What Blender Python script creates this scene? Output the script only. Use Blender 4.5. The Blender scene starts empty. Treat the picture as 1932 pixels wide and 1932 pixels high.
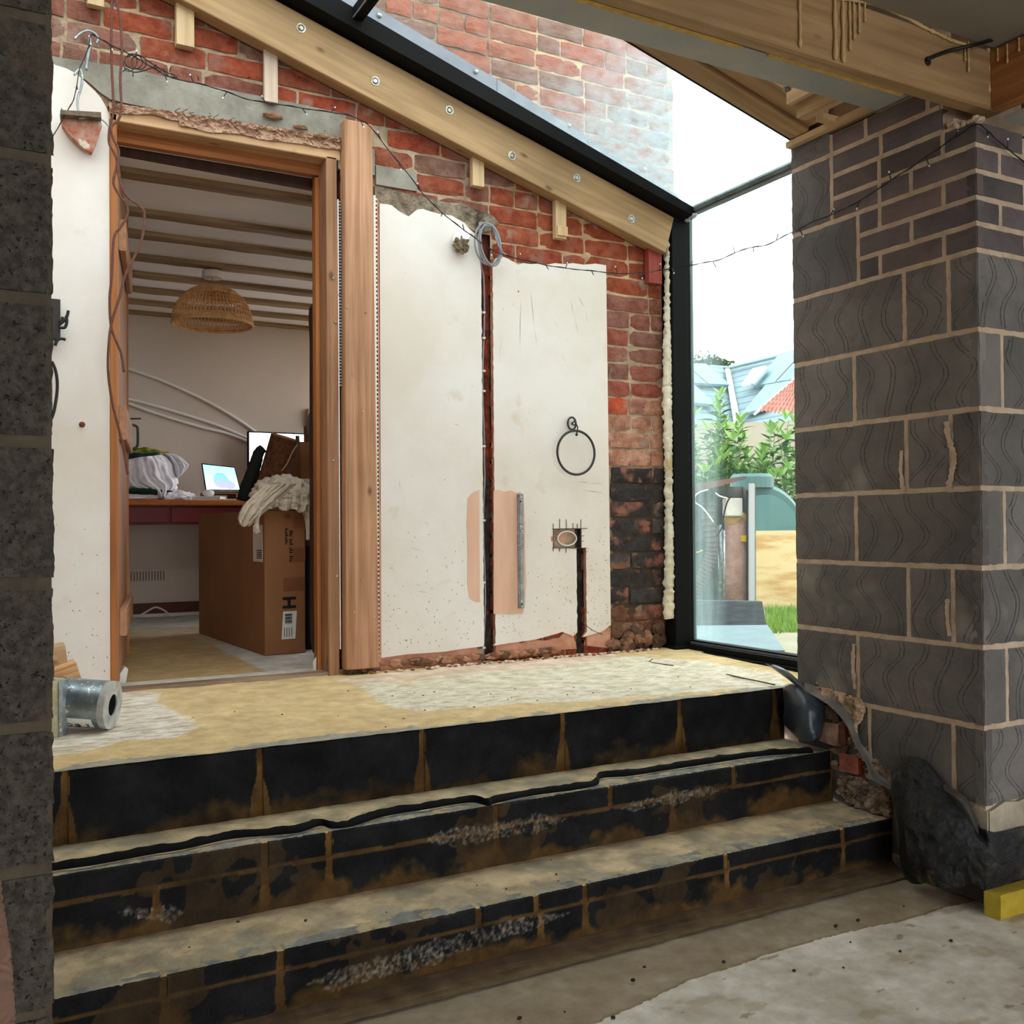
import bpy, bmesh, math, random
from math import sin, cos, pi, radians
from mathutils import Vector as V, Matrix, noise
from mathutils.geometry import tessellate_polygon
random.seed(11)
S = bpy.context.scene
COL = S.collection

# ---------------------------------------------------------------- camera
F_PX, YAW, PITCH, ROLL, CAM_H = 1853.05, 0.500981, 0.014859, -0.008118, 1.07
def _basis():
    F = V((sin(YAW)*cos(PITCH), cos(YAW)*cos(PITCH), sin(PITCH)))
    R = V((cos(YAW), -sin(YAW), 0)); U = R.cross(F)
    return F, R*cos(ROLL)+U*sin(ROLL), U*cos(ROLL)-R*sin(ROLL)
CF, CR, CU = _basis()
cd = bpy.data.cameras.new('camera'); cam = bpy.data.objects.new('camera', cd); COL.objects.link(cam)
cd.sensor_width = 36; cd.lens = F_PX/1932*36; cd.clip_start = .02; cd.clip_end = 400
cam.matrix_world = Matrix(((CR.x, CU.x, -CF.x, 0), (CR.y, CU.y, -CF.y, 0), (CR.z, CU.z, -CF.z, CAM_H), (0, 0, 0, 1)))
S.camera = cam
# ---------------------------------------------------------------- world, exposure
w = bpy.data.worlds.new('overcast_sky'); S.world = w; w.use_nodes = True
wn = w.node_tree; bg = wn.nodes['Background']
tc = wn.nodes.new('ShaderNodeTexCoord'); sx = wn.nodes.new('ShaderNodeSeparateXYZ'); mr = wn.nodes.new('ShaderNodeMapRange'); mx = wn.nodes.new('ShaderNodeMix')
mx.data_type = 'RGBA'; wn.links.new(tc.outputs['Generated'], sx.inputs[0]); wn.links.new(sx.outputs['Z'], mr.inputs[0])
mr.inputs[1].default_value = -.1; mr.inputs[2].default_value = .7
wn.links.new(mr.outputs[0], mx.inputs[0]); mx.inputs[6].default_value = (.93, .97, 1, 1); mx.inputs[7].default_value = (1, 1, 1, 1)
wn.links.new(mx.outputs[2], bg.inputs[0]); bg.inputs[1].default_value = 1.0
S.view_settings.view_transform = 'Standard'; S.view_settings.look = 'None'; S.view_settings.gamma = 1
S.view_settings.exposure = 2.1; S.view_settings.use_curve_mapping = False
try:
    S.cycles.max_bounces = 10; S.cycles.diffuse_bounces = 6; S.cycles.transparent_max_bounces = 16
except Exception: pass

# ---------------------------------------------------------------- helpers
def ray(x, y): return CF + CR*((x-966)/F_PX) - CU*((y-966)/F_PX)
def on(x, y, X=None, Y=None, Z=None, D=None):
    """the world point seen at photo pixel (x, y) on a plane of the place"""
    d = ray(x, y); o = V((0, 0, CAM_H))
    if X is not None: t = X/d.x
    elif Y is not None: t = Y/d.y
    elif Z is not None: t = (Z-CAM_H)/d.z
    else: t = D
    return o+d*t
def lin(c):
    r = []
    for v in c[:3]:
        v /= 255.
        r.append(v/12.92 if v <= .04045 else ((v+.055)/1.055)**2.4)
    return (*r, 1)
def rnd(a, b): return random.uniform(a, b)
def nz(p, s=1, o=0): return noise.noise(V(p)*s+V((o, o*1.7, o*.3)))
def fbm(p, s=1, n=4): return noise.fractal(V(p)*s, .8, 2.1, n)
def mixc(a, b, t):
    t = max(0, min(1, t)); return tuple(a[i]*(1-t)+b[i]*t for i in range(3))
def inpoly(x, y, P):
    c = False; j = len(P)-1
    for i in range(len(P)):
        if (P[i][1] > y) != (P[j][1] > y) and x < (P[j][0]-P[i][0])*(y-P[i][1])/(P[j][1]-P[i][1])+P[i][0]: c = not c
        j = i
    return c

class MB:
    def __init__(s): s.v = []; s.f = []; s.m = []; s.c = []; s.g = []
    def add(s, vs, fs, mi=0, col=(255, 255, 255), gc=None):
        b = len(s.v); lc = lin(col)
        for i, p in enumerate(vs):
            p = V(p); s.v.append(p); s.c.append(lc); s.g.append(V(gc[i]) if gc else p)
        for f in fs: s.f.append([b+k for k in f]); s.m.append(mi)
        return s
    def box(s, x0, x1, y0, y1, z0, z1, mi=0, col=(255, 255, 255), jit=0):
        vs = [V((x, y, z)) for x in (x0, x1) for y in (y0, y1) for z in (z0, z1)]
        if jit: vs = [p+V((rnd(-jit, jit), rnd(-jit, jit), rnd(-jit, jit))) for p in vs]
        return s.add(vs, [(0, 1, 3, 2), (4, 6, 7, 5), (0, 4, 5, 1), (2, 3, 7, 6), (0, 2, 6, 4), (1, 5, 7, 3)], mi, col)
    def beam(s, p0, p1, w, h, up=(0, 0, 1), mi=0, col=(255, 255, 255), off=(0, 0), bev=0):
        """bar from p0 to p1; w across, h along up; off shifts the section"""
        p0, p1, up = V(p0), V(p1), V(up); a = p1-p0; L = a.length; a.normalize()
        sd = a.cross(up).normalized(); up = sd.cross(a).normalized(); o = V((rnd(0, 9), rnd(0, 9), rnd(0, 9)))
        b = bev; prof = [(-w/2+b, -h/2), (w/2-b, -h/2), (w/2, -h/2+b), (w/2, h/2-b), (w/2-b, h/2), (-w/2+b, h/2), (-w/2, h/2-b), (-w/2, -h/2+b)] if b else [(-w/2, -h/2), (w/2, -h/2), (w/2, h/2), (-w/2, h/2)]
        n = len(prof); vs = []; gs = []
        for t, p in ((0, p0), (L, p1)):
            for (q, r) in prof:
                vs.append(p+sd*(q+off[0])+up*(r+off[1])); gs.append(o+V((t, q, r)))
        fs = [(i, (i+1) % n, n+(i+1) % n, n+i) for i in range(n)]+[tuple(range(n))[::-1], tuple(range(n, 2*n))]
        return s.add(vs, fs, mi, col, gs)
    def prism(s, poly, d, mi=0, col=(255, 255, 255), mside=None):
        """poly = 3D points (planar), extruded by vector d"""
        poly = [V(p) for p in poly]; d = V(d); n = len(poly)
        tri = tessellate_polygon([poly]); b = len(s.v)
        s.add(poly+[p+d for p in poly], [], mi, col)
        for t in tri:
            s.f.append([b+k for k in t]); s.m.append(mi); s.f.append([b+n+k for k in reversed(t)]); s.m.append(mi)
        for i in range(n):
            j = (i+1) % n; s.f.append([b+i, b+j, b+n+j, b+n+i]); s.m.append(mi if mside is None else mside)
        return s
    def tube(s, pts, r, seg=8, mi=0, col=(255, 255, 255), cap=True, jit=0):
        pts = [V(p) for p in pts]; n = len(pts); rings = []; vs = []
        up = None
        for i, p in enumerate(pts):
            t = (pts[min(i+1, n-1)]-pts[max(i-1, 0)])
            if t.length < 1e-9: t = V((0, 0, 1))
            t.normalize()
            if up is None:
                up = V((0, 0, 1)) if abs(t.z) < .9 else V((1, 0, 0))
            a = t.cross(up).normalized(); up = a.cross(t).normalized()
            rr = r[i] if isinstance(r, (list, tuple)) else r
            for k in range(seg):
                th = 2*pi*k/seg; q = rr*(1+(rnd(-jit, jit) if jit else 0)); vs.append(p+(a*cos(th)+up*sin(th))*q)
        fs = [(i*seg+k, i*seg+(k+1) % seg, (i+1)*seg+(k+1) % seg, (i+1)*seg+k) for i in range(n-1) for k in range(seg)]
        if cap: fs += [tuple(range(seg))[::-1], tuple(range((n-1)*seg, n*seg))]
        return s.add(vs, fs, mi, col)
    def lathe(s, prof, c, ax=(0, 0, 1), seg=24, mi=0, col=(255, 255, 255)):
        """prof = (radius, height) pairs about axis ax at c"""
        c = V(c); ax = V(ax).normalized(); a = ax.orthogonal().normalized(); b = ax.cross(a)
        vs = []
        for (r, h) in prof:
            for k in range(seg):
                th = 2*pi*k/seg; vs.append(c+ax*h+(a*cos(th)+b*sin(th))*max(r, 1e-5))
        fs = [(i*seg+k, i*seg+(k+1) % seg, (i+1)*seg+(k+1) % seg, (i+1)*seg+k) for i in range(len(prof)-1) for k in range(seg)]
        return s.add(vs, fs, mi, col)
    def blob(s, c, r, sub=3, amp=.2, sc=3, mi=0, col=(255, 255, 255), seed=0, ridge=False, flat=None):
        bm = bmesh.new(); bmesh.ops.create_icosphere(bm, subdivisions=sub, radius=1); c = V(c); vs = []
        for v in bm.verts:
            d = v.co.normalized(); n = noise.fractal(d*sc+V((seed, seed*2, 0)), .9, 2, 4)
            if ridge: n = .5-abs(n)*2
            p = c+V((d.x*r[0], d.y*r[1], d.z*r[2]))*(1+amp*n)
            if flat is not None and p.z < flat: p.z = flat
            vs.append(p)
        fs = [[v.index for v in f.verts] for f in bm.faces]; bm.free()
        return s.add(vs, fs, mi, col)
    def grid(s, fn, nu, nv, mi=0, colfn=None, both=False):
        """surface fn(u, v), u and v in 0..1"""
        b = len(s.v)
        for i in range(nu+1):
            for j in range(nv+1):
                p = V(fn(i/nu, j/nv)); s.v.append(p); s.g.append(p)
                s.c.append(lin(colfn(p, i/nu, j/nv)) if colfn else (1, 1, 1, 1))
        for i in range(nu):
            for j in range(nv):
                a = b+i*(nv+1)+j; s.f.append([a, a+nv+1, a+nv+2, a+1]); s.m.append(mi)
        return s
    def build(s, name, mats, parent=None, loc=None, smooth=False, bevel=0, sub=0, solid=0):
        me = bpy.data.meshes.new(name); 
        if loc is not None: l = V(loc)
        elif parent is not None and parent.get('_o') is not None: l = V(parent['_o'])
        else:
            xs = [p.x for p in s.v]; ys = [p.y for p in s.v]; l = V(((min(xs)+max(xs))/2, (min(ys)+max(ys))/2, min(p.z for p in s.v)))
        me.from_pydata([tuple(p-l) for p in s.v], [], s.f)
        if not isinstance(mats, (list, tuple)): mats = [mats]
        for m in mats: me.materials.append(m)
        me.polygons.foreach_set('material_index', s.m)
        ca = me.color_attributes.new('Col', 'FLOAT_COLOR', 'POINT'); ca.data.foreach_set('color', [x for c in s.c for x in c])
        ga = me.attributes.new('gc', 'FLOAT_VECTOR', 'POINT'); ga.data.foreach_set('vector', [x for g in s.g for x in g])
        if smooth: me.polygons.foreach_set('use_smooth', [True]*len(me.polygons))
        me.validate()
        bm = bmesh.new(); bm.from_mesh(me)
        if not (len(s.f) > 40000): bmesh.ops.recalc_face_normals(bm, faces=bm.faces)
        bm.to_mesh(me); bm.free()
        o = bpy.data.objects.new(name, me); COL.objects.link(o)
        if parent is not None:
            o.parent = parent; pl = parent.get('_o'); pl = V(pl) if pl is not None else V((0, 0, 0))
            o.location = l-pl; o['_o'] = tuple(l)
        else:
            o.location = l; o['_o'] = tuple(l)
        if solid:
            md = o.modifiers.new('solid', 'SOLIDIFY'); md.thickness = solid; md.offset = 0
        if bevel:
            md = o.modifiers.new('bevel', 'BEVEL'); md.width = bevel; md.segments = 2; md.limit_method = 'ANGLE'
        if sub:
            md = o.modifiers.new('sub', 'SUBSURF'); md.levels = sub; md.render_levels = sub
        return o
def tag(o, label=None, cat=None, group=None, kind=None):
    if label: o['label'] = label
    if cat: o['category'] = cat
    if group: o['group'] = group
    if kind: o['kind'] = kind
    return o
def thing(name, loc, label, cat, group=None, kind=None):
    o = bpy.data.objects.new(name, None); COL.objects.link(o); o.location = loc; o['_o'] = tuple(loc); o.empty_display_size = .1
    return tag(o, label, cat, group, kind)
def smoothpath(pts, n=6):
    pts = [V(p) for p in pts]; out = []
    for i in range(len(pts)-1):
        p0 = pts[max(i-1, 0)]; p1 = pts[i]; p2 = pts[i+1]; p3 = pts[min(i+2, len(pts)-1)]
        for k in range(n):
            t = k/n; out.append(.5*((2*p1)+(-p0+p2)*t+(2*p0-5*p1+4*p2-p3)*t*t+(-p0+3*p1-3*p2+p3)*t**3))
    return out+[pts[-1]]

# ---------------------------------------------------------------- materials
MATS = {}
def mat(name, c1, c2=None, ns=8, lo=.35, hi=.65, rough=.8, bump=0, bs=60, bd=.004, metal=0, st=(1, 1, 1), attr=False, spots=(), emit=0, spec=.4, detail=6, bst=None, trans=0, alpha=1, sheen=0, rr=0):
    if name in MATS: return MATS[name]
    m = bpy.data.materials.new(name); m.use_nodes = True; nt = m.node_tree; N = nt.nodes; L = nt.links
    b = N['Principled BSDF']; b.inputs['Roughness'].default_value = rough; b.inputs['Metallic'].default_value = metal
    b.inputs['Specular IOR Level'].default_value = spec
    at = N.new('ShaderNodeAttribute'); at.attribute_name = 'gc'
    mp = N.new('ShaderNodeMapping'); mp.inputs['Scale'].default_value = st; L.new(at.outputs['Vector'], mp.inputs[0])
    def nzn(scale, det=detail, src=mp, rg=.6):
        n = N.new('ShaderNodeTexNoise'); n.inputs['Scale'].default_value = scale; n.inputs['Detail'].default_value = det; n.inputs['Roughness'].default_value = rg
        L.new(src.outputs[0] if src is mp else src.outputs['Vector'], n.inputs['Vector']); return n
    def mx(fac, a, bb, mode='MIX'):
        x = N.new('ShaderNodeMix'); x.data_type = 'RGBA'; x.blend_type = mode
        if isinstance(fac, (int, float)): x.inputs[0].default_value = fac
        else: L.new(fac, x.inputs[0])
        for v, k in ((a, 6), (bb, 7)):
            if isinstance(v, tuple): x.inputs[k].default_value = v
            else: L.new(v, x.inputs[k])
        return x.outputs[2]
    def rng(v, l, h, a=0, bb=1):
        r = N.new('ShaderNodeMapRange'); L.new(v, r.inputs[0]); r.inputs[1].default_value = l; r.inputs[2].default_value = h
        r.inputs[3].default_value = a; r.inputs[4].default_value = bb; return r.outputs[0]
    c = lin(c1)
    if c2:
        c = mx(rng(nzn(ns).outputs[0], lo, hi), lin(c1), lin(c2))
    if attr:
        ca = N.new('ShaderNodeAttribute'); ca.attribute_name = 'Col'
        c = mx(1.0, ca.outputs['Color'], c, 'MULTIPLY')
    for (sc, l, h, cc) in spots:
        c = mx(rng(nzn(sc, 3).outputs[0], l, h), c, lin(cc))
    if isinstance(c, tuple): b.inputs['Base Color'].default_value = c
    else: L.new(c, b.inputs['Base Color'])
    if rr: L.new(rng(nzn(ns*1.7).outputs[0], .3, .7, rough-rr, rough+rr), b.inputs['Roughness'])
    if bump:
        src = mp
        if bst:
            src = N.new('ShaderNodeMapping'); src.inputs['Scale'].default_value = bst; L.new(at.outputs['Vector'], src.inputs[0])
            n = N.new('ShaderNodeTexNoise'); n.inputs['Scale'].default_value = bs; n.inputs['Detail'].default_value = 8; L.new(src.outputs[0], n.inputs[0])
        else: n = nzn(bs, 8)
        bp = N.new('ShaderNodeBump'); bp.inputs['Strength'].default_value = bump; bp.inputs['Distance'].default_value = bd
        L.new(n.outputs[0], bp.inputs['Height']); L.new(bp.outputs[0], b.inputs['Normal'])
    if emit: b.inputs['Emission Strength'].default_value = emit; (L.new(c, b.inputs['Emission Color']) if not isinstance(c, tuple) else setattr(b.inputs['Emission Color'], 'default_value', c))
    if trans: b.inputs['Transmission Weight'].default_value = trans
    if alpha < 1: b.inputs['Alpha'].default_value = alpha
    MATS[name] = m; return m
def wood(name, c1, c2, knot=None, rough=.65, attr=False, gs=(2.2, 38, 38), bump=.25):
    """timber: growth rings and grain along the bar (gc.x), a few knots"""
    if name in MATS: return MATS[name]
    m = bpy.data.materials.new(name); m.use_nodes = True; nt = m.node_tree; N = nt.nodes; L = nt.links
    b = N['Principled BSDF']; b.inputs['Roughness'].default_value = rough; b.inputs['Specular IOR Level'].default_value = .3
    at = N.new('ShaderNodeAttribute'); at.attribute_name = 'gc'
    mp = N.new('ShaderNodeMapping'); mp.inputs['Scale'].default_value = gs; L.new(at.outputs['Vector'], mp.inputs[0])
    n1 = N.new('ShaderNodeTexNoise'); n1.inputs['Scale'].default_value = 1; n1.inputs['Detail'].default_value = 5; n1.inputs['Distortion'].default_value = .6; L.new(mp.outputs[0], n1.inputs[0])
    r1 = N.new('ShaderNodeMapRange'); r1.inputs[1].default_value = .35; r1.inputs[2].default_value = .68; L.new(n1.outputs[0], r1.inputs[0])
    x = N.new('ShaderNodeMix'); x.data_type = 'RGBA'; x.inputs[6].default_value = lin(c1); x.inputs[7].default_value = lin(c2); L.new(r1.outputs[0], x.inputs[0])
    n2 = N.new('ShaderNodeTexNoise'); n2.inputs['Scale'].default_value = 2.5; n2.inputs['Detail'].default_value = 3; L.new(at.outputs['Vector'], n2.inputs[0])
    r2 = N.new('ShaderNodeMapRange'); r2.inputs[1].default_value = .3; r2.inputs[2].default_value = .7; r2.inputs[3].default_value = .82; r2.inputs[4].default_value = 1.12; L.new(n2.outputs[0], r2.inputs[0])
    y = N.new('ShaderNodeMix'); y.data_type = 'RGBA'; y.blend_type = 'MULTIPLY'; y.inputs[0].default_value = 1; L.new(x.outputs[2], y.inputs[6]); L.new(r2.outputs[0], y.inputs[7])
    c = y.outputs[2]
    if attr:
        ca = N.new('ShaderNodeAttribute'); ca.attribute_name = 'Col'
        q = N.new('ShaderNodeMix'); q.data_type = 'RGBA'; q.blend_type = 'MULTIPLY'; q.inputs[0].default_value = 1; L.new(c, q.inputs[6]); L.new(ca.outputs['Color'], q.inputs[7]); c = q.outputs[2]
    kn = N.new('ShaderNodeTexVoronoi'); kn.inputs['Scale'].default_value = 1; km = N.new('ShaderNodeMapping'); km.inputs['Scale'].default_value = (4.5, 9, 9); L.new(at.outputs['Vector'], km.inputs[0]); L.new(km.outputs[0], kn.inputs['Vector'])
    kr = N.new('ShaderNodeMapRange'); kr.inputs[1].default_value = .03; kr.inputs[2].default_value = .12; kr.inputs[3].default_value = .75; kr.inputs[4].default_value = 0; L.new(kn.outputs['Distance'], kr.inputs[0])
    z = N.new('ShaderNodeMix'); z.data_type = 'RGBA'; L.new(kr.outputs[0], z.inputs[0]); L.new(c, z.inputs[6]); z.inputs[7].default_value = lin(knot or (70, 42, 25))
    L.new(z.outputs[2], b.inputs['Base Color'])
    bp = N.new('ShaderNodeBump'); bp.inputs['Strength'].default_value = bump; bp.inputs['Distance'].default_value = .003; L.new(n1.outputs[0], bp.inputs['Height']); L.new(bp.outputs[0], b.inputs['Normal'])
    MATS[name] = m; return m
def glass(name, dirt_lo, dirt_hi, col=(225, 245, 245), grad=None, ns=3.0, st=(1, 1, 1)):
    m = bpy.data.materials.new(name); m.use_nodes = True; nt = m.node_tree; N = nt.nodes; L = nt.links
    N.remove(N['Principled BSDF']); out = N['Material Output']
    tr = N.new('ShaderNodeBsdfTransparent'); tr.inputs[0].default_value = lin((247, 254, 253))
    gl = N.new('ShaderNodeBsdfGlossy'); gl.inputs['Roughness'].default_value = .02
    lw = N.new('ShaderNodeLayerWeight'); lw.inputs[0].default_value = .5
    pw = N.new('ShaderNodeMath'); pw.operation = 'POWER'; L.new(lw.outputs['Facing'], pw.inputs[0]); pw.inputs[1].default_value = 5
    fr = N.new('ShaderNodeMath'); fr.operation = 'MULTIPLY_ADD'; L.new(pw.outputs[0], fr.inputs[0]); fr.inputs[1].default_value = .45; fr.inputs[2].default_value = .02
    m1 = N.new('ShaderNodeMixShader'); L.new(fr.outputs[0], m1.inputs[0]); L.new(tr.outputs[0], m1.inputs[1]); L.new(gl.outputs[0], m1.inputs[2])
    tl = N.new('ShaderNodeBsdfTranslucent'); tl.inputs[0].default_value = lin(col)
    df = N.new('ShaderNodeBsdfDiffuse'); df.inputs[0].default_value = lin(col)
    m2 = N.new('ShaderNodeMixShader'); m2.inputs[0].default_value = .3; L.new(tl.outputs[0], m2.inputs[1]); L.new(df.outputs[0], m2.inputs[2])
    at = N.new('ShaderNodeAttribute'); at.attribute_name = 'gc'
    mp = N.new('ShaderNodeMapping'); mp.inputs['Scale'].default_value = st; L.new(at.outputs['Vector'], mp.inputs[0])
    n = N.new('ShaderNodeTexNoise'); n.inputs['Scale'].default_value = ns; n.inputs['Detail'].default_value = 8; n.inputs['Roughness'].default_value = .65; L.new(mp.outputs[0], n.inputs[0])
    r = N.new('ShaderNodeMapRange'); L.new(n.outputs[0], r.inputs[0]); r.inputs[1].default_value = .35; r.inputs[2].default_value = .75; r.inputs[3].default_value = dirt_lo; r.inputs[4].default_value = dirt_hi
    v = r.outputs[0]
    if grad:
        s = N.new('ShaderNodeSeparateXYZ'); L.new(at.outputs['Vector'], s.inputs[0])
        g = N.new('ShaderNodeMapRange'); g.interpolation_type = 'SMOOTHSTEP'; L.new(s.outputs[grad[0]], g.inputs[0])
        for k in range(4): g.inputs[k+1].default_value = grad[k+1]
        nm = N.new('ShaderNodeMapRange'); L.new(n.outputs[0], nm.inputs[0]); nm.inputs[1].default_value = .36; nm.inputs[2].default_value = .62; nm.inputs[3].default_value = .35; nm.inputs[4].default_value = 1.0
        mm = N.new('ShaderNodeMath'); mm.operation = 'MULTIPLY'; L.new(nm.outputs[0], mm.inputs[0]); L.new(g.outputs[0], mm.inputs[1])
        a = N.new('ShaderNodeMath'); a.operation = 'ADD'; a.use_clamp = True; L.new(v, a.inputs[0]); L.new(mm.outputs[0], a.inputs[1]); v = a.outputs[0]
    m3 = N.new('ShaderNodeMixShader'); L.new(v, m3.inputs[0]); L.new(m1.outputs[0], m3.inputs[1]); L.new(m2.outputs[0], m3.inputs[2])
    L.new(m3.outputs[0], out.inputs['Surface']); MATS[name] = m; return m

W_ = (255, 255, 255)
M_block = mat('dense_block', (104, 102, 101), (128, 124, 120), ns=5, rough=.9, bump=.25, bs=170, bd=.002, attr=True, spots=((95, .70, .74, (46, 46, 48)), (3, .6, .75, (146, 140, 130))))
M_scratch = mat('scratch_line', (58, 58, 60), rough=.9)
M_mortar = mat('tan_mortar', (204, 182, 158), (180, 158, 134), ns=18, rough=.95, bump=.7, bs=90, bd=.006)
M_rough = mat('rough_block', (72, 66, 59), (100, 92, 82), ns=60, lo=.4, hi=.62, rough=.95, bump=1, bs=120, bd=.012, spots=((130, .6, .66, (36, 32, 29)), (4, .6, .8, (104, 92, 78))))
M_roughm = mat('grey_mortar', (98, 88, 72), (80, 70, 58), ns=12, rough=.95, bump=.6, bs=70, bd=.006)
M_ebrick = mat('engineering_brick', (104, 98, 100), (128, 120, 118), ns=9, rough=.75, bump=.25, bs=120, bd=.002, attr=True)
M_brick = mat('old_brick', (255, 255, 255), (205, 175, 160), ns=22, rough=.92, bump=.9, bs=70, bd=.008, attr=True, spots=((9, .54, .66, (142, 92, 78)), (6, .62, .72, (160, 132, 116)), (55, .66, .72, (80, 36, 26))))
M_brickU = mat('weathered_brick', (255, 255, 255), (225, 205, 190), ns=18, rough=.92, bump=.8, bs=70, bd=.007, attr=True, spots=((12, .68, .80, (150, 134, 116)),))
M_wmort = mat('wall_mortar', (206, 188, 164), (162, 142, 120), ns=14, rough=.95, bump=1, bs=55, bd=.01, attr=True)
M_plaster = mat('skim_plaster', (255, 255, 255), (242, 236, 228), ns=2.2, rough=.75, bump=.08, bs=20, bd=.004, attr=True, spots=((42, .715, .74, (150, 120, 95)), (5.5, .66, .84, (206, 188, 164))))
M_plpink = mat('backing_plaster', (205, 150, 125), (180, 125, 100), ns=14, rough=.95, bump=.6, bs=60, bd=.006)
M_lintel = mat('lintel_concrete', (158, 152, 140), (124, 118, 106), ns=9, rough=.95, bump=.5, bs=60, bd=.006, spots=((70, .68, .72, (80, 74, 66)),))
M_screed = mat('screed', (255, 255, 255), (226, 222, 214), ns=16, rough=.92, bump=.5, bs=70, bd=.005, attr=True)
M_paint = mat('bitumen_block', (255, 255, 255), (190, 190, 190), ns=14, rough=.85, bump=.8, bs=90, bd=.006, attr=True, spec=.12)
M_pine = wood('pine_timber', (176, 142, 102), (146, 114, 78))
M_pinel = wood('pale_pine', (206, 176, 136), (182, 150, 110))
M_oak = wood('orange_timber', (180, 116, 66), (150, 88, 44), gs=(1.5, 45, 45))
M_post = wood('post_timber', (198, 152, 118), (158, 112, 80), gs=(1.6, 44, 44))
M_frame = wood('frame_timber', (174, 130, 98), (132, 90, 62), gs=(1.6, 34, 34))
M_pinkw = wood('planed_timber', (188, 142, 110), (160, 114, 84), gs=(1.4, 30, 30))
M_dark = mat('dark_board_wood', (74, 46, 34), (56, 34, 26), ns=4, rough=.7, st=(6, 6, .6))
M_black = mat('black_coated_metal', (12, 12, 12), (16, 15, 15), ns=5, rough=.7, spec=.12)
M_blackp = mat('black_plastic_sheet', (26, 27, 29), (38, 39, 40), ns=9, rough=.48, spec=.4, bump=.9, bs=11, bd=.035, spots=((9, .62, .70, (86, 76, 54)),))
M_dpc = mat('dpc_membrane', (58, 68, 76), (40, 46, 52), ns=9, rough=.35, spec=.6, bump=.2, bs=30, bd=.004)
M_steel = mat('primed_steel', (160, 166, 166), (178, 176, 168), ns=7, rough=.6, metal=0, spots=((6, .63, .72, (186, 176, 156)),), bump=.1, bs=40)
M_alu = mat('grey_flashing', (104, 104, 114), (122, 122, 130), ns=6, rough=.5, metal=.2)
M_galv = mat('galvanised_steel', (176, 182, 184), (130, 138, 140), ns=26, rough=.4, metal=.7, spots=((60, .62, .68, (225, 228, 228)),))
M_zinc = mat('zinc_bolt', (190, 188, 180), (120, 112, 100), ns=50, rough=.35, metal=.8)
M_foam = mat('expanding_foam', (236, 228, 200), (250, 244, 222), ns=9, rough=.7, bump=.6, bs=60, bd=.008, spots=((5, .62, .75, (214, 194, 140)),))
M_foamd = mat('foam_drip', (206, 176, 124), (184, 152, 102), ns=12, rough=.6)
M_board = mat('ceiling_board', (150, 142, 128), (134, 128, 116), ns=3, rough=.85)
M_ply = mat('plywood', (150, 122, 90), (128, 102, 72), ns=3, rough=.8, st=(1, 5, 5))
M_white = mat('white_paint', (232, 228, 222), (222, 216, 208), ns=2, rough=.7)
M_iwall = mat('back_room_paint', (212, 198, 184), (202, 188, 174), ns=1.4, rough=.85, bump=.05, bs=16)
M_old = wood('old_beam_wood', (164, 136, 100), (122, 98, 70), gs=(1.5, 26, 26), bump=.6)
M_card = mat('cardboard', (154, 106, 68), (144, 98, 62), ns=3, rough=.85)
M_label = mat('paper_label', (232, 232, 228), rough=.7)
M_ink = mat('black_ink', (22, 20, 20), rough=.8)
M_cream = mat('cream_cloth', (222, 210, 190), (206, 194, 172), ns=12, rough=.95, bump=.3, bs=160, bd=.003)
M_wcloth = mat('white_cotton', (246, 244, 248), (238, 234, 242), ns=6, rough=.9, bump=.15, bs=90, bd=.003)
M_teal = mat('teal_cloth', (28, 70, 68), (20, 52, 54), ns=9, rough=.9, bump=.2, bs=120)
M_olive = mat('olive_cloth', (150, 160, 52), (118, 130, 38), ns=8, rough=.9)
M_wick = mat('rattan', (236, 186, 126), (206, 154, 98), ns=40, rough=.7, bump=.4, bs=120)
M_bag = mat('brown_weave', (112, 66, 36), (66, 36, 20), ns=60, rough=.85, bump=.8, bs=120, bd=.005)
M_red = mat('red_paint', (116, 22, 26), (96, 16, 20), ns=5, rough=.5)
M_cable = mat('grey_cable', (150, 152, 156), (130, 132, 136), ns=30, rough=.5)
M_blkc = mat('black_cable', (20, 20, 21), rough=.5)
M_whc = mat('white_cable', (222, 220, 214), rough=.6)
M_rope = mat('brown_flex', (118, 76, 62), (88, 54, 44), ns=200, rough=.9, bump=.5, bs=250)
M_bulb = mat('clear_bulb', (235, 238, 240), rough=.2, spec=.8)
M_pinkpaint = wood('red_stained_wood', (160, 70, 56), (140, 56, 44), gs=(2, 30, 30))
M_rust = mat('dark_plaster_rubble', (96, 66, 50), (150, 116, 94), ns=30, rough=.95, bump=1, bs=60, bd=.01)
M_ins = mat('yellow_insulation', (206, 180, 62), (186, 160, 50), ns=30, rough=.9, bump=.5, bs=90)
M_screen = mat('white_screen', (236, 242, 250), rough=.3, emit=.75)
M_iron = mat('wrought_iron', (30, 26, 25), (46, 40, 38), ns=20, rough=.5, spec=.5, bump=.3, bs=60)

WY, FZ = 3.53, .525            # house wall plane, upper floor level
def zl(X): return 2.268+.295*(2.70-X)      # underside of the wall plate timber
def zu(X): return zl(X)+.178
def zg(X): return 2.490+.318*(2.735-X)     # underside of the roof glass

# ================================================================ STRUCTURE
def struct(o): o['kind'] = 'structure'; return o
def wy(x, y): return on(x, y, Y=WY)
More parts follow.
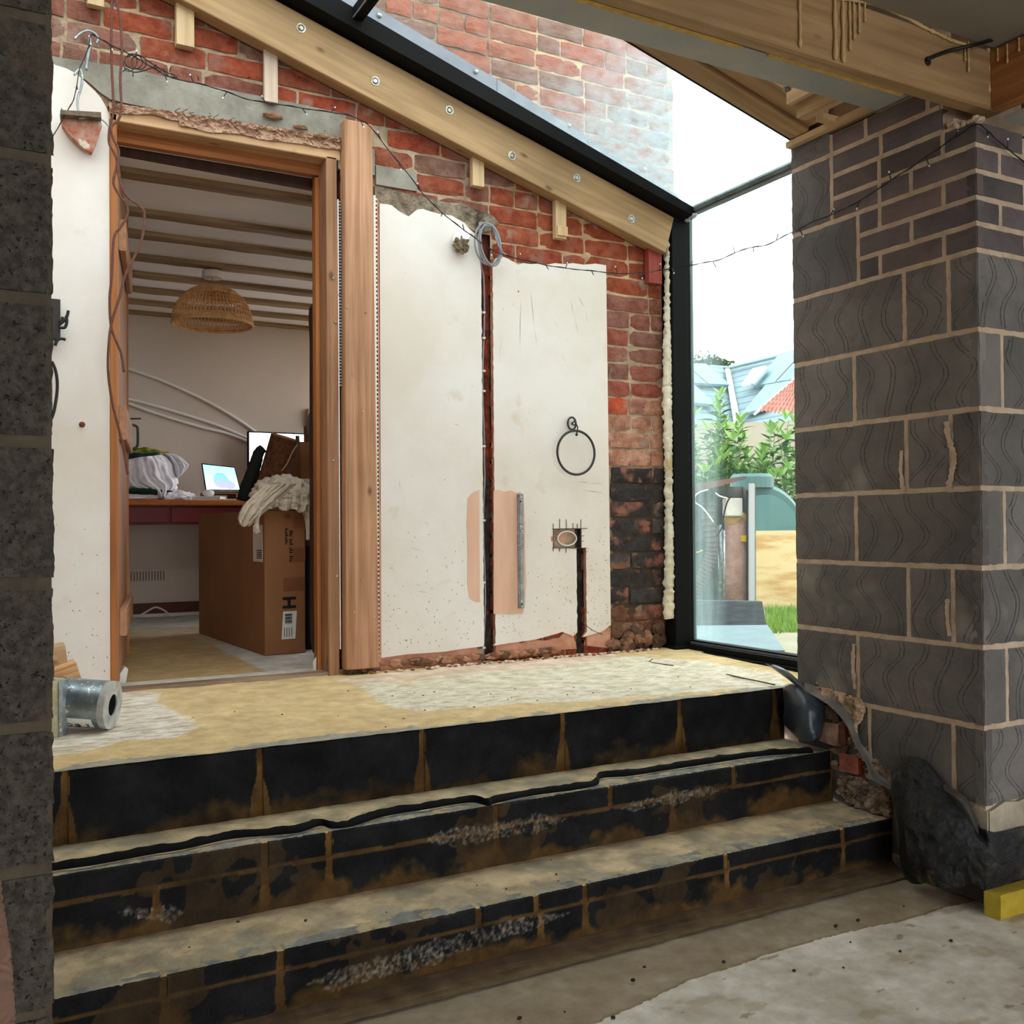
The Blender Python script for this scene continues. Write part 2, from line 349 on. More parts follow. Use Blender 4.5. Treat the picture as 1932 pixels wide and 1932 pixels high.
# ---- house wall: real bricks over a mortar body, chase and doorway left out
DX0, DX1, DZ1 = .395, 1.21, 2.50      # doorway opening
CX0, CX1 = 1.80, 1.846                # cable chase
def wall_holes(x, z):
    if DX0 < x < DX1 and z < DZ1: return True
    return False
bk = MB()
def brickcol(x, z, u):
    r = random.random()
    if z > zg(x)+.02:                                   # weathered outer face above the roof glass
        b = mixc((158, 84, 58), (146, 90, 68), r); 
        if u < .25: b = (128, 92, 78)
        return b
    if x > 2.36 and z < 1.30-.35*0 and z < 1.26:        # bitumen-painted foot of the wall
        if z < .68: return mixc((120, 84, 62), (84, 66, 54), r)
        return mixc((52, 50, 52), (84, 80, 80), r*r)
    if x > 2.36 and z < 1.62: return mixc((176, 134, 112), (196, 150, 128), r) if u > .2 else (196, 90, 56)
    if x > 2.36 and z < 2.05: return mixc((156, 86, 70), (136, 98, 86), r)
    if x > 1.86: return mixc((146, 66, 40), (160, 84, 54), r)
    if u < .45: return mixc((162, 76, 48), (150, 86, 62), r)
    if u < .9: return mixc((140, 90, 74), (128, 84, 72), r)
    return (140, 108, 94)
def one_brick(b, x0, x1, z0, z1, yf, col, mi=0, dep=.03, rough=.0035):
    n = max(2, int((x1-x0)/.04)); vs = []; fs = []; gs = []; o = V((rnd(0, 20), rnd(0, 20), rnd(0, 20)))
    dy = rnd(-.003, .003); tx = rnd(-.012, .012)
    rows = 4
    for j in range(rows+1):
        for i in range(n+1):
            fx = i/n; fz = j/rows; e = (i in (0, n)) + (j in (0, rows))
            x = x0+(x1-x0)*fx+rnd(-1, 1)*rough*(.7 if e else .3); z = z0+(z1-z0)*fz+rnd(-1, 1)*rough*(.8 if e else .3)
            y = yf+dy+tx*(fx-.5)*.2+(.0025 if e else 0)+(.003 if e == 2 else 0)+rnd(-1, 1)*.0015
            vs.append((x, y, z)); gs.append(V((x, y, z))+o)
    m = len(vs)
    for j in range(rows+1):
        for i in range(n+1):
            v = vs[j*(n+1)+i]; vs.append((v[0], yf+dep, v[2])); gs.append(V(vs[-1])+o)
    W = n+1
    for j in range(rows):
        for i in range(n): a = j*W+i; fs.append((a, a+1, a+W+1, a+W))
    for i in range(n): fs.append((i, m+i, m+i+1, i+1)); a = rows*W+i; fs.append((a, a+1, m+a+1, m+a))
    for j in range(rows): a = j*W; fs.append((a, a+W, m+a+W, m+a)); a = j*W+n; fs.append((a, m+a, m+a+W, a+W))
    b.add(vs, fs, mi, col, gs)
plast_L = [(1.362, .50), (1.362, 2.30), (1.795, 2.17), (1.795, .50)]
def covered(x0, x1, z0, z1):
    """wholly behind plaster or lintel, never seen"""
    if x0 > 1.40 and x1 < 1.79 and z1 < 2.10 and z0 > .62: return True
    if x0 > 1.86 and x1 < 2.38 and z1 < 2.08 and z0 > .62: return True
    if x1 < .38 and z1 < 2.35: return True
    return False
z = .505; k = 0
while z < 4.6:
    x = -.75-((k*.1125) % .225)-rnd(0, .02); pat = k % 4
    xr = 2.79 if z > 2.50 else 2.712
    flem = (k % 3 == 1)
    j = 0
    while x < xr:
        L = .217 if not ((flem and j % 2) or random.random() < .12) else .104
        x0, x1 = x, min(x+L, xr); x += L+.010; j += 1
        if x1-x0 < .03: continue
        segs = [(x0, x1)]
        if z < DZ1-.03:
            segs = [(a, b) for (a, b) in ((x0, min(x1, DX0)), (max(x0, DX1), x1)) if b-a > .02]
        if z < 2.24:
            s2 = []
            for (a, b) in segs:
                if b < CX0 or a > CX1: s2.append((a, b))
                else: s2 += [(p, q) for (p, q) in ((a, CX0), (CX1, b)) if q-p > .012]
            segs = s2
        if z < 1.1:
            s2 = []
            for (a, b) in segs:
                if b < 2.243 or a > 2.285: s2.append((a, b))
                else: s2 += [(p, q) for (p, q) in ((a, 2.243), (2.285, b)) if q-p > .012]
            segs = s2
        for (a, b) in segs:
            if covered(a, b, z, z+.065): continue
            if .2 < a < 1.22 and 2.5 < z+.03 and z < 2.565+.0 and a < 1.2: continue     # lintel
            if 1.36 < a and b < 1.93 and 2.27 < z+.03 < 2.33: continue                # crumbled bed
            up = z > zg((a+b)/2)+.02
            one_brick(bk, a, b, z+rnd(-.002, .002), z+.0655+rnd(-.002, .002), WY+.004, brickcol((a+b)/2, z, random.random()), mi=1 if up else 0)
    z += .0755; k += 1
wall_back = struct(bk.build('wall_back', [M_brick, M_brickU]))
mo = MB()
def mpiece(x0, x1, z0, z1, y=WY+.0098):
    nx = max(1, int((x1-x0)/.03)); nzz = max(1, int((z1-z0)/.03))
    def cf(p, u, v):
        if p.x > 2.41 and p.z < 1.27: return (96, 92, 88) if p.z > .68 else (130, 100, 80)
        if p.x > 1.86 and p.z > 2.0: return (255, 236, 214)
        return (236, 228, 220) if p.z < zg(p.x) else (186, 176, 164)
    mo.grid(lambda u, v: (x0+(x1-x0)*u, y+.0025*nz((x0+(x1-x0)*u, 0, z0+(z1-z0)*v), 30), z0+(z1-z0)*v), nx, nzz, 0, cf)
mpiece(-.8, DX0, .4, 4.6); mpiece(DX0, DX1, DZ1, 4.6); mpiece(DX1, CX0, .4, 2.26); mpiece(DX1, 2.79, 2.50, 4.6); mpiece(DX1, 2.715, 2.26, 2.50)
mpiece(CX1, 2.243, .4, 2.26); mpiece(2.243, 2.285, 1.10, 2.26); mpiece(2.285, 2.715, .4, 2.26)
mo.build('mortar_face', M_wmort, wall_back)
bd = MB(); bd.box(-.8, DX0, WY+.034, WY+.16, .3, 4.6); bd.box(DX1, 2.715, WY+.034, WY+.16, .3, 2.5); bd.box(DX0, DX1, WY+.034, WY+.16, DZ1, 2.5+.01); bd.box(-.8, 2.79, WY+.034, WY+.16, 2.5, 4.6); bd.box(2.60, 2.79, WY+.05, WY+.34, 2.5, 4.6)
bd.build('wall_core', mat('brick_rubble', (120, 58, 38), (70, 44, 34), ns=30, rough=.95, bump=1, bs=60, bd=.012), wall_back)
# chase back colours are that rubble; lower part painted with bitumen
cb = MB()
def cbk(x0, x1, z0, z1, sd):
    cb.grid(lambda u, v: (x0+(x1-x0)*u, WY+.030-.004*nz((x0+u*.05, sd, z0+(z1-z0)*v), 60), z0+(z1-z0)*v), 6, int((z1-z0)/.012), 0,
            lambda p, u, v: mixc((168, 66, 40), (110, 52, 40), .5+fbm(p, 22)) if (p.z > 1.28 and x0 < 2) or (sd == 1 and fbm(p+V((0, 0, 3)), 20) > .5) else mixc((42, 38, 38), (86, 74, 66), .4+fbm(p, 30)))
cbk(CX0-.002, CX1+.002, .48, 2.26, 1); cbk(2.24, 2.288, .48, 1.10, 2)
cb.build('chase_back', mat('chase_masonry', W_, (190, 180, 170), ns=30, rough=.95, bump=1, bs=70, bd=.01, attr=True), wall_back)

# ---- plaster skins with ragged tops and feet
def ragged(a, b, amp, n, seed):
    a, b = V(a), V(b); d = (b-a); out = []
    nr = V((-d.z, 0, d.x)).normalized()
    for i in range(n+1):
        t = i/n; p = a+d*t; o = amp*(noise.fractal(V((p.x*9, seed, p.z*9)), .7, 2, 5)*1.4)
        out.append(p+nr*o*(min(1, min(t, 1-t)*8)))
    return out
def plaster(name, outline, front, thick, m, cf=None, parent=None, colr=(232, 226, 220)):
    """outline = list of (X, Z); a skin with real thickness, gridded so the colour can vary"""
    poly = [(p.x, p.z) for p in outline]; xs = [p[0] for p in poly]; zs = [p[1] for p in poly]
    b = MB(); b.prism([V((p[0], front, p[1])) for p in poly], (0, thick, 0), 0, colr, mside=1)
    if cf:
        for i, p in enumerate(b.v): b.c[i] = lin(cf(p))
    return b.build(name, m, parent)
wp = thing('wall_plaster', (1.8, WY, .5), None, None); wp.name = 'trim_1'; struct(wp)
left_top = [wy(*q) for q in ((715, 385), (728, 386), (738, 388), (750, 398), (760, 404), (770, 409), (776, 404), (786, 396), (797, 395), (812, 400), (826, 404), (838, 406), (850, 407), (862, 414), (876, 422), (884, 432), (893, 440), (898, 452), (903, 470), (904, 490))]
lp = left_top + [V((1.798, WY, z)) for z in (2.1,)]
def jag(x, z0, z1, n, seed, amp=.004): return [V((x+amp*nz((seed, 0, z0+(z1-z0)*i/n), 40), WY, z0+(z1-z0)*i/n)) for i in range(n+1)]
PT = WY-.006
feetL = [wy(*q) for q in ((904, 1222), (870, 1224), (840, 1229), (800, 1232), (768, 1234), (740, 1238), (718, 1241))]
plaster('plaster_skin', left_top+jag(1.797, 2.1, 1.30, 40, 3)+jag(1.797, 1.28, .59, 40, 4)+feetL[1:]+[V((1.358, WY, .577))], PT, .012, [M_plaster, M_plpink], parent=wp)
rt = [wy(*q) for q in ((928, 498), (934, 488), (944, 484), (956, 488), (966, 494), (976, 500), (986, 497), (1000, 499), (1015, 498), (1030, 500), (1046, 497), (1062, 499), (1080, 497), (1100, 500), (1122, 498), (1142, 501))]
feetR = [wy(*q) for q in ((1149, 1180), (1135, 1192), (1118, 1196), (1098, 1202))]
fr2 = [wy(*q) for q in ((1080, 1200), (1060, 1192), (1040, 1198), (1010, 1206), (985, 1210), (960, 1213), (930, 1218))]
# right panel with the box cut-out and the lower chase: outline goes round them
hx0, hx1, hz0, hz1 = on(1043, 1030, Y=WY).x, on(1096, 1030, Y=WY).x, on(1068, 1034, Y=WY).z, on(1068, 998, Y=WY).z
R1 = rt+[V((2.409, WY, 1.4)), V((2.412, WY, .64))]+feetR+jag(2.288, .62, hz0, 20, 5)+[V((hx1, WY, hz0)), V((hx1, WY, hz1)), V((hx0, WY, hz1)), V((hx0, WY, hz0)), V((2.240, WY, hz0))]+jag(2.240, hz0-.01, .62, 20, 6)+fr2+jag(1.849, .60, 1.4, 40, 7)+jag(1.849, 1.42, 2.16, 40, 8)
plaster('plaster_skin', R1, PT, .012, [M_plaster, M_plpink], parent=wp)
# pink backing coat showing under the skim feet, and the debonded patch
foot = [V((1.345, WY, .50))]+[V((x, WY, .592+.012*fbm((x, 3, 0), 18))) for x in [1.345+.03*i for i in range(15)]]+[V((1.796, WY, .50))]
plaster('backing_coat', foot, PT+.004, .012, [M_plpink, M_plpink], parent=wp)
foot = [V((1.850, WY, .56))]+[V((x, WY, .598+.012*fbm((x, 5, 0), 18)+(.05*math.exp(-((x-2.22)/.05)**2)))) for x in [1.852+.03*i for i in range(13)]]+[V((2.24, WY, .55))]
plaster('backing_coat', foot, PT+.004, .012, [M_plpink, M_plpink], parent=wp)
foot = [V((2.29, WY, .56))]+[V((x, WY, .63+.014*fbm((x, 5, 0), 18))) for x in [2.29+.02*i for i in range(7)]]+[V((2.41, WY, .54))]
plaster('backing_coat', foot, PT+.003, .012, [M_plpink, M_plpink], parent=wp)
M_patch = mat('bonding_patch', (226, 184, 160), (216, 172, 148), ns=4, rough=.85, bump=.15, bs=20, st=(6, 6, 1), bst=(14, 14, 2))
pa = [wy(*q) for q in ((881, 940), (890, 930), (903, 924), (904, 1136), (894, 1134), (884, 1128), (880, 1100), (881, 1040), (879, 990))]
plaster('bonding_patch', ragged(pa[0], pa[1], .002, 3, 1)+pa[2:], PT-.0015, .004, [M_patch, M_patch], parent=wp)
pb = [wy(*q) for q in ((930, 926), (940, 924), (950, 928), (962, 925), (972, 930), (980, 928), (986, 934), (989, 990), (990, 1060), (992, 1098), (989, 1140), (984, 1158), (960, 1159), (930, 1158))]
plaster('bonding_patch', pb, PT-.0015, .004, [M_patch, M_patch], parent=wp)
# white paint film at the skim edge above the patch
# ---- left plaster beside the doorway
lo = [wy(*q) for q in ((60, 92), (104, 124), (124, 130), (140, 138), (155, 150), (165, 160), (178, 172), (190, 186), (198, 200), (205, 214), (206, 300), (209, 900), (213, 1288))]
lf = [wy(*q) for q in ((196, 1288), (180, 1284), (165, 1286), (150, 1292))]
plaster('plaster_skin', lo+lf+[V((-.74, WY, .56)), V((-.74, WY, 2.7)), V((-.1, WY, 2.66))], PT, .012, [M_plaster, M_plpink], parent=wp)
plaster('backing_coat', [V((-.7, WY, .50)), V((-.7, WY, .60)), V((.40, WY, .575)), V((.40, WY, .53))], PT+.004, .01, [M_plpink, M_plpink], parent=wp)
# plaster stop bead beside the post
bb = MB()
for (a, b, z0, z1) in ((1.336, 1.345, .53, 2.34),):
    bb.box(a, b, PT-.003, PT+.01, z0, z1, 0)
    for i in range(110):
        zz = z0+(z1-z0)*i/110; bb.box(b, b+.007, PT+.001, PT+.004, zz, zz+.007, 0)
bb.box(1.352, 1.358, PT, PT+.01, .56, 2.33, 1, W_)
bb.build('plaster_stop_bead', [mat('bead_white', (236, 230, 224), rough=.6), M_plpink], wp)
# splashed dirt specks low on the plaster
sp_ = MB(); r9 = random.Random(21)
for i in range(520):
    x = r9.choice((r9.uniform(1.37, 1.79), r9.uniform(1.86, 2.23), r9.uniform(2.29, 2.40), r9.uniform(-.2, .39))); z = .60+abs(r9.gauss(0, .22)); 
    if z > 1.5 or (1.74 < x < 1.98 and .8 < z < 1.2): continue
    q = r9.uniform(.0008, .0024); sp_.add([(x+q*cos(a), PT-.0005, z+q*1.3*sin(a)) for a in (0, 1.05, 2.1, 3.14, 4.2, 5.2)], [(0, 1, 2, 3, 4, 5)])
sp_.build('dirt_specks', mat('speck_brown', (168, 150, 126), (120, 104, 86), ns=80, rough=.9), wp)
# pencil and scuff marks on the plaster
mk = MB()
def scuff(a, b, w, y=PT-.0006):
    a = on(*a, Y=y); b = on(*b, Y=y); d = (b-a); n = V((-d.z, 0, d.x)).normalized()*w; m_ = (a+b)/2+n*rnd(-1, 1)
    mk.add([a, m_+n*.5, b, m_-n*.5, a+V((0, .0005, 0))], [(0, 1, 2, 3)])
for a, b, w_ in (((983, 565), (981, 660), .0022), ((1001, 548), (1008, 620), .0018), ((1008, 620), (1014, 655), .0010), ((1077, 565), (1083, 595), .0018), ((1083, 595), (1092, 634), .0012), ((1090, 557), (1104, 582), .0018), ((1104, 582), (1110, 612), .0010), ((969, 570), (967, 578), .001), ((948, 630), (940, 690), .0008), ((1043, 600), (1055, 622), .0008), ((1092, 908), (1112, 911), .0016), ((1100, 925), (1140, 930), .0018), ((1112, 911), (1138, 913), .0010), ((855, 800), (868, 804), .0015), ((800, 985), (812, 990), .0012), ((753, 905), (755, 925), .0012), ((770, 1032), (800, 1040), .001), ((840, 1062), (846, 1076), .0014), ((150, 798), (157, 802), .002), ((785, 1115), (810, 1119), .0012), ((845, 745), (848, 760), .001), ((738, 1065), (745, 1082), .001)):
    scuff(a, b, w_)
mk.build('scuff_mark', mat('pencil_grey', (128, 118, 112), rough=.9), wp)

# ---- lintel, crumbled mortar and mesh over the doorway
l = MB(); pts = [wy(*q) for q in ((60, 98), (104, 108), (240, 128), (300, 143), (380, 160), (470, 178), (560, 196), (652, 216), (652, 268), (640, 266), (590, 258), (520, 246), (440, 233), (380, 222), (300, 208), (240, 196), (208, 188), (190, 176), (165, 154), (140, 138), (60, 112))]
l.prism([V((p.x, WY-.004, p.z)) for p in pts], (0, .04, 0)); lint = struct(l.build('trim_2', M_lintel)); lint['label'] = 'grey concrete lintel over the doorway'
r = MB()
def rub(u, v):
    x = 205+(640-205)*u; y = (196+(262-196)*u**.95-6+ (12+10*(u > .3)+6*nz((u*8, 0, 0), 1))*v + (4*v)); p = wy(x, y+4)
    return V((p.x, WY-.008-.012*abs(noise.fractal(V((x*.05, v*4, 0)), .8, 2, 4))*1.2-.006*v, p.z))
r.grid(rub, 260, 10); r.build('mortar_crumb', mat('pink_mortar_crumb', (206, 168, 142), (158, 120, 98), ns=40, rough=.95, bump=1, bs=80, bd=.01), lint)
r = MB()
for i in range(70):                                              # expanded metal lath scraps
    u = .28+.72*i/70; x = 208+(640-208)*u; y = 186+(266-188)*u+8+rnd(-5, 6)
    a = wy(x, y); d = V((rnd(.01, .02), -rnd(.0, .012), rnd(-.010, .012))); a.y = WY-.014; r.tube([a, a+d], .0015, 4); r.tube([a, a+V((d.x, d.y, -d.z-.008))], .0015, 4)
for q in ((510, 214, .02), (565, 236, .016), (600, 252, .014)):
    a = wy(q[0], q[1]+8); a.y = WY-.02; r.blob(a, (q[2]*1.8, q[2]*.5, q[2]*.6), 2, .5, 3, 0, seed=q[0])
r.build('metal_lath', mat('rusty_lath', (150, 108, 74), (96, 66, 46), ns=60, rough=.9), lint)
r = MB()                                                          # crumbled bed right of the post
top = [wy(*q) for q in ((707, 352), (730, 356), (760, 364), (800, 372), (840, 382), (870, 384), (905, 398), (930, 408))]; bot = [wy(*q) for q in ((940, 420), (925, 436), (903, 440), (890, 434), (870, 420), (840, 410), (800, 402), (770, 412), (740, 396), (707, 388))]
r.prism([V((p.x, WY-.003, p.z)) for p in top+bot], (0, .02, 0)); r.build('crumbled_bed', mat('crumbled_mortar', (176, 158, 134), (112, 98, 82), ns=26, rough=.95, bump=1.2, bs=50, bd=.02, spots=((9, .58, .66, (74, 64, 54)),)), lint)
r = MB(); r.box(1.20, 1.345, WY-.002, WY+.02, 2.42, 2.52); r.box(1.35, 1.52, WY-.002, WY+.02, 2.385, 2.46)
r.build('render_patch', M_lintel, lint)

# ---- upper floor of screed (colour is the screed itself: sandy compound with white worn areas)
white_R = [on(*q, Z=FZ-.01)[:2] for q in ((672, 1290), (760, 1288), (860, 1272), (1000, 1256), (1120, 1246), (1200, 1240), (1330, 1248), (1470, 1268), (1482, 1286), (1380, 1292), (1220, 1306), (1100, 1316), (960, 1322), (800, 1336), (735, 1330), (690, 1308))]
white_L = [on(*q, Z=FZ-.01)[:2] for q in ((60, 1330), (215, 1312), (300, 1312), (300, 1330), (335, 1345), (380, 1365), (330, 1385), (240, 1390), (160, 1410), (60, 1424))]
pinkd = [on(*q, Z=FZ)[:2] for q in ((630, 1282), (760, 1266), (900, 1252), (1060, 1240), (1160, 1230), (1160, 1240), (1000, 1258), (860, 1268), (680, 1288))]
def fcol(p, u, v):
    n = fbm(p, 9); f = fbm((p.x*6, p.y*40, 0), 2.2); x, y = p.x+.012*fbm(p, 14), p.y+.012*fbm(p+V((5, 0, 0)), 14)
    base = mixc((222, 194, 146), (234, 206, 154), .5+n)
    if y < 2.605+.06*n: base = mixc((158, 156, 148), (186, 176, 152), .5+fbm(p, 30))
    if inpoly(x+.03*f, y, white_R) : base = mixc((236, 228, 208), (206, 190, 158), (f-.12)*3)
    if inpoly(x+.03*f, y, white_L): base = mixc((240, 232, 220), (202, 180, 150), (f-.1)*3)
    if inpoly(x, y, pinkd): base = mixc((244, 224, 206), (220, 196, 172), .5+n)
    if y > 3.54: base = (214, 208, 196)
    return base
fl = MB(); X0, X1, Y0, Y1 = -.8, 2.80, 2.565, 3.60
fl.grid(lambda u, v: (X0+(X1-X0)*u, Y0+(Y1-Y0)*v, .500+.025*v*1.05+.0022*fbm((X0+(X1-X0)*u, v, 0), 8)), 360, 110, 0, fcol)
floor_u = struct(fl.build('floor', M_screed))
# back room floor
sand_b = [on(*q, Z=FZ)[:2] for q in ((215, 1300), (226, 1203), (345, 1200), (385, 1212), (440, 1237), (520, 1276), (380, 1292), (250, 1302))]
sand_c = [on(*q, Z=FZ)[:2] for q in ((220, 1212), (226, 1186), (375, 1182), (440, 1206), (400, 1222))]
def bcol(p, u, v):
    n = fbm(p, 5); e = 1.05+.06*n
    y = p.y; x = p.x+.02*n
    if inpoly(x, y, sand_b): return mixc((196, 168, 122), (184, 158, 112), .5+n)
    if inpoly(x, y, sand_c): return (198, 180, 150)
    return mixc((214, 212, 206), (196, 194, 188), .5+n)
fl = MB(); fl.grid(lambda u, v: (-.9+3.6*u, 3.68+2.85*v, FZ+.001*nz((u*30, v*30, 0))), 160, 120, 0, bcol); struct(fl.build('floor_back_room', M_screed))
fl = MB(); fl.box(-.9, 2.72, 3.6, 6.6, .38, FZ-.004); fl.box(-.8, 2.79, 2.62, 3.6, .33, .49); struct(fl.build('floor_slab', M_lintel))
th = MB(); th.beam((.40, 3.555, FZ-.002), (1.21, 3.555, FZ-.002), .05, .028, mi=0); th.beam((.42, 3.63, FZ), (1.20, 3.63, FZ), .09, .02, mi=1)
tho = struct(th.build('trim_3', [wood('worn_sill_wood', (172, 150, 128), (104, 80, 64)), mat('sill_screed', (214, 204, 190), (190, 178, 160), ns=20)])); tho['label'] = 'worn threshold strip in the doorway'

# ---- three black-painted block steps
XL, XR = .10, 2.482
def step(name, label, yf, yb, zb, zt, joints, low, foot, seed, white=None, zsplit=None, xr=XR):
    th_ = thing(name, (1.3, (yf+yb)/2, zb), label, 'step', 'block steps up to the doorway')
    jx = [on(q[0], q[1], Y=yf).x for q in joints]; jl = [on(q[0], q[1], Y=yf).x for q in low]
    def rc(p, u, v):
        n = fbm(p+V((seed, 0, 0)), 7); fz = (p.z-zb)/(zt-zb)
        c = mixc((26, 27, 28), (38, 38, 39), .5+n)
        js = jx if (zsplit is None or p.z > zsplit+.004*n) else jl
        w = .007+.006*abs(fbm((seed, p.z, 0), 12))+(.035 if seed == 1 else .010)*max(0, .6-fz)
        for j in js:
            if abs(p.x-j+.003*n) < w: c = mixc((122, 92, 50), (96, 70, 38), .5+n*2)
        if zsplit and abs(p.z-zsplit-.003*n) < .005: c = mixc(c, (112, 84, 46), .8)
        d = fz+.35*n+.10*fbm(p, 25)
        if d < .16+foot: c = mixc(c, (96, 72, 40), min(1, (.18+foot-d)*(3 if seed == 1 else 5)))
        if fbm(p+V((seed*3, 1, 1)), 4) > .28+.0 and seed > 1: c = mixc(c, (80, 62, 40), .7)
        if white:
            for (x0, z0, x1, z1, hw) in white:
                t = (p.x-x0)/(x1-x0)
                if 0 < t < 1 and abs(p.z-(z0+(z1-z0)*t)-.006*n) < hw*(.5+.9*abs(fbm((p.x, 0, 3), 9)))*min(1, min(t, 1-t)*6) and fbm(p, 45, 3) > -.35: c = mixc(c, (168, 158, 142), .35+fbm(p, 110, 3)*.7)
        return c
    b = MB(); nx = 760; nzv = 40
    def rf(u, v):
        x = XL+(xr-XL)*u; z = zb+(zt-zb)*v; y = yf+.0025*fbm((x, z, seed), 14)
        for j in jx:
            if abs(x-j) < .008 and (zsplit is None or z > zsplit): y += .004
        return (x, y+(.006 if v == 1 else 0), z-(.003*abs(nz((x, seed, 0), 60)) if v == 1 else 0))
    b.grid(rf, nx, nzv, 0, rc)
    def tcf(p, u, v):
        n = fbm(p+V((seed, 4, 0)), 10); d = (p.y-yf)
        c = mixc((228, 204, 166), (206, 182, 144), .5+n)
        if seed > 1: c = mixc(c, (168, 156, 134), .35+n)
        e = .045+.05*fbm((p.x, seed, 0), 3)
        if d < e: c = mixc((150, 152, 148), (130, 130, 124), .5+fbm(p, 30))if d > .004 else (60, 62, 64)
        if .006 < d < e+.05 and fbm(p, 22) > .1: c = mixc((196, 176, 138), (176, 166, 146), .5+n)
        for j in jx:
            if abs(p.x-j+.004*n) < .007 and d < .05: c = (190, 168, 130)
        return c
    t = MB(); t.grid(lambda u, v: (XL+(xr-XL)*u, yf+.005+(yb-yf)*v, zt+.002*fbm((XL+(xr-XL)*u, yf+(yb-yf)*v, seed), 16)-(.003 if v == 0 else 0)), 380, 42, 0, tcf)
    b.build('riser', M_paint, th_); 
    if seed != 1: t.build('tread', M_screed, th_)
    c = MB(); c.box(XL, XR, yf+.009, yb-.003, zb+.001, zt-.008); c.build('block_core', M_rough, th_)
    if xr < XR-.001:
        pass
    return th_
step('block_step', 'topmost black-painted block step, its riser just below the sandy landing', 2.565, 2.62, .323, .500, ((122, 1500), (490, 1430), (797, 1390), (1062, 1360), (1283, 1340), (1462, 1330)), (), .06, 1)
step('block_step', 'middle black-painted block step with a strip of membrane on its tread', 2.345, 2.57, .160, .323, ((500, 1590), (620, 1570), (936, 1530), (1153, 1490), (1385, 1450), (1570, 1430)), ((296, 1720), (500, 1650), (620, 1650), (936, 1580), (1012, 1580), (1270, 1540), (1570, 1480)), .12, 2,
     white=((1.02, .262, 1.45, .25, .035), (1.62, .255, 2.02, .262, .022), (.28, .22, .42, .19, .02)), zsplit=.262)
step('block_step', 'lowest black-painted block step, smeared with white and brown at its foot', 2.110, 2.35, .000, .160, ((310, 1880), (530, 1840), (905, 1720), (1012, 1700), (1105, 1680), (1370, 1620), (1590, 1570)), ((310, 1880), (530, 1840), (1020, 1740), (1105, 1700), (1370, 1640), (1590, 1600)), .22, 3,
     white=((.62, .078, 1.32, .100, .026), (.66, .060, 1.0, .07, .02)), zsplit=.118)
# brown dust fillet at the foot of the steps
d = MB()
def fillet(u, v):
    x = XL+(XR-XL)*u; t = v; n = .008*fbm((x, v, 7), 9)
    return (x, 2.109-.062*t+n*.7, .030*(1-t)**2+.003)
d.grid(fillet, 160, 8, 0, lambda p, u, v: mixc((70, 54, 36), (130, 108, 78), v+.3*fbm(p, 20)))
fo = struct(d.build('floor_dust_fillet', M_screed))

# ---- lower floor: brown screed strip, pale slab nearer the camera
edge = [on(*q, Z=0)[:2] for q in ((700, 2060), (1080, 1945), (1200, 1897), (1290, 1852), (1400, 1818), (1440, 1802), (1560, 1766), (1640, 1748), (1700, 1738), (1780, 1712), (1870, 1690))]
def ey(x):
    if x <= edge[0][0]: return edge[0][1]
    for (a, b) in zip(edge, edge[1:]):
        if a[0] <= x <= b[0]: return a[1]+(b[1]-a[1])*(x-a[0])/(b[0]-a[0])
    return edge[-1][1]
def lcol(p, u, v):
    n = fbm(p, 5); m_ = fbm(p+V((3, 3, 0)), 16); d_ = p.y-ey(p.x)-.008*m_
    if d_ > 0:
        c = mixc((178, 164, 142), (162, 144, 120), .5+n)
        if d_ < .012: c = mixc((150, 124, 82), c, d_/.012)
        return c
    c = mixc((240, 236, 226), (216, 210, 196), .45+n*1.2+.3*m_)
    s = fbm((p.x*2.2, p.y*4, 4), 3.2, 3)
    if s > .52: c = mixc(c, (176, 156, 122), min(.4, (s-.52)*4))
    if fbm((p.x*1.6, p.y*5, 8), 7, 2) > .66: c = mixc(c, (122, 96, 62), .45)
    return c
fl = MB(); fl.grid(lambda u, v: (-.6+3.7*u, .9+1.25*v, (.0 if (.9+1.25*v) < ey(-.6+3.7*u) else -.004)+.0015*fbm((u*6, v*3, 0), 3)), 420, 200, 0, lcol); struct(fl.build('floor_lower', M_screed))
fl = MB(); fl.box(-3.2, 5.2, -4.2, .9, -.1, -.0005); fl.box(-3.2, -.6, .9, 2.3, -.1, -.0005); fl.box(3.1, 5.2, .9, 1.79, -.1, -.0005); fl.box(-.6, 3.1, .9, 2.3, -.1, -.012); struct(fl.build('floor_slab_lower', mat('pale_slab', (200, 192, 176), (180, 170, 152), ns=4, rough=.9)))

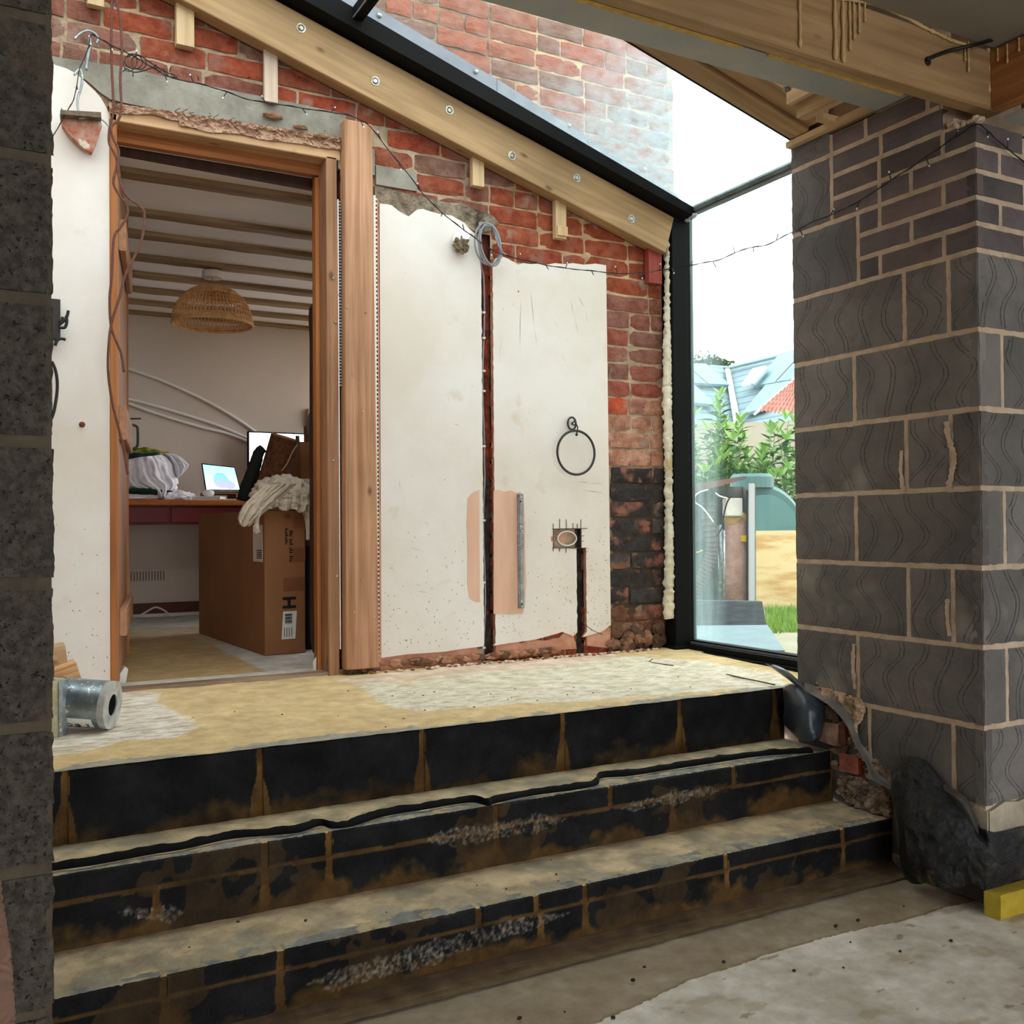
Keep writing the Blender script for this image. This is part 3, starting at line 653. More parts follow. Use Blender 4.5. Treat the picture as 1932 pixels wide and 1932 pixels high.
# ---- right-hand pier
def block_face(b, plane, a0, a1, z0, z1, front, mi=0, col=W_, dep=.03, rr=.0015):
    """one block on plane 'x' (spans Y a0..a1) or 'y' (spans X a0..a1)"""
    n = max(3, int(abs(a1-a0)/.02)); rows = max(3, int((z1-z0)/.02)); vs = []; gs = []; fs = []; o = V((rnd(0, 9), rnd(0, 9), rnd(0, 9))); W = n+1
    for lay in (0, 1):
        for j in range(rows+1):
            for i in range(n+1):
                e = (i in (0, n) or j in (0, rows))
                a = a0+(a1-a0)*i/n+(rnd(-rr, rr) if e else 0); zz = z0+(z1-z0)*j/rows+(rnd(-rr, rr) if e else 0)
                f = front+(.003 if e else 0)+rnd(-.0003, .0003) if not lay else front+dep
                p = V((f, a, zz)) if plane == 'x' else V((a, f, zz)); vs.append(p); gs.append(p+o)
    m = (rows+1)*W
    for j in range(rows):
        for i in range(n): q = j*W+i; fs.append((q, q+1, q+W+1, q+W))
    for i in range(n): fs.append((i, m+i, m+i+1, i+1)); q = rows*W+i; fs.append((q, q+1, m+q+1, m+q))
    for j in range(rows): q = j*W; fs.append((q, q+W, m+q+W, m+q)); q = j*W+n; fs.append((q, m+q, m+q+W, q+W))
    b.add(vs, fs, mi, col, gs)
PX, PY0, PY1 = 2.486, 1.79, 2.505
pb_ = MB(); J = .016
zc = [.043+.225*i for i in range(9)]
scr = MB()
def scratches(plane, a0, a1, z0, z1, fr, seed):
    rs = random.Random(seed); sgn = rs.choice((-1, 1)); w = a1-a0; n = max(1, int(round(w/.085))); ph = rs.uniform(0, 6); am = rs.uniform(.022, .036); sk = rs.uniform(-.03, .03)
    for k in range(n):
        c = a0+w*(k+.5)/n
        for off in (-.008, .008):
            pts = []
            for i in range(25):
                t = i/24; a = c+off+sgn*am*sin(2*pi*t*.95+ph)*(1 if t < .8 else .8)+sk*(t-.5)+.008*sin(t*9+k)
                pts.append((a, z0+.004+(z1-z0-.008)*t))
            for (p, q) in zip(pts, pts[1:]):
                if not (a0+.006 < p[0] < a1-.006 and a0+.006 < q[0] < a1-.006): continue
                h = .0011*rs.uniform(.5, 1.3); f = fr-.0005
                vs = [(p[0]-h, p[1]), (p[0]+h, p[1]), (q[0]+h, q[1]), (q[0]-h, q[1])]
                scr.add([(f, v[0], v[1]) if plane == 'x' else (v[0], f, v[1]) for v in vs], [(0, 1, 2, 3)])
def yj(x, y): return on(x, y, X=PX).y
jA, jB1, jB2 = yj(1614, 1000), yj(1705, 600), yj(1789, 600)
rows = {1: ((yj(1640, 1430), yj(1798, 1430)), 'B'), 2: ((jA,), 'A'), 3: ((jB1, jB2), 'B'), 4: ((jA,), 'A'), 5: ((jB1, jB2), 'B'), 6: ((jA,), 'A'), 7: ((jB1, jB2), 'B')}
for k in range(0, 8):
    z0, z1 = zc[k]+J/2, zc[k+1]-J/2
    if k == 0: js, ty = (yj(1700, 1540),), 'A'
    else: js, ty = rows[k]
    cuts = [PY1]+list(js)+[PY0]
    for i in range(len(cuts)-1):
        hi = cuts[i]-(J/2 if i else 0); lo_ = cuts[i+1]+(J/2 if i+1 < len(cuts)-1 else 0)
        g = rnd(.9, 1.08); cc = (236*g, 232*g, 228*g)
        block_face(pb_, 'x', lo_, hi, z0, z1, PX, col=tuple(min(255, v) for v in cc)); 
        if k > 0: scratches('x', lo_, hi, z0, z1, PX, k*10+i)
    # face towards the camera
    x = PX; first = (.10 if ty == 'A' else .44)
    if ty == 'B': first = .44
    L = first
    while x < 4.4:
        g = rnd(.9, 1.08); block_face(pb_, 'y', x, x+L, z0, z1, PY0, col=tuple(min(255, v*g) for v in (236, 233, 230)))
        if k > 0 and L > .2: scratches('y', x, x+L, z0, z1, PY0, k*77+int(x*10))
        x += L+J; L = .44
# tall end blocks beside the brick band, then dark bricks above
jC, jD = yj(1614, 480), yj(1564, 350)
for (lo_, hi, z0, z1) in ((jC, PY1, zc[8]+J/2, zc[8]+.225-J/2), (jD, PY1, zc[8]+.225+J/2, zc[8]+.45-J/2), (jD, PY1, zc[8]+.45+J/2, 2.374)):
    block_face(pb_, 'x', lo_, hi, z0, z1, PX, col=(228, 226, 224)); scratches('x', lo_, hi, z0, z1, PX, int(z0*100))
z = zc[8]; k = 0
while z < 2.50:
    zz0, zz1 = z+J/2, z+.075-J/2
    if zz1 > 2.365: zz1 = 2.362
    if zz0 > 2.34: break
    far = (jC if z < zc[8]+.22 else jD)-J
    # left face, running from the corner; alternate header and stretcher starts
    a = PY0; L = (.215 if k % 2 else .1025)
    if k == 5: a = 1.90
    elif k > 5: a = 1.84
    first = True
    while a < far-.02:
        b_ = min(a+L, far)
        if far-b_ < .08: b_ = far
        g = rnd(.86, 1.1); col = tuple(min(255, v*g) for v in random.choice(((214, 200, 200), (196, 190, 194), (220, 204, 198))))
        block_face(pb_, 'x', a, b_, zz0, zz1, PX, mi=1, col=col, rr=.0008)
        a = b_+J; L = .215 if random.random() < .88 else .1025
    if zz1 < 2.215:
        x = PX; L = (.1025 if k % 2 else .215)
        while x < 4.4:
            g = rnd(.86, 1.1); block_face(pb_, 'y', x, x+L, zz0, zz1, PY0, mi=1, col=tuple(min(255, v*g) for v in (206, 198, 200)), rr=.0008); x += L+J; L = .215
    z += .075; k += 1
wr = struct(pb_.build('wall_right', [M_block, M_ebrick]))
scr.build('scratch_lines', M_scratch, wr)
mb = MB()
def mgrid(fn, nu, nv): mb.grid(fn, nu, nv, 0)
mgrid(lambda u, v: (PX+.0042+.0012*fbm((u*9, v*20, 0), 4), PY0+.004+(PY1-PY0-.006)*u, .02+(2.20 if u < .16 else 2.34)*v), 90, 260)
mgrid(lambda u, v: (PX+.004+(4.4-PX)*u, PY0+.0042+.0012*fbm((u*20, v*20, 3), 4), .02+2.18*v), 160, 220)
mb.box(PX+.006, 4.4, PY0+.006, PY1, 0, 2.2); mb.box(PX+.006, 2.78, 1.90, PY1, 2.2, 2.365)
mb.box(PX+.05, 2.78, 2.14, PY1, 2.36, 2.62); mb.box(2.60, 5.05, 1.86, 1.95, 2.2, 2.6); mb.box(PX+.01, 2.86, 2.50, 3.62, 0, .492)
mb.build('mortar_body', M_mortar, wr)
# mortar smears on the joints
sm = MB()
def smear(px, n, wid, seed):
    c = [on(*q, X=PX-.0025) for q in px]; pts = []
    for s_ in (1, -1):
        ps = smoothpath(c, 8); ps = ps if s_ > 0 else ps[::-1]
        for i, p in enumerate(ps): pts.append(V((p.x, p.y+s_*wid*(.4+.9*abs(fbm((i*.11, seed, s_), 3))), p.z)))
    sm.prism(pts, (.003, 0, 0))
smear(((1786, 795), (1790, 830), (1800, 860), (1796, 890), (1788, 920)), 8, .012, 1)
smear(((1610, 1215), (1609, 1255), (1612, 1300)), 6, .010, 2); smear(((1640, 1370), (1642, 1420), (1644, 1460)), 6, .006, 3); smear(((1700, 850), (1699, 890), (1703, 925)), 6, .009, 5); smear(((1787, 1130), (1786, 1160), (1790, 1200)), 6, .008, 8)
sm.build('mortar_smear', M_mortar, wr)
# pale render at the foot of the corner, blue brick below
fr_ = MB()
fr_.prism([V((x, PY0-.008, z)) for x, z in ((2.486, .17), (2.52, .165), (2.58, .172), (2.66, .168), (2.75, .17), (2.75, .27), (2.70, .285), (2.62, .272), (2.56, .28), (2.50, .262), (2.486, .262))], (0, .012, 0))
fr_.prism([V((2.480, y, z)) for y, z in ((1.782, .17), (1.82, .172), (1.85, .165), (1.86, .20), (1.85, .25), (1.82, .27), (1.782, .262))], (.01, 0, 0))
fr_.build('render_patch', mat('pale_render', (190, 178, 158), (150, 138, 118), ns=8, rough=.9, bump=.5, bs=40, bd=.006), wr)
fr_ = MB(); block_face(fr_, 'x', 1.79, 2.10, .0, .045, PX-.002); block_face(fr_, 'y', 2.486, 2.70, .0, .165, PY0-.004); block_face(fr_, 'y', 2.71, 2.93, .0, .165, PY0-.004); fr_.build('foot_brick', M_ebrick, wr)
# broken masonry where the steps meet the pier (old brick, crumbs)
ob = MB(); rs = random.Random(5)
def old(pa_, col, dx=.02):
    a = on(pa_[0], pa_[1], X=PX-.004); c_ = on(pa_[2], pa_[3], X=PX-.004); 
    ob.box(PX-.016-dx*.2, PX+.02, min(a.y, c_.y), max(a.y, c_.y), min(a.z, c_.z), max(a.z, c_.z), 0, col, jit=.004)
old((1553, 1360, 1588, 1408), (176, 140, 128)); old((1590, 1362, 1602, 1405), (120, 70, 60)); old((1590, 1420, 1628, 1462), (178, 108, 84)); old((1556, 1330, 1586, 1358), (90, 76, 66))
for (x, y, r_) in ((1575, 1440, .014), (1600, 1440, .012)):
    p = on(x, y, X=PX-.008); ob.blob(p, (.014, r_, r_*.7), 3, .35, 4, 0, (150, 132, 116), seed=x)
for i in range(90):
    t = rs.random(); x = 1540+130*t; y = 1295+175*t+rs.uniform(-8, 22)*(1.2 if t < .6 else 1.4); p = on(x, y, X=PX-.002); s_ = rs.uniform(.004, .011); ob.blob(p, (s_*.8, s_, s_*.7), 1, .3, 3, 0, (176, 154, 132), seed=i)
ob.build('broken_masonry', mat('broken_masonry', W_, (200, 186, 172), ns=24, rough=.95, bump=1, bs=60, bd=.008, attr=True), wr)

# ---- left pier
LX, LY = .110, 1.72
lb = MB(); lm = MB(); zj = .310-.225*2; 
while zj < 2.5:
    z0, z1 = zj+.011, zj+.225-.009; n = 60; rw = 24
    for (a0, a1) in ((LX-.44, LX),):
        def bf(u, v, a0=a0, a1=a1, z0=z0, z1=z1):
            x = a0+(a1-a0)*u; z = z0+(z1-z0)*v; e = max(0, .04-min(u, 1-u))/.04+max(0, .06-min(v, 1-v))/.06
            return (x+(.0035*fbm((z, 1, zj), 30) if u > .97 else 0), LY+.0035*fbm((x, z, zj), 34)+.005*min(1, e), z+(.003*nz((x, zj, 0), 26) if v in (0, 1) else 0))
        lb.grid(bf, 80, 40)
        lb.grid(lambda u, v: (LX-.002+.003*fbm((u, v, zj), 12), LY+.004+.60*u, z0+(z1-z0)*v), 30, 12)
    x0 = -2.6
    while x0 < LX-.45: lb.box(x0, x0+.44, LY, LY+.1, z0, z1, jit=.002); x0 += .452
    zj += .225
lm.grid(lambda u, v: (-2.6+(LX-.002+2.6)*u, LY+.006+.003*fbm((u*40, v*12, 0), 4)-.002*(u > .93), -.1+2.6*v), 260, 200)
lm.box(-2.6, LX-.004, LY+.011, 2.40, 0, 2.5); lm.grid(lambda u, v: (LX-.004, LY+.008+.6*u, 2.5*v), 10, 30)
wl = struct(lb.build('wall_left', M_rough)); lm.build('mortar_body', M_roughm, wl)

# ---- camera room shell
sh = MB(); sh.box(-3.2, -3.05, -4.2, 1.79, 0, 2.6); sh.box(-3.05, -1.2, -4.2, -4.05, 0, 2.6); sh.box(3.9, 5.2, -4.2, -4.05, .9, 2.6)
sh.box(5.05, 5.2, -4.05, -2.6, 0, 2.6); sh.box(5.05, 5.2, .3, 1.95, 0, 2.6); sh.box(-3.05, -2.6, 1.72, 1.9, 0, 2.6)
struct(sh.build('wall_rear', mat('rear_wall', (150, 140, 126), (132, 122, 108), ns=3, rough=.9)))
c_ = MB(); c_.box(-3.2, 5.2, -4.2, 1.775, 2.425, 2.45); struct(c_.build('ceiling', M_board))
c_ = MB(); c_.box(-3.2, 5.2, -4.2, 2.02, 2.56, 2.6); struct(c_.build('ceiling_deck', M_board))
# lean-to left end
sh = MB(); sh.box(-.9, -.8, 2.4, 3.53, .3, 3.6); sh.box(-2.6, -.8, 2.3, 2.42, .3, 3.0); struct(sh.build('wall_end', M_iwall))
# ---- back room
ir = MB(); ir.box(-.9, 2.72, 6.5, 6.62, .4, 2.5); ir.box(-1., -.9, 3.66, 6.6, .4, 2.5)
ir.box(2.62, 2.72, 3.70, 4.7, .4, 2.5); ir.box(2.62, 2.72, 4.7, 6.5, .4, 1.42); ir.box(2.62, 2.72, 4.9, 6.5, 2.35, 2.5)
ir.box(-.9, DX0-.01, 3.69, 3.73, .4, 2.5); ir.box(DX1+.03, 2.72, 3.69, 3.73, .4, 2.5); ir.box(DX0-.01, DX1+.03, 3.69, 3.73, 2.47, 2.5)
wi = struct(ir.build('wall_back_room', M_iwall))
c_ = MB(); c_.box(-1., 2.72, 3.69, 6.62, 2.428, 2.5); struct(c_.build('ceiling_back_room', mat('ceiling_white', (246, 243, 242), (238, 235, 236), ns=2, rough=.85)))
c_ = MB(); c_.box(-.9, 2.62, 6.482, 6.5, FZ, FZ+.085); bs_ = struct(c_.build('baseboard_back', mat('skirting_brown', (96, 46, 30), (80, 38, 26), ns=3, rough=.6)))
for i, (yc, ww) in enumerate(((3.93, .12), (4.40, .11), (4.73, .12), (5.13, .12), (5.48, .12), (5.82, .12), (6.14, .11), (6.44, .07))):
    b = MB(); n = 40
    for q in range(n):
        pass
    def pf(u, v, yc=yc, ww=ww, i=i):
        x = -.9+3.5*u; th_ = 2*pi*v; y = yc+(ww*.34)*(1 if cos(th_) > 0 else -1)*min(1, abs(cos(th_))*1.6); z = 2.420+.014*(1 if sin(th_) > 0 else -1)*min(1, abs(sin(th_))*1.6)
        return (x, y+.006*fbm((x, th_, i), 3), z+.004*fbm((x, th_+5, i), 4))
    b.grid(pf, 60, 12); b.g = [V((p.x, p.y*1., p.z)) for p in b.v]
    o = b.build('ceiling_beam', M_old); tag(o, 'old wooden ceiling beam in the back room, '+('nearest the doorway', 'second from the doorway', 'third from the doorway', 'fourth, above the ceiling rose', 'just behind the lamp rose', 'third from the back wall', 'second from the back wall', 'against the back wall')[i], 'beam', 'old beams of the back room ceiling')
# air vent and conduits on the back wall
v = thing('wall_vent', (.92, 6.5, .8), 'cream slotted air vent low on the back room wall', 'vent')
b = MB(); a = on(243, 1075, Y=6.49); c2_ = on(312, 1098, Y=6.49); b.box(a.x, c2_.x, 6.485, 6.5, c2_.z, a.z); b.build('vent_plate', M_iwall, v)
b = MB()
for i in range(12):
    x = a.x+(c2_.x-a.x)*(i+.6)/12.4; b.box(x, x+.006, 6.482, 6.4855, c2_.z+.012, a.z-.012)
b.build('slot', mat('vent_slot', (120, 104, 90), rough=.9), v)
for i, (pts, lab) in enumerate(((((150, 660), (237, 694), (300, 716), (380, 752), (440, 786), (478, 812), (505, 835)), 'uppermost white surface conduit sloping down the back wall'), (((150, 740), (237, 752), (300, 768), (380, 792), (430, 810), (478, 832)), 'middle white surface conduit on the back wall'), (((200, 745), (255, 766), (300, 782), (380, 806), (430, 818), (480, 838)), 'lowest white surface conduit on the back wall'))):
    b = MB(); b.tube(smoothpath([on(*q, Y=6.488) for q in pts], 5), .010, 8); o = b.build('conduit', M_white, smooth=True); tag(o, lab, 'conduit', 'conduits across the back wall')

# ================================================================ TIMBER, STEEL AND GLASS
def bolt(b, c, ax, r=.016):
    c = V(c); ax = V(ax).normalized()
    b.lathe([(0, 0), (r*1.1, 0), (r*1.1, .002), (r*.75, .002), (r*.75, .004), (r*.6, .006), (r*.45, .003), (0, .003)], c, ax, 18)
wp_ = thing('wall_plate', (1.0, 3.49, zl(1.0)), 'long sloping pine timber bolted to the brick wall under the roof glass', 'timber')
b = MB(); xa, xb = -.8, 2.703
b.beam((xa, 3.493, (zl(xa)+zu(xa))/2), (xb, 3.493, (zl(xb)+zu(xb))/2), .066, .178*cos(.287), bev=.003); b.build('plank', M_pine, wp_)
for q in ((568, 53), (708, 153), (848, 208), (966, 294), (1088, 336), (1191, 413)):
    b = MB(); p = on(*q, Y=3.46); bolt(b, p, (0, -1, 0)); b.build('bolt', M_zinc, wp_)
def peg(name, px, label, m, dy=.0, thick=.03, extra=None, grp='packing pieces under the sloping timber'):
    (x0, y0, x1, y1) = px; a = on(x0, (y0+y1)/2, Y=3.49).x; c = on(x1, (y0+y1)/2, Y=3.49).x; zb_ = on((x0+x1)/2, y1, Y=3.49).z; zt_ = zu((a+c)/2)-.06
    b = MB(); b.beam(((a+c)/2, 3.51-dy, zb_), ((a+c)/2, 3.51-dy, min(zt_, zl((a+c)/2)+.02)), c-a, thick, up=(0, -1, 0), bev=.002)
    if extra: b.beam(((a+c)/2+.002, 3.497-dy, zb_+extra[0]), ((a+c)/2+.002, 3.497-dy, zb_+extra[1]), (c-a)*.96, .02, up=(0, -1, 0))
    o = b.build(name, m); return tag(o, label, 'wood block', grp)
peg('packing_block', (165, -60, 197, 8), 'pale wood packing block, the one nearest the left pier', M_pinel)
peg('packing_block', (333, -20, 367, 85), 'wide pale wood packing block above the doorway', M_pinel, thick=.036)
peg('packing_block', (500, 80, 526, 190), 'long whitish packing lath hanging below the sloping timber', wood('whitish_lath', (208, 186, 166), (188, 162, 142)), thick=.02)
peg('packing_block', (893, 290, 915, 350), 'short pale packing block right of the upright post', M_pinel)
peg('packing_block', (1050, 372, 1070, 449), 'stepped pale packing block above the right plaster panel', M_pinel, extra=(.01, .05))
peg('packing_block', (1225, 470, 1250, 534), 'red stained packing block at the low end of the sloping timber', M_pinkpaint, thick=.034)

# upright post beside the doorway
b = MB(); vs = []
for (x0, x1, z) in ((1.203, 1.333, .545), (1.208, 1.317, 2.593)):
    for (x, y) in ((x0, 3.478), (x1, 3.478), (x1, 3.535), (x0, 3.535)): vs.append((x, y, z))
gs = [V((v_[2], v_[0], v_[1]))+V((3, .0, 0)) for v_ in vs]
b.add(vs, [(0, 1, 2, 3), (4, 5, 6, 7), (0, 1, 5, 4), (1, 2, 6, 5), (2, 3, 7, 6), (3, 0, 4, 7)], 0, W_, gs)
post = thing('timber_post', (1.265, 3.5, .545), 'tall upright pine post standing just right of the doorway', 'post')
b.build('post_shaft', M_post, post, bevel=.004)
for q in ((655, 580), (690, 590), (684, 777), (683, 1095), (668, 1155), (705, 1165), (675, 1208)):
    p_ = on(*q, Y=3.477); 
    b = MB(); b.lathe([(0, 0), (.004, 0), (.003, .002), (0, .002)], p_, (0, -1, 0), 10); b.build('screw', M_zinc, post)

# roof light: black perimeter, cross bars, panes
rf = thing('roof_light', (1.3, 3.0, 2.4), None, None); rf.name = 'window_1'; struct(rf)
b = MB()
for (x0, x1) in ((-.8, 2.80),):
    n = 12; 
    for i in range(n):
        xa = x0+(x1-x0)*i/n; xb = x0+(x1-x0)*(i+1)/n
        vs = []
        for x in (xa, xb):
            zt_ = zg(x); zb_ = zu(x)+.002
            vs += [(x, 3.395, min(zb_+.012, zt_-.02)), (x, 3.53, zb_), (x, 3.53, zt_+.004), (x, 3.395, zt_-.001)]
        b.add(vs, [(0, 1, 5, 4), (1, 2, 6, 5), (2, 3, 7, 6), (3, 0, 4, 7), (0, 1, 2, 3), (4, 5, 6, 7)])
b.build('wall_bar', M_black, rf)
b = MB(); b.beam((1.235, 2.35, zg(1.235)-.012), (1.235, 3.40, zg(1.235)-.012), .040, .05, bev=.004); b.beam((1.215, 2.35, zg(1.215)-.038), (1.215, 3.40, zg(1.215)-.038), .004, .006, mi=1); b.build('glazing_bar', [M_black, M_alu], rf)
b = MB(); b.beam((-.1, 2.35, zg(-.1)-.012), (-.1, 3.40, zg(-.1)-.012), .040, .05); b.build('glazing_bar', M_black, rf)
for (xa, xb) in ((-.78, -.12), (-.08, 1.215), (1.255, 2.845)):
    b = MB(); b.prism([(xa, 2.33, zg(xa)), (xb, 2.33, zg(xb)), (xb, 3.52, zg(xb)), (xa, 3.52, zg(xa))], (0, 0, .012)); 
    b.build('glass_pane', MATS.get('roof_glass') or glass('roof_glass', .01, .10, grad=(0, 1.75, 2.42, 0, .62), ns=18, col=(182, 200, 204)), rf)
# eave and window frame at the end of the lean-to
wf = thing('window_frame', (2.8, 3.0, .51), None, None); wf.name = 'window_2'; struct(wf)
b = MB(); b.box(2.716, 2.800, 3.462, 3.56, .515, 2.452); b.box(2.790, 2.84, 3.47, 3.54, .55, 2.47); b.build('frame_post', M_black, wf, bevel=.002)
b = MB(); b.box(2.755, 2.845, 2.30, 3.56, .500, .520); b.box(2.775, 2.845, 2.30, 3.50, .520, .545); b.box(2.80, 2.845, 2.30, 3.50, .545, .560); b.box(2.797, 2.803, 2.30, 3.48, .545, .553, 1)
b.box(2.70, 2.80, 3.45, 3.56, .50, .535); b.build('bottom_track', [M_black, M_alu], wf, bevel=.001)
b = MB(); b.beam((2.812, 2.30, 2.470), (2.812, 3.50, 2.470), .05, .028, bev=.003); b.beam((2.80, 2.30, 2.452), (2.80, 3.46, 2.452), .012, .01, mi=1); b.build('eave_bar', [mat('dusty_black', (58, 60, 56), (98, 104, 96), ns=8, rough=.6), M_alu], wf)
b = MB(); b.prism([(2.822, 2.32, .555), (2.822, 3.50, .555), (2.822, 3.50, 2.462), (2.822, 2.32, 2.462)], (.012, 0, 0)); b.build('glass_pane', glass('window_glass', .0, .035, grad=(1, 3.24, 3.38, 0, .20), ns=3, st=(1, 14, .5), col=(214, 244, 246)), wf)
b = MB(); b.blob((2.79, 3.44, 2.44), (.012, .02, .02), 2, .3, 3); b.blob((2.785, 3.40, 2.435), (.008, .03, .012), 2, .3, 3, seed=4); b.build('sealant', mat('grey_sealant', (176, 180, 184), rough=.5), wf)
# flashing with screws above the frame
fls = thing('flashing_strip', (2.0, 3.52, 2.7), 'grey metal flashing strip screwed to the brickwork above the roof glass', 'flashing')
b = MB(); t1 = on(690, 0, Y=3.522); t2 = on(1100, 250, Y=3.522); t3 = on(1268, 364, Y=3.522)
def fs_(x): return (.136 if x < 2.2 else .136-.040*(x-2.2)/.6)
x0 = -.7
seg = [(-.7, 1.89), (1.875, 2.80)]
for k_, (xa, xb) in enumerate(seg):
    y = 3.522-.003*k_
    b.prism([(xa, y, zg(xa)+.004-.006*k_), (xb, y, zg(xb)+.004-.006*k_), (xb, y, zg(xb)+fs_(xb)), (xa, y, zg(xa)+fs_(xa))], (0, .0025, 0))
b.build('metal_strip', M_alu, fls)
for q in ((716, 29), (898, 135), (1074, 237), (1217, 320)):
    b = MB(); b.lathe([(0, 0), (.011, 0), (.009, .005), (.005, .008), (0, .009)], on(*q, Y=3.519), (0, -1, 0), 14); b.build('screw', M_zinc, fls)
# broken brick stub above
# expanding foam bead
b = MB(); pts = []; rr_ = []
for i in range(170):
    t = i/169; x_px = 1257+3*sin(t*9)+(3-10*t)*.0; z_ = 2.40-(2.40-.66)*t; q = 2.726+.005*sin(t*11)+.004*nz((t*60, 0, 0), 1)-.012*max(0, t-.35)
    pts.append(V((q, 3.500+.004*nz((0, t*50, 0), 1), z_+.003*rnd(-1, 1)))); rr_.append(.012+.016*min(1, .5+t*1.5)*(.72+.5*abs(nz((t*70, 3, 0), 1)))+.004*abs(sin(t*170)))
b.tube(pts, rr_, 14, jit=.16); b.v = [p+V((nz(p, 45), nz(p, 45, 5), nz(p, 45, 9)))*.007 for p in b.v]
for i in range(16):
    t = rnd(.15, .98); b.blob((2.722+rnd(-.012, .008), 3.494, 2.40-1.74*t), (rnd(.008, .014), rnd(.008, .014), rnd(.012, .02)), 2, .3, 4, seed=i)
tag(b.build('foam_bead', M_foam, smooth=True), 'long lumpy cream foam bead down the side of the black window frame', 'sealing foam')
# rafter on the camera side of the roof glass
def zr(x): return 2.592-.269*(x-1.712)
ra = thing('rafter', (1.8, 2.43, zr(1.8)), 'sloping pine rafter along the near edge of the roof glass, above the pier', 'rafter')
b = MB(); xa = -.8; xb = 2.484
b.beam((xa, 2.437, zr(xa)+.10), (xb, 2.437, zr(xb)+.10), .085, .19, bev=.003); b.beam((xa, 2.352, zr(xa)+.112), (xb, 2.352, zr(xb)+.112), .082, .19, bev=.003); b.build('plank', M_pine, ra)
b = MB(); b.beam((xa, 2.484, zr(xa)+.11), (xb+.02, 2.484, zr(xb+.02)+.11), .010, .205); b.build('edge_strip', M_black, ra)
b = MB(); b.beam((2.40, 2.29, 2.388), (2.482, 2.29, 2.388), .03, .02); b.beam((2.472, 2.14, 2.379), (2.472, 2.50, 2.379), .026, .02)
tag(b.build('top_plate', M_pinel), 'flat pine plate bedded on top of the pier beside the grey steel', 'timber')
b = MB(); b.beam((2.34, 2.15, 2.41), (2.34, 2.308, 2.41), .045, .07, bev=.002); b.beam((2.285, 2.15, 2.47), (2.285, 2.308, 2.47), .02, .12)
tag(b.build('trimmer', M_pinel), 'short pine trimmer between the rafter and the grey steel', 'timber')
b = MB(); b.prism([(xa, 2.15, zr(xa)+.165), (2.48, 2.15, zr(2.48)+.165), (2.48, 2.308, zr(2.48)+.165), (xa, 2.308, zr(xa)+.165)], (0, 0, .018)); b.box(2.40, 2.50, 2.30, 2.50, 2.47, 2.48); b.box(2.492, 2.50, 2.14, 2.50, 2.36, 2.48)
tag(b.build('soffit_board', M_ply), 'brown plywood soffit between the rafter and the grey steel beam', 'board')
b = MB(); bolt(b, on(1476, 172, Y=2.24)+V((0, -.02, 0)), (-.3, -.3, -1), .012); tag(b.build('hex_bolt', M_zinc), 'single zinc bolt end poking out of the plywood soffit', 'bolt')
# steel beam
sb_ = MB(); sb_.beam((-2.6, 2.081, 2.376), (2.60, 2.081, 2.376), .122, .012); sb_.beam((-2.6, 2.081, 2.46), (2.6, 2.081, 2.46), .01, .16); sb_.beam((-2.6, 2.081, 2.535), (2.60, 2.081, 2.535), .122, .012)
tag(sb_.build('steel_beam', M_steel), 'grey primed steel beam crossing above the steps to the pier top', 'steel beam')
b = MB(); b.beam((2.69, -3.9, 2.234), (2.69, 1.783, 2.234), .18, .012); b.beam((2.69, -3.9, 2.30), (2.69, 1.783, 2.30), .01, .13)
tag(b.build('steel_beam', M_steel), 'grey steel beam at the top right corner beside the joists', 'steel beam')
# joists
jo = thing('floor_joist', (1., 1.81, 2.25), 'heavy pine joist with long foam drips, running over the corner of the pier', 'joist')
b = MB(); b.beam((-2.6, 1.808, 2.335), (2.595, 1.808, 2.335), .047, .17, bev=.003); b.build('plank', M_pine, jo)
M_ysoft = mat('raw_wood_edge', (216, 178, 104), (190, 150, 84), ns=30, rough=.9, bump=.8, bs=60)
b = MB(); b.beam((-2.6, 1.845, 2.268), (1.67, 1.845, 2.268), .018, .03, mi=0); b.beam((1.76, 1.845, 2.268), (2.25, 1.845, 2.268), .016, .026, mi=0); b.build('edge_packing', M_ysoft, jo)
def drip(p, L, r=.005, parent=None, nm='foam_drip'):
    b = MB(); n = 12; pts = [p+V((.001*nz((i, p.x*40, 0), .7), -.003, -L*i/n)) for i in range(n+1)]
    b.tube(pts, [r*(.75+.25*sin(i*1.3+p.x*30)) if i < n-1 else r*(1.25 if i == n-1 else .6) for i in range(n+1)], 8); b.build(nm, M_foamd, parent, smooth=True)
for (x, y0, y1, r_) in ((1507, -20, 90, .0042), (1573, -20, 113, .006), (1588, -20, 118, .006), (1601, -12, 96, .004), (1609, -10, 76, .0035), (1619, -4, 64, .0035), (1630, 0, 42, .003)):
    p = on(x, y0, Y=1.781); q = on(x, y1, Y=1.781); drip(p, p.z-q.z, r_, jo)
for (x, y0, y1, r_) in ((1819, 80, 116, .0032), (1825, 78, 136, .0036)):
    p = on(x, y0, Y=1.781); q = on(x, y1, Y=1.781); drip(p, p.z-q.z, r_, jo)
b = MB(); pts = [on(x, y+2, Y=1.780) for x, y in ((1440, -30), (1560, -8), (1640, 4), (1707, 30), (1740, 48), (1770, 62), (1800, 76), (1838, 86))]
pts = smoothpath(pts, 10); b.tube(pts, [.006*(.6+.8*abs(nz((i*.4, 0, 0), 1))) for i in range(len(pts))], 8, jit=.3); b.build('foam_seam', M_foamd, jo, smooth=True)
j2 = thing('floor_joist', (2.57, 0, 2.25), 'dark-knotted pine joist at top right running towards the viewer', 'joist')
b = MB(); b.beam((2.571, 1.783, 2.335), (2.571, -3.9, 2.335), .047, .17, bev=.003); b.build('plank', wood('brown_pine', (176, 120, 70), (140, 88, 48)), j2)
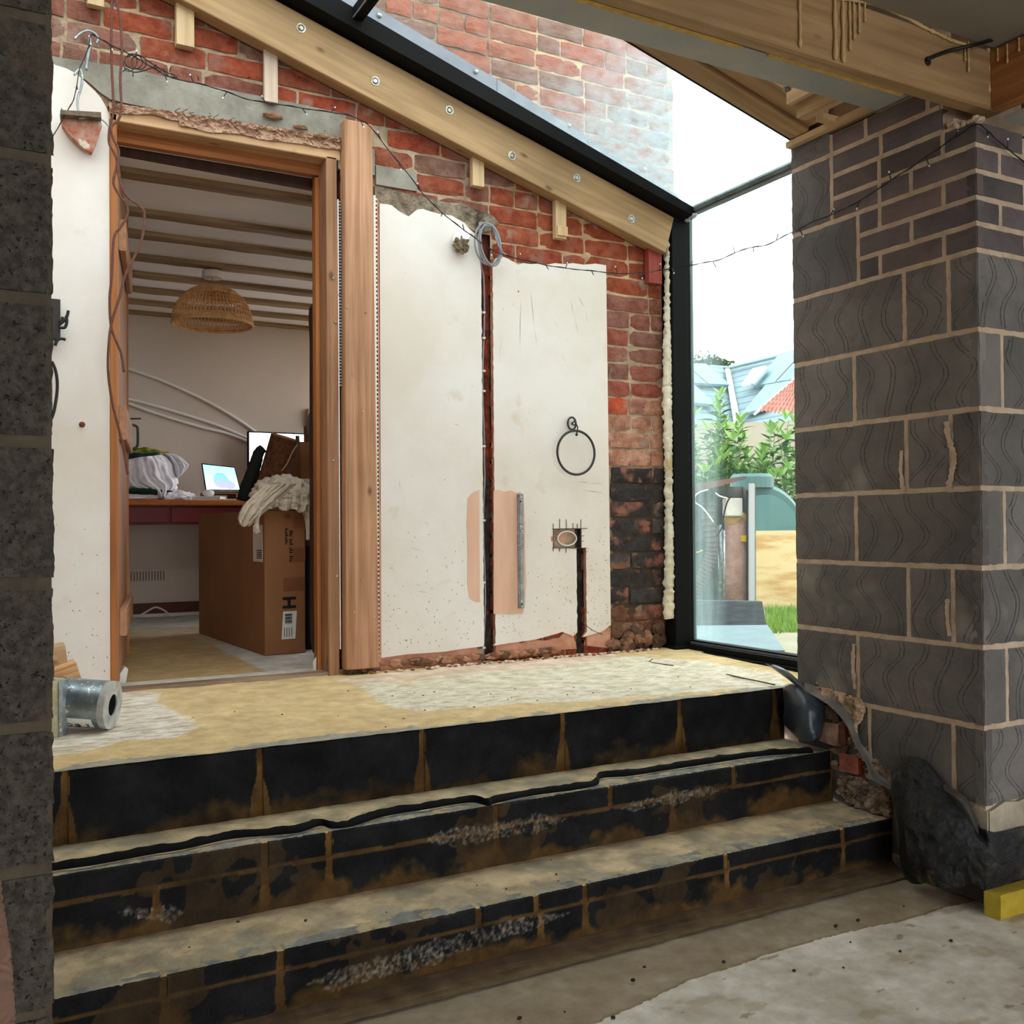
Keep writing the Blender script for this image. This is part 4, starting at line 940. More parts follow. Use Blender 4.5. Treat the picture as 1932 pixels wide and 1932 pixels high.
for (x, y0, y1, r_) in ((1862, 92, 180, .006), (1880, 92, 116, .003), (1898, 84, 120, .003), (1920, 72, 98, .003)):
    p = on(x, y0, X=2.545); q = on(x, y1, X=2.545); drip(p+V((0, 0, 0)), p.z-q.z, r_, j2)
b = MB(); pts = smoothpath([on(1748, 112, Y=1.779), on(1758, 108, Y=1.775), on(1790, 96, Y=1.77), on(1840, 84, Y=1.74), on(1880, 72, X=2.53), on(1915, 54, X=2.52), on(1960, 20, X=2.51), on(2040, -60, X=2.5)], 8); b.tube(pts, .0055, 8)
tag(b.build('black_cable', M_blkc, smooth=True), 'black cable leaving a hole in the joist and running to the top right', 'cable')
b = MB(); b.lathe([(0, 0), (.012, 0), (.012, .002), (0, .002)], on(1750, 116, Y=1.784), (0, -1, 0), 16); b.build('drilled_hole', mat('hole_dark', (40, 24, 16), rough=1), jo)
# clumps in the gap on the pier top
b = MB()
for i, q in enumerate(((1800, 232), (1812, 236), (1824, 232), (1836, 228), (1846, 224))): b.blob(on(*q, X=2.50)+V((0, 0, -.004)), (.02, .016, .012), 2, .5, 3, seed=i)
b.build('mortar_clump', M_mortar, wr)

# ================================================================ DOORWAY
d1 = thing('door_frame', (.8, 3.55, FZ), None, None); d1.name = 'door_1'; struct(d1)
def frbox(name, x0, x1, y0, y1, z0, z1, m):
    b = MB()
    if z1-z0 > x1-x0: b.beam(((x0+x1)/2, (y0+y1)/2, z0), ((x0+x1)/2, (y0+y1)/2, z1), y1-y0, x1-x0, up=(1, 0, 0), bev=.003)
    else: b.beam((x0, (y0+y1)/2, (z0+z1)/2), (x1, (y0+y1)/2, (z0+z1)/2), y1-y0, z1-z0, bev=.003)
    return b.build(name, m, d1)
frbox('jamb', 1.150, 1.192, 3.520, 3.60, FZ-.01, 2.455, M_frame)
frbox('jamb', 1.150, 1.190, 3.60, 3.70, FZ-.01, 2.455, M_oak)
frbox('jamb', .398, .422, 3.520, 3.70, FZ-.02, 2.47, M_oak)
frbox('stop_strip', 1.134, 1.150, 3.60, 3.625, FZ-.01, 2.40, M_oak)
b = MB(); b.beam((.398, 3.56, 2.470), (1.203, 3.56, 2.470), .08, .045, bev=.003); b.build('head', wood('pale_head_wood', (196, 158, 118), (170, 130, 92), gs=(1.6, 30, 30)), d1)
b = MB(); b.beam((.398, 3.65, 2.455), (1.19, 3.65, 2.455), .10, .05, bev=.003); b.build('head_lining', M_oak, d1)
b = MB(); b.beam((.42, 3.615, 2.425), (1.158, 3.615, 2.425), .022, .03); b.build('stop_strip', M_oak, d1)
b = MB(); b.beam((.42, 3.705, 2.420), (1.158, 3.705, 2.405), .02, .04); b.build('dark_edge', M_dark, d1)
for q in ((629, 525), (633, 608), (629, 868), (636, 1087)):
    b = MB(); b.lathe([(0, 0), (.006, 0), (.005, .004), (0, .005)], on(*q, Y=3.519), (0, -1, 0), 12); b.build('screw', M_zinc, d1)
b = MB()                                                          # old plaster edge between jamb and post
b.box(1.1925, 1.1955, 3.515, 3.56, .62, 2.30, 0)
b.build('paint_line', M_plaster, d1)
b = MB()
for i in range(60): 
    zz = 1.6+.7*i/60; b.box(1.197, 1.205, 3.515, 3.518, zz, zz+.006)
b.build('bead_mesh', M_galv, d1)
# the open door leaf, seen almost edge-on
d2 = thing('door_leaf', (.43, 3.62, FZ), None, None); d2.name = 'door_2'; struct(d2)
A, B_ = V((.428, 3.64, 0)), V((.552, 4.40, 0)); dd = (B_-A).normalized(); nn = V((dd.y, -dd.x, 0))
def onleaf(s, h, z): return A+dd*s+nn*h+V((0, 0, z))
b = MB(); L_ = (B_-A).length
for i in range(6):
    s0 = L_*i/6+.002; b.beam(onleaf((s0+L_*(i+1)/6-.002)/2, .0, FZ+.02), onleaf((s0+L_*(i+1)/6-.002)/2, .0, 2.40), L_/6-.005, .022, up=nn)
b.build('boards', M_pinkw, d2)
for (z0, z1, s0, s1) in ((1.385, 1.505, .03, .70), (.70, .80, .03, .70), (2.05, 2.16, .03, .70)):
    b = MB(); b.beam(onleaf(s0, .024, (z0+z1)/2), onleaf(s1, .024, (z0+z1)/2), .024, z1-z0, bev=.004); b.build('ledge', M_pinkw, d2)
b = MB(); b.beam(onleaf(L_+.004, 0, FZ+.02), onleaf(L_+.004, 0, 2.40), .012, .036, up=nn); b.build('edge_lipping', M_oak, d2)
b = MB(); hp = on(237, 801, Y=4.38); D_ = 4.38
def hh(x, y): return on(x, y, Y=D_)
b.tube(smoothpath([hh(234, 802), hh(250, 802), hh(258, 805), hh(260, 812), hh(260, 835), hh(258, 843), hh(250, 847), hh(234, 848)], 5), .0055, 10); b.build('pull_handle', M_iron, d2, smooth=True)
b = MB(); b.tube([hh(236, 782), hh(240, 788), hh(246, 790), hh(266, 790)], [.010, .008, .004, .003], 10); b.tube([hh(238, 770), hh(240, 776), hh(238, 784), hh(240, 800)], .004, 8); b.build('latch', M_iron, d2, smooth=True)

# ================================================================ THINGS ON THE HOUSE WALL
# brown flex hanging over the doorway
cable_pts = ((( 212, -10), (210, 60), (211, 130), (213, 170), (214, 210), (207, 240), (206, 270), (216, 290), (221, 310), (214, 345), (228, 372), (239, 385), (240, 408), (226, 430), (215, 450), (211, 520), (207, 560), (208, 600), (212, 625), (222, 650), (229, 668), (234, 702)),
             ((214, -10), (226, 30), (230, 90), (227, 150), (229, 200), (224, 225), (210, 240), (214, 262), (224, 285), (222, 315), (229, 350), (241, 372), (262, 388), (272, 402), (270, 440), (258, 475), (236, 520), (226, 560), (213, 600), (206, 640), (204, 700), (212, 760), (222, 800), (233, 845), (241, 895)))
for i, (ps, lb_) in enumerate(zip(cable_pts, ('thin brown flex hanging at the left of the doorway, the shorter strand', 'thin brown flex looping wide at the left of the doorway, the longer strand'))):
    b = MB(); b.tube(smoothpath([on(*q, Y=3.46-.004*i) for q in ps], 6), .0042, 8); tag(b.build('hanging_flex', M_rope, smooth=True), lb_, 'cable', 'brown flexes at the doorway')
# wire hook and hanging brick shard
b = MB(); b.tube(smoothpath([on(*q, Y=3.47) for q in ((140, 74), (152, 63), (166, 58), (180, 64), (185, 74), (182, 82))], 6), .004, 8); b.tube(smoothpath([on(*q, Y=3.48) for q in ((168, 66), (170, 84), (166, 105), (162, 132))], 6), .0055, 8)
b.tube(smoothpath([on(*q, Y=3.47) for q in ((140, 142), (146, 134), (152, 132), (155, 150), (152, 170), (147, 185), (147, 205), (151, 218), (156, 226))], 6), .0038, 8); b.tube(smoothpath([on(*q, Y=3.46) for q in ((148, 224), (170, 222), (188, 224), (200, 232), (212, 246))], 6), .0032, 8)
tag(b.build('wire_hook', M_galv, smooth=True), 'bent grey wire hook hanging on the brickwork at top left', 'wire')
sh_ = thing('brick_shard', tuple(on(150, 288, Y=3.47)), 'broken brick shard hanging from a wire on the white plaster', 'brick shard')
P_ = [on(*q, Y=3.475) for q in ((115, 217), (150, 219), (190, 222), (193, 238), (187, 256), (182, 270), (174, 288), (160, 281), (150, 272), (140, 262), (128, 250), (118, 236))]
b = MB(); b.prism(P_, (0, .03, 0)); b.build('brick_piece', mat('shard_red', (178, 140, 122), (164, 92, 70), ns=30, lo=.42, hi=.6, rough=.95, bump=.8, bs=70, spots=((24, .6, .68, (206, 190, 172)),)), sh_, bevel=.003)
b = MB(); b.beam(on(114, 217, Y=3.468), on(190, 222, Y=3.468), .05, .016); b.v = [p+V((nz(p, 60), 0, nz(p, 60, 3)))*.004 for p in b.v]; b.build('mortar_edge', mat('shard_mortar', (120, 104, 88), (86, 74, 62), ns=40, rough=.95, bump=1, bs=80), sh_)
# plaster lump hanging by the cable coil
pl_ = thing('plaster_lump', tuple(on(866, 476, Y=3.49)), 'broken plaster lump stuck beside the grey cable coil', 'plaster lump')
b = MB(); b.prism([on(*q, Y=3.485) for q in ((862, 438), (868, 431), (878, 430), (888, 436), (886, 448), (882, 452), (870, 452), (858, 453))], (0, .025, 0)); b.build('skim_face', M_plaster, pl_, bevel=.002)
b = MB(); b.blob(on(870, 462, Y=3.492), (.030, .018, .028), 4, .55, 2.2, seed=3); b.build('mortar_back', mat('lump_mortar', (150, 134, 106), (92, 80, 62), ns=40, rough=.95, bump=1, bs=80, bd=.01), pl_)
# coil of grey cable and the run down the chase
b = MB()
def ell(cx, cy, rx, ry, tilt, y0, y1, turns=1.0, ph=0):
    out = []
    for i in range(int(40*turns)+1):
        t = ph+2*pi*i/40; x = rx*cos(t); y = ry*sin(t); out.append(on(cx+x*cos(tilt)-y*sin(tilt), cy+x*sin(tilt)+y*cos(tilt), Y=y0+(y1-y0)*i/(40*turns)))
    return out
b.tube(ell(920, 460, 24, 40, -.12, 3.487, 3.478, 1.0, -2.2), .0040, 8); b.tube(ell(924, 464, 20, 38, -.18, 3.475, 3.468, 1.0, -2), .0040, 8); b.tube(ell(926, 462, 18, 40, -.2, 3.465, 3.46, 1.0, -1), .0034, 8)
b.tube(smoothpath([on(*q, Y=3.47) for q in ((930, 430), (938, 450), (944, 468), (946, 482), (940, 492))], 6), .0055, 8); b.tube(smoothpath([on(*q, Y=3.46) for q in ((934, 446), (940, 462), (948, 476), (956, 481))], 6), .0035, 8)
cc = thing('cable_coil', tuple(on(915, 500, Y=3.49)), 'coil of grey cable hanging at the top of the tall wall chase', 'cable')
b.build('coil', M_cable, cc, smooth=True)
b = MB(); ps = [on(905, 420, Y=3.50), on(906, 460, Y=3.51), on(907, 500, Y=3.54)]
for i in range(24):
    t = i/23; y = 520+(1246-520)*t; ps.append(on(912+1.8*sin(t*17)+1.5*(t > .5), y, Y=3.546))
b.tube(smoothpath(ps, 4), .0042, 8); b.build('cable_run', M_cable, cc, smooth=True)
for y in (590, 638, 700, 738, 842, 982, 1099, 1222):
    p = on(912, y, Y=3.543); b = MB(); b.box(p.x-.007, p.x+.007, 3.536, 3.548, p.z-.004, p.z+.004); b.build('clip', M_whc, cc, bevel=.001)
b = MB(); b.tube(smoothpath([on(*q, Y=3.475) for q in ((1098, 1175), (1108, 1182), (1120, 1190), (1136, 1197))], 4), .0015, 6); tag(b.build('loose_wire', M_blkc), 'short loose black wire lying across the plaster near the low chase', 'wire')
# towel ring
tr = thing('towel_ring', tuple(on(1087, 888, Y=3.49)), 'black wrought iron towel ring with a scrolled hook on the plaster', 'towel ring')
b = MB(); c0 = on(1079, 799, Y=3.51); b.tube([c0+V((.020*cos(t), 0, .026*sin(t))) for t in [2*pi*i/32 for i in range(33)]], .0042, 8, cap=False); b.build('back_ring', M_iron, tr, smooth=True)
b = MB(); b.lathe([(0, 0), (.006, 0), (.005, .004), (0, .005)], c0, (0, -1, 0), 12); b.build('screw', M_galv, tr)
b = MB(); sp = [c0+V(((.004+.0045*i/14)*cos(i*.35+1), -.014, (.004+.0055*i/14)*sin(i*.35+1))) for i in range(20)]+[on(1090, 806, Y=3.49), on(1088, 818, Y=3.485)]; b.tube(smoothpath(sp, 2), .003, 8); b.build('scroll_hook', M_iron, tr, smooth=True)
b = MB(); c1_ = on(1087, 854, Y=3.488); rx = (on(1122, 854, Y=3.488)-on(1052, 854, Y=3.488)).length/2; b.tube([c1_+V((rx*cos(t), 0, rx*1.0*sin(t))) for t in [2*pi*i/64 for i in range(65)]], .0052, 10, cap=False); b.build('ring', M_iron, tr, smooth=True)
b = MB(); b.lathe([(.0045, -.004), (.007, 0), (.0045, .004)], on(1088, 820, Y=3.486), (1, 0, 0), 12); b.build('collar', M_iron, tr, smooth=True)
# socket cut-out with old round box and ring
so = thing('socket_cutout', tuple(on(1068, 1034, Y=3.53)), 'rectangular socket hole cut in the plaster with a round pink plug inside', 'wall socket hole')
b = MB(); a0, a1, z0, z1 = hx0, hx1, hz0, hz1; b.box(a0, a1, 3.552, 3.558, z0, z1); b.box(a0-.003, a0+.001, 3.53, 3.556, z0, z1); b.box(a1-.001, a1+.003, 3.53, 3.556, z0, z1); b.box(a0, a1, 3.53, 3.556, z1-.001, z1+.003); b.box(a0, a1, 3.53, 3.556, z0-.003, z0+.001)
b.build('box_recess', mat('recess_grey', (84, 74, 66), (58, 52, 46), ns=20, rough=.9), so)
b = MB(); c_0 = on(1062, 1016, Y=3.54); 
b.lathe([(0, 0), (.027, 0), (.029, .003), (.029, .01), (.0, .01)][::-1], c_0+V((0, .01, 0)), (0, -1, 0), 28)
for k_ in range(4): b.lathe([(.0065, .0), (.008, .002), (.0095, 0)], c_0+V((.016*cos(k_*pi/2), -.0005, .016*sin(k_*pi/2))), (0, -1, 0), 16)
b.build('round_plug', mat('pink_plug', (214, 168, 148), rough=.8), so)
b = MB(); c2__ = on(1070, 1016, Y=3.528); b.tube([c2__+V((.046*cos(t), 0, .030*sin(t))) for t in [2*pi*i/40 for i in range(41)]], .003, 8, cap=False); b.build('white_ring', M_whc, so, smooth=True)
b = MB()
for (x0, y0, x1, y1) in ((1042, 998, 1108, 997), (1042, 1034, 1107, 1034), (1044, 988, 1044, 1040), (1056, 979, 1056, 998), (1068, 980, 1069, 998), (1081, 987, 1081, 998), (1089, 988, 1089, 998), (1096, 980, 1096, 1036), (1056, 1034, 1056, 1041), (1068, 1034, 1068, 1043), (1096, 1011, 1102, 1011), (1096, 1021, 1101, 1021), (1044, 1034, 1044, 1040)):
    a = on(x0, y0, Y=PT-.0012); c = on(x1, y1, Y=PT-.0012); b.beam(a, c, .0024, .0016, up=(0, -1, 0))
b.build('saw_cuts', mat('saw_cut', (70, 58, 52), rough=1), so)
b = MB(); b.box(hx0-.012, hx0-.002, PT-.001, PT+.004, hz0+.03, hz0+.05); b.build('chip', M_plpink, so)
# metal strip screwed on the patch
ms = thing('metal_channel', tuple(on(984, 1148, Y=3.51)), 'narrow galvanised metal capping strip fixed upright on the pink plaster patch', 'metal strip')
b = MB(); xa, xb = on(979, 1050, Y=3.51).x, on(989, 1050, Y=3.51).x; z0, z1 = on(984, 1148, Y=3.51).z, on(984, 932, Y=3.51).z
b.prism([(xa, 3.524, z0), (xa, 3.512, z0), (xa+.003, 3.512, z0), (xa+.005, 3.506, z0), (xb-.005, 3.506, z0), (xb-.003, 3.512, z0), (xb, 3.512, z0), (xb, 3.524, z0)], (0, 0, z1-z0)); b.build('capping', M_galv, ms)
for q in ((982, 946), (985, 1140)):
    b = MB(); b.lathe([(0, 0), (.004, 0), (.003, .003), (0, .003)], on(*q, Y=3.505), (0, -1, 0), 10); b.build('nail', M_iron, ms)
# white clip left and nail at left plaster; back box with black cables behind the left pier
eb = thing('cable_box', tuple(on(108, 640, Y=3.5)), 'black electrical box with bent black cables, beside the edge of the left pier', 'electrical box')
b = MB(); p0, p1 = on(60, 560, Y=3.49), on(114, 640, Y=3.49); b.box(p0.x, p1.x, 3.485, 3.525, p1.z, p0.z); b.build('box', mat('dark_metal_box', (58, 52, 46), (40, 36, 32), ns=12, rough=.6), eb, bevel=.002)
for ps in (((112, 612), (120, 606), (126, 598), (129, 586)), ((112, 618), (122, 618), (126, 608), (125, 596)), ((104, 652), (108, 642), (116, 639), (124, 641)), ((112, 606), (117, 604), (118, 598))):
    b = MB(); b.tube(smoothpath([on(*q, Y=3.475) for q in ps], 5), .0048, 8); b.build('cable_tail', M_blkc, eb, smooth=True)
b = MB(); b.tube(smoothpath([on(*q, Y=3.47) for q in ((98, 682), (105, 700), (108, 722), (107, 745), (102, 775), (97, 790))], 5), .005, 8); b.build('cable_loop', M_blkc, eb, smooth=True)
b = MB(); b.tube([on(155, 801, Y=3.524), on(155, 801, Y=3.50)], .004, 8); b.lathe([(0, 0), (.010, 0), (.006, .004), (0, .004)], on(155, 801, Y=3.522), (0, -1, 0), 10); tag(b.build('wall_plug', mat('plug_brown', (110, 66, 44), rough=.9)), 'small brown wall plug in the white plaster left of the doorway', 'wall plug')

# ---- fairy lights: one string from the hook, over the lintel, down to the coil, across the glass to the pier
fl_ = thing('fairy_lights', tuple(on(700, 240, Y=3.47)), 'dark string of small fairy lights draped from the hook to the brick pier', 'string lights')
A_ = [on(*q, Y=3.455) for q in ((60, 310), (104, 250), (124, 214), (138, 190), (145, 160), (150, 130), (160, 108), (168, 84), (172, 66), (190, 74), (215, 88), (240, 100), (262, 112), (300, 135), (328, 148), (375, 158), (418, 170), (470, 188), (520, 196), (570, 204), (625, 212), (660, 218))]
B2 = [on(*q, Y=3.45) for q in ((690, 232), (706, 248), (740, 292), (770, 328), (800, 368), (835, 402), (870, 430), (895, 448), (925, 470), (955, 482), (985, 490), (1040, 502), (1085, 508), (1135, 513), (1165, 516), (1215, 514), (1245, 510))]
nX = [(1275, 505), (1322, 497), (1360, 489), (1404, 470), (1446, 462), (1490, 440)]
C2 = [on(q[0], q[1], Y=3.45+(2.52-3.45)*(i+1)/7) for i, q in enumerate(nX)]
D2 = [on(*q, X=2.474) for q in ((1503, 434), (1535, 418), (1576, 402), (1630, 374), (1672, 346), (1718, 316), (1765, 284), (1800, 260), (1838, 236))]
E2 = [on(1850, 236, Y=1.775), on(1866, 250, Y=1.778), on(1885, 268, Y=1.778), on(1915, 292, Y=1.778), on(1960, 330, Y=1.778)]
wire = smoothpath(A_+B2+C2+D2+E2, 5)
b = MB(); b.tube(wire, .0017, 6); b.tube([p+V((0, -.001, .0025*sin(i*1.1))) for i, p in enumerate(wire)], .0013, 5); b.build('wire', M_blkc, fl_)
L_acc = 0; nxt = .10; kk = 0
for i in range(1, len(wire)):
    L_acc += (wire[i]-wire[i-1]).length
    if L_acc > nxt and wire[i].x > .25:
        nxt = L_acc+rnd(.085, .125); kk += 1; s_ = 1 if kk % 2 else -1
        d = V((rnd(-.016, .018), -.004, s_*rnd(.020, .030))); p = wire[i]
        b = MB(); b.tube([p, p+d*.85], .0019, 6); b.tube([p+d*.8, p+d], .0023, 6, mi=1); b.build('bulb', [M_blkc, M_bulb], fl_)
# tangle of spare string on the brickwork
tg = thing('string_tangle', tuple(on(262, 140, Y=3.47)), 'tangled black loops of string lights on the brickwork above the doorway', 'string lights')
b = MB()
b.tube(ell(252, 116, 17, 14, .2, 3.462, 3.468), .0017, 6); b.tube(ell(262, 118, 14, 13, .5, 3.456, 3.464), .0017, 6); b.tube(ell(246, 118, 12, 17, .3, 3.45, 3.46), .0015, 6)
b.tube(smoothpath([on(*q, Y=3.462) for q in ((240, 108), (256, 102), (275, 112), (290, 122), (306, 132), (322, 146), (330, 142), (318, 138), (304, 130), (288, 128), (270, 134), (252, 136), (236, 128))], 5), .0018, 6)
b.build('loops', M_blkc, tg)
for q, d in (((251, 136), (0, 8)), ((290, 126), (5, -4)), ((305, 132), (-7, 6)), ((320, 136), (2, -9)), ((326, 148), (8, -3)), ((238, 130), (-6, 5)), ((375, 152), (-2, -8))):
    b = MB(); b.tube([on(*q, Y=3.46), on(q[0]+d[0], q[1]+d[1], Y=3.455)], .002, 6); b.build('bulb', M_blkc, tg)

# ================================================================ THINGS ON THE LANDING AND STEPS
# upright grey insulation roll and silver pipe section beside the left pier
FL = .505
c = on(108, 1394, Z=FL); roll = thing('insulation_roll', (c.x-.02, c.y+.05, FL), 'short upright cut of foil-faced insulation tube, half hidden by the left pier', 'insulation')
b = MB(); r0 = .062; cx, cy = on(131, 1330, Y=c.y+.03).x-r0, c.y+.05; H_ = on(118, 1286, Y=c.y).z-FL
b.lathe([(r0*.45, 0), (r0*.94, 0), (r0*.94, H_), (r0*.45, H_), (r0*.45, 0)], (cx, cy, FL), seg=36); b.build('wool_core', mat('mineral_wool', (198, 190, 158), (170, 160, 126), ns=40, rough=.95, bump=.8, bs=90, bd=.006), roll)
b = MB(); b.v = []; 
b.prism([(cx+r0*1.0*cos(t), cy+r0*1.0*sin(t), FL) for t in [-1.0+i*.2 for i in range(24)]]+[(cx+r0*.95*cos(t), cy+r0*.95*sin(t), FL) for t in [-1.0+i*.2 for i in range(23, -1, -1)]], (0, 0, H_+.002)); b.build('foil_skin', M_galv, roll)
pc = V(on(226, 1330, Z=FL+.075)); 
tb = thing('pipe_section', tuple(on(180, 1372, Z=FL)), 'silver foil insulated pipe section lying on the landing, with a white CE label', 'pipe insulation')
e1 = on(207, 1322, Y=2.99); e0 = on(133, 1310, Y=3.10); ax = (e1-e0).normalized(); RR = .066
e1 = on(213, 1334, Y=2.96); e1 = V((e1.x, e1.y, FL+RR+.008)); e0 = e1+V((-.235, .125, .022)); ax = (e1-e0).normalized(); Lp = (e1-e0).length
b = MB(); b.lathe([(RR*.42, 0), (RR, 0), (RR, Lp*.46)], e0, ax, 40); b.build('bare_end', mat('dark_foil_band', (66, 68, 70), (48, 50, 52), ns=20, rough=.5, metal=.4, spots=((50, .64, .70, (190, 192, 192)),)), tb, smooth=True)
b = MB(); b.lathe([(RR*1.01, Lp*.46), (RR*1.01, Lp*.93)], e0, ax, 40); b.build('foil_wrap', mat('silver_foil', (150, 164, 172), (116, 128, 136), ns=22, rough=.32, metal=.75, spots=((70, .62, .68, (226, 230, 232)),), bump=.15, bs=60), tb, smooth=True)
b = MB(); b.lathe([(RR*1.015, Lp*.93), (RR*1.015, Lp), (RR*.46, Lp), (RR*.46, Lp*.985)], e0, ax, 40); b.build('rim', mat('pale_rim', (186, 186, 182), (150, 148, 146), ns=30, rough=.6, metal=.2), tb)
b = MB(); b.lathe([(RR*.46, Lp*.985), (RR*.40, Lp*.5), (0, Lp*.5)], e0, ax, 30); b.build('bore', mat('bore_black', (16, 16, 16), rough=.9), tb)
# label wraps the lower front of the tube
side = ax.cross(V((0, 0, 1))).normalized()
if side.y > 0: side = -side
def tubept(s, th_, r=RR*1.018): return e0+ax*s+(side*cos(th_)+V((0, 0, 1))*sin(th_))*r
b = MB(); b.grid(lambda u, v: tubept(Lp*(.16+.70*u), radians(-62+34*v)), 12, 8); b.build('label', M_label, tb)
b = MB()
def glyph(b, s, th_, strokes, sc, r=RR*1.021, flip=False):
    for st in strokes:
        for (p, q) in zip(st, st[1:]):
            A1 = tubept(s-(p[0])*sc, th_-(p[1])*sc/RR, r); A2 = tubept(s-(q[0])*sc, th_-(q[1])*sc/RR, r); b.beam(A1, A2, sc*.16, .0006, up=(0, -1, 0))
def arc(cx, cy, r, a0, a1, n=8): return [(cx+r*cos(radians(a0+(a1-a0)*i/n)), cy+r*sin(radians(a0+(a1-a0)*i/n))) for i in range(n+1)]
T_ = radians(-46)
M_none = None; glyph(b, Lp*.64, T_, [arc(.5, .5, .5, 50, 310)], .016); b.build('printed_letter', M_ink, tb); b = MB(); glyph(b, Lp*.58, T_, [arc(.5, .5, .5, 50, 310), [(.05, .5), (.55, .5)]], .016); b.build('printed_letter', M_ink, tb); b = MB()
glyph(b, Lp*.73, T_, [arc(.5, .5, .45, 0, 360, 12), arc(.4, .45, .2, 0, 360, 8)], .016); b.build('printed_symbol', M_ink, tb); b = MB()
glyph(b, Lp*.82, T_, [[(0, 0), (.8, 0), (0, .5), (.8, 1), (0, 1)]], .012); b.build('printed_symbol', M_ink, tb); b = MB()
for k_ in range(8): glyph(b, Lp*(.48+.012*k_), radians(-40), [[(0, 0), (.5, .1)], [(.1, .6), (.6, .5)]], .008)
b.build('printing', M_ink, tb)
# timber offcuts behind
b = MB(); a = on(118, 1278, Y=3.30); 
b.beam(on(60, 1292, Y=3.30), on(146, 1262, Y=3.30), .10, .055, bev=.003); tag(b.build('timber_offcut', wood('cut_end', (232, 196, 150), (200, 140, 88), gs=(3, 60, 60))), 'split pale timber offcut resting on the silver pipe section', 'offcut', 'offcuts behind the left pier')
b = MB(); b.beam(on(60, 1248, Y=3.36), on(124, 1236, Y=3.36), .09, .075, bev=.003); b.beam(on(60, 1262, Y=3.36), on(110, 1252, Y=3.36), .10, .10); tag(b.build('timber_offcut', M_pinel), 'upper pale timber offcut leaning on the plaster left of the doorway', 'offcut', 'offcuts behind the left pier')
b = MB(); p0 = on(60, 1300, Y=3.36); b.box(-.1, on(132, 1290, Y=3.4).x, 3.24, 3.50, FL+.012, on(100, 1297, Y=3.36).z); tag(b.build('timber_stack_board', mat('grey_board', (176, 172, 168), (150, 146, 140), ns=5, rough=.7)), 'grey-white board under the offcuts by the wall', 'board')

# membrane strip on the middle step
b = MB(); topl = [(60, 1622), (98, 1617), (180, 1606), (280, 1588), (350, 1577), (430, 1560), (510, 1553), (560, 1548), (600, 1536), (622, 1541), (660, 1537), (720, 1519), (800, 1506), (880, 1494), (915, 1500), (930, 1495), (1000, 1481), (1080, 1471), (1120, 1462), (1128, 1450), (1180, 1446), (1240, 1437), (1330, 1424), (1420, 1411), (1490, 1406), (1526, 1405)]
tp = smoothpath([on(*q, Z=.352) for q in topl], 8); n = len(tp); tp = [V((p.x, p.y-.008, p.z-.008)) for p in tp]
def ms_(u, v):
    i = min(n-1, int(u*(n-1))); p = tp[i]; w_ = .004*fbm(p, 18)
    return V((p.x, p.y-.012*v*(1-v)*2-.010*v+w_*.4*(1-v), .3275+(p.z-.3275+w_)*(1-v)))
b.grid(ms_, n-1, 6); tag(b.build('membrane_strip', mat('matt_black_membrane', (10, 10, 11), (16, 16, 17), ns=9, rough=.8, spec=.1), solid=.001), 'wavy black membrane strip standing along the middle step', 'membrane')
# crumbs on the landing
sd = random.Random(3); crumbs = []
for i in range(26):
    pass
b = MB()
for i in range(150):
    t = sd.random(); x = 1.30+1.38*t; y = 3.505-.03*sd.random(); s_ = sd.uniform(.004, .012); b.blob((x, y, .527), (s_, s_*.7, s_*.6), 1, .4, 3, 0, (236, 214, 192) if sd.random() < .6 else (150, 104, 78), seed=i)
for i in range(70):
    x = 1.34+.8*sd.random(); s_ = sd.uniform(.01, .024); b.blob((x, 3.52, .545+.01*sd.random()), (s_*1.5, s_*.5, s_*.7), 2, .5, 3, 0, sd.choice(((198, 150, 120), (140, 100, 76), (176, 126, 98), (110, 82, 64))), seed=i)
for i in range(26):
    x = 1.20+.13*sd.random(); s_ = sd.uniform(.008, .016); b.blob((x, 3.50+.03*sd.random(), .532+.012*sd.random()), (s_*1.3, s_*.7, s_*.7), 2, .5, 3, 0, sd.choice(((84, 62, 50), (120, 92, 74))), seed=i)
for i in range(30):
    x = 2.40+.30*sd.random(); s_ = sd.uniform(.012, .03); b.blob((x, 3.515+.01*sd.random(), .535+.06*sd.random()*(1 if x < 2.5 else 1.5)), (s_, s_*.6, s_), 2, .5, 3, 0, sd.choice(((128, 96, 76), (96, 74, 60), (150, 112, 88))), seed=i)
tag(b.build('rubble', mat('rubble', W_, (204, 190, 178), ns=30, rough=.95, bump=.8, bs=80, attr=True)), 'loose plaster and mortar crumbs heaped along the foot of the brick wall', 'rubble', kind='stuff')
b = MB()
for i in range(34):
    s_ = sd.uniform(.0012, .003); x = sd.uniform(.5, 2.3); y = sd.uniform(2.62, 3.4); b.blob((x, y, .503+.025*(y-2.565)), (s_*1.5, s_, s_*.6), 1, .4, 3, 0, (64, 48, 36), seed=i)
for i in range(9):
    s_ = sd.uniform(.0015, .003); x = sd.uniform(.3, 2.3); b.blob((x, sd.uniform(2.13, 2.32), .163), (s_*1.5, s_, s_), 1, .4, 3, 0, (84, 64, 44), seed=i)
for i in range(16):
    s_ = sd.uniform(.002, .005); x = sd.uniform(.9, 2.3); b.blob((x, sd.uniform(1.6, 2.0), .003), (s_*1.5, s_, s_), 1, .4, 3, 0, (60, 46, 34), seed=i)
tag(b.build('grit', MATS['rubble']), 'dark grit specks scattered over the landing and steps', 'grit', kind='stuff')
b = MB(); b.tube(smoothpath([on(*q, Z=FL+.01) for q in ((1178, 1238), (1200, 1243), (1215, 1247), (1240, 1252), (1270, 1256))], 4), [.003]*17, 6); b.tube([on(1225, 1248, Z=FL+.012), on(1232, 1244, Z=FL+.012)], .003, 5)
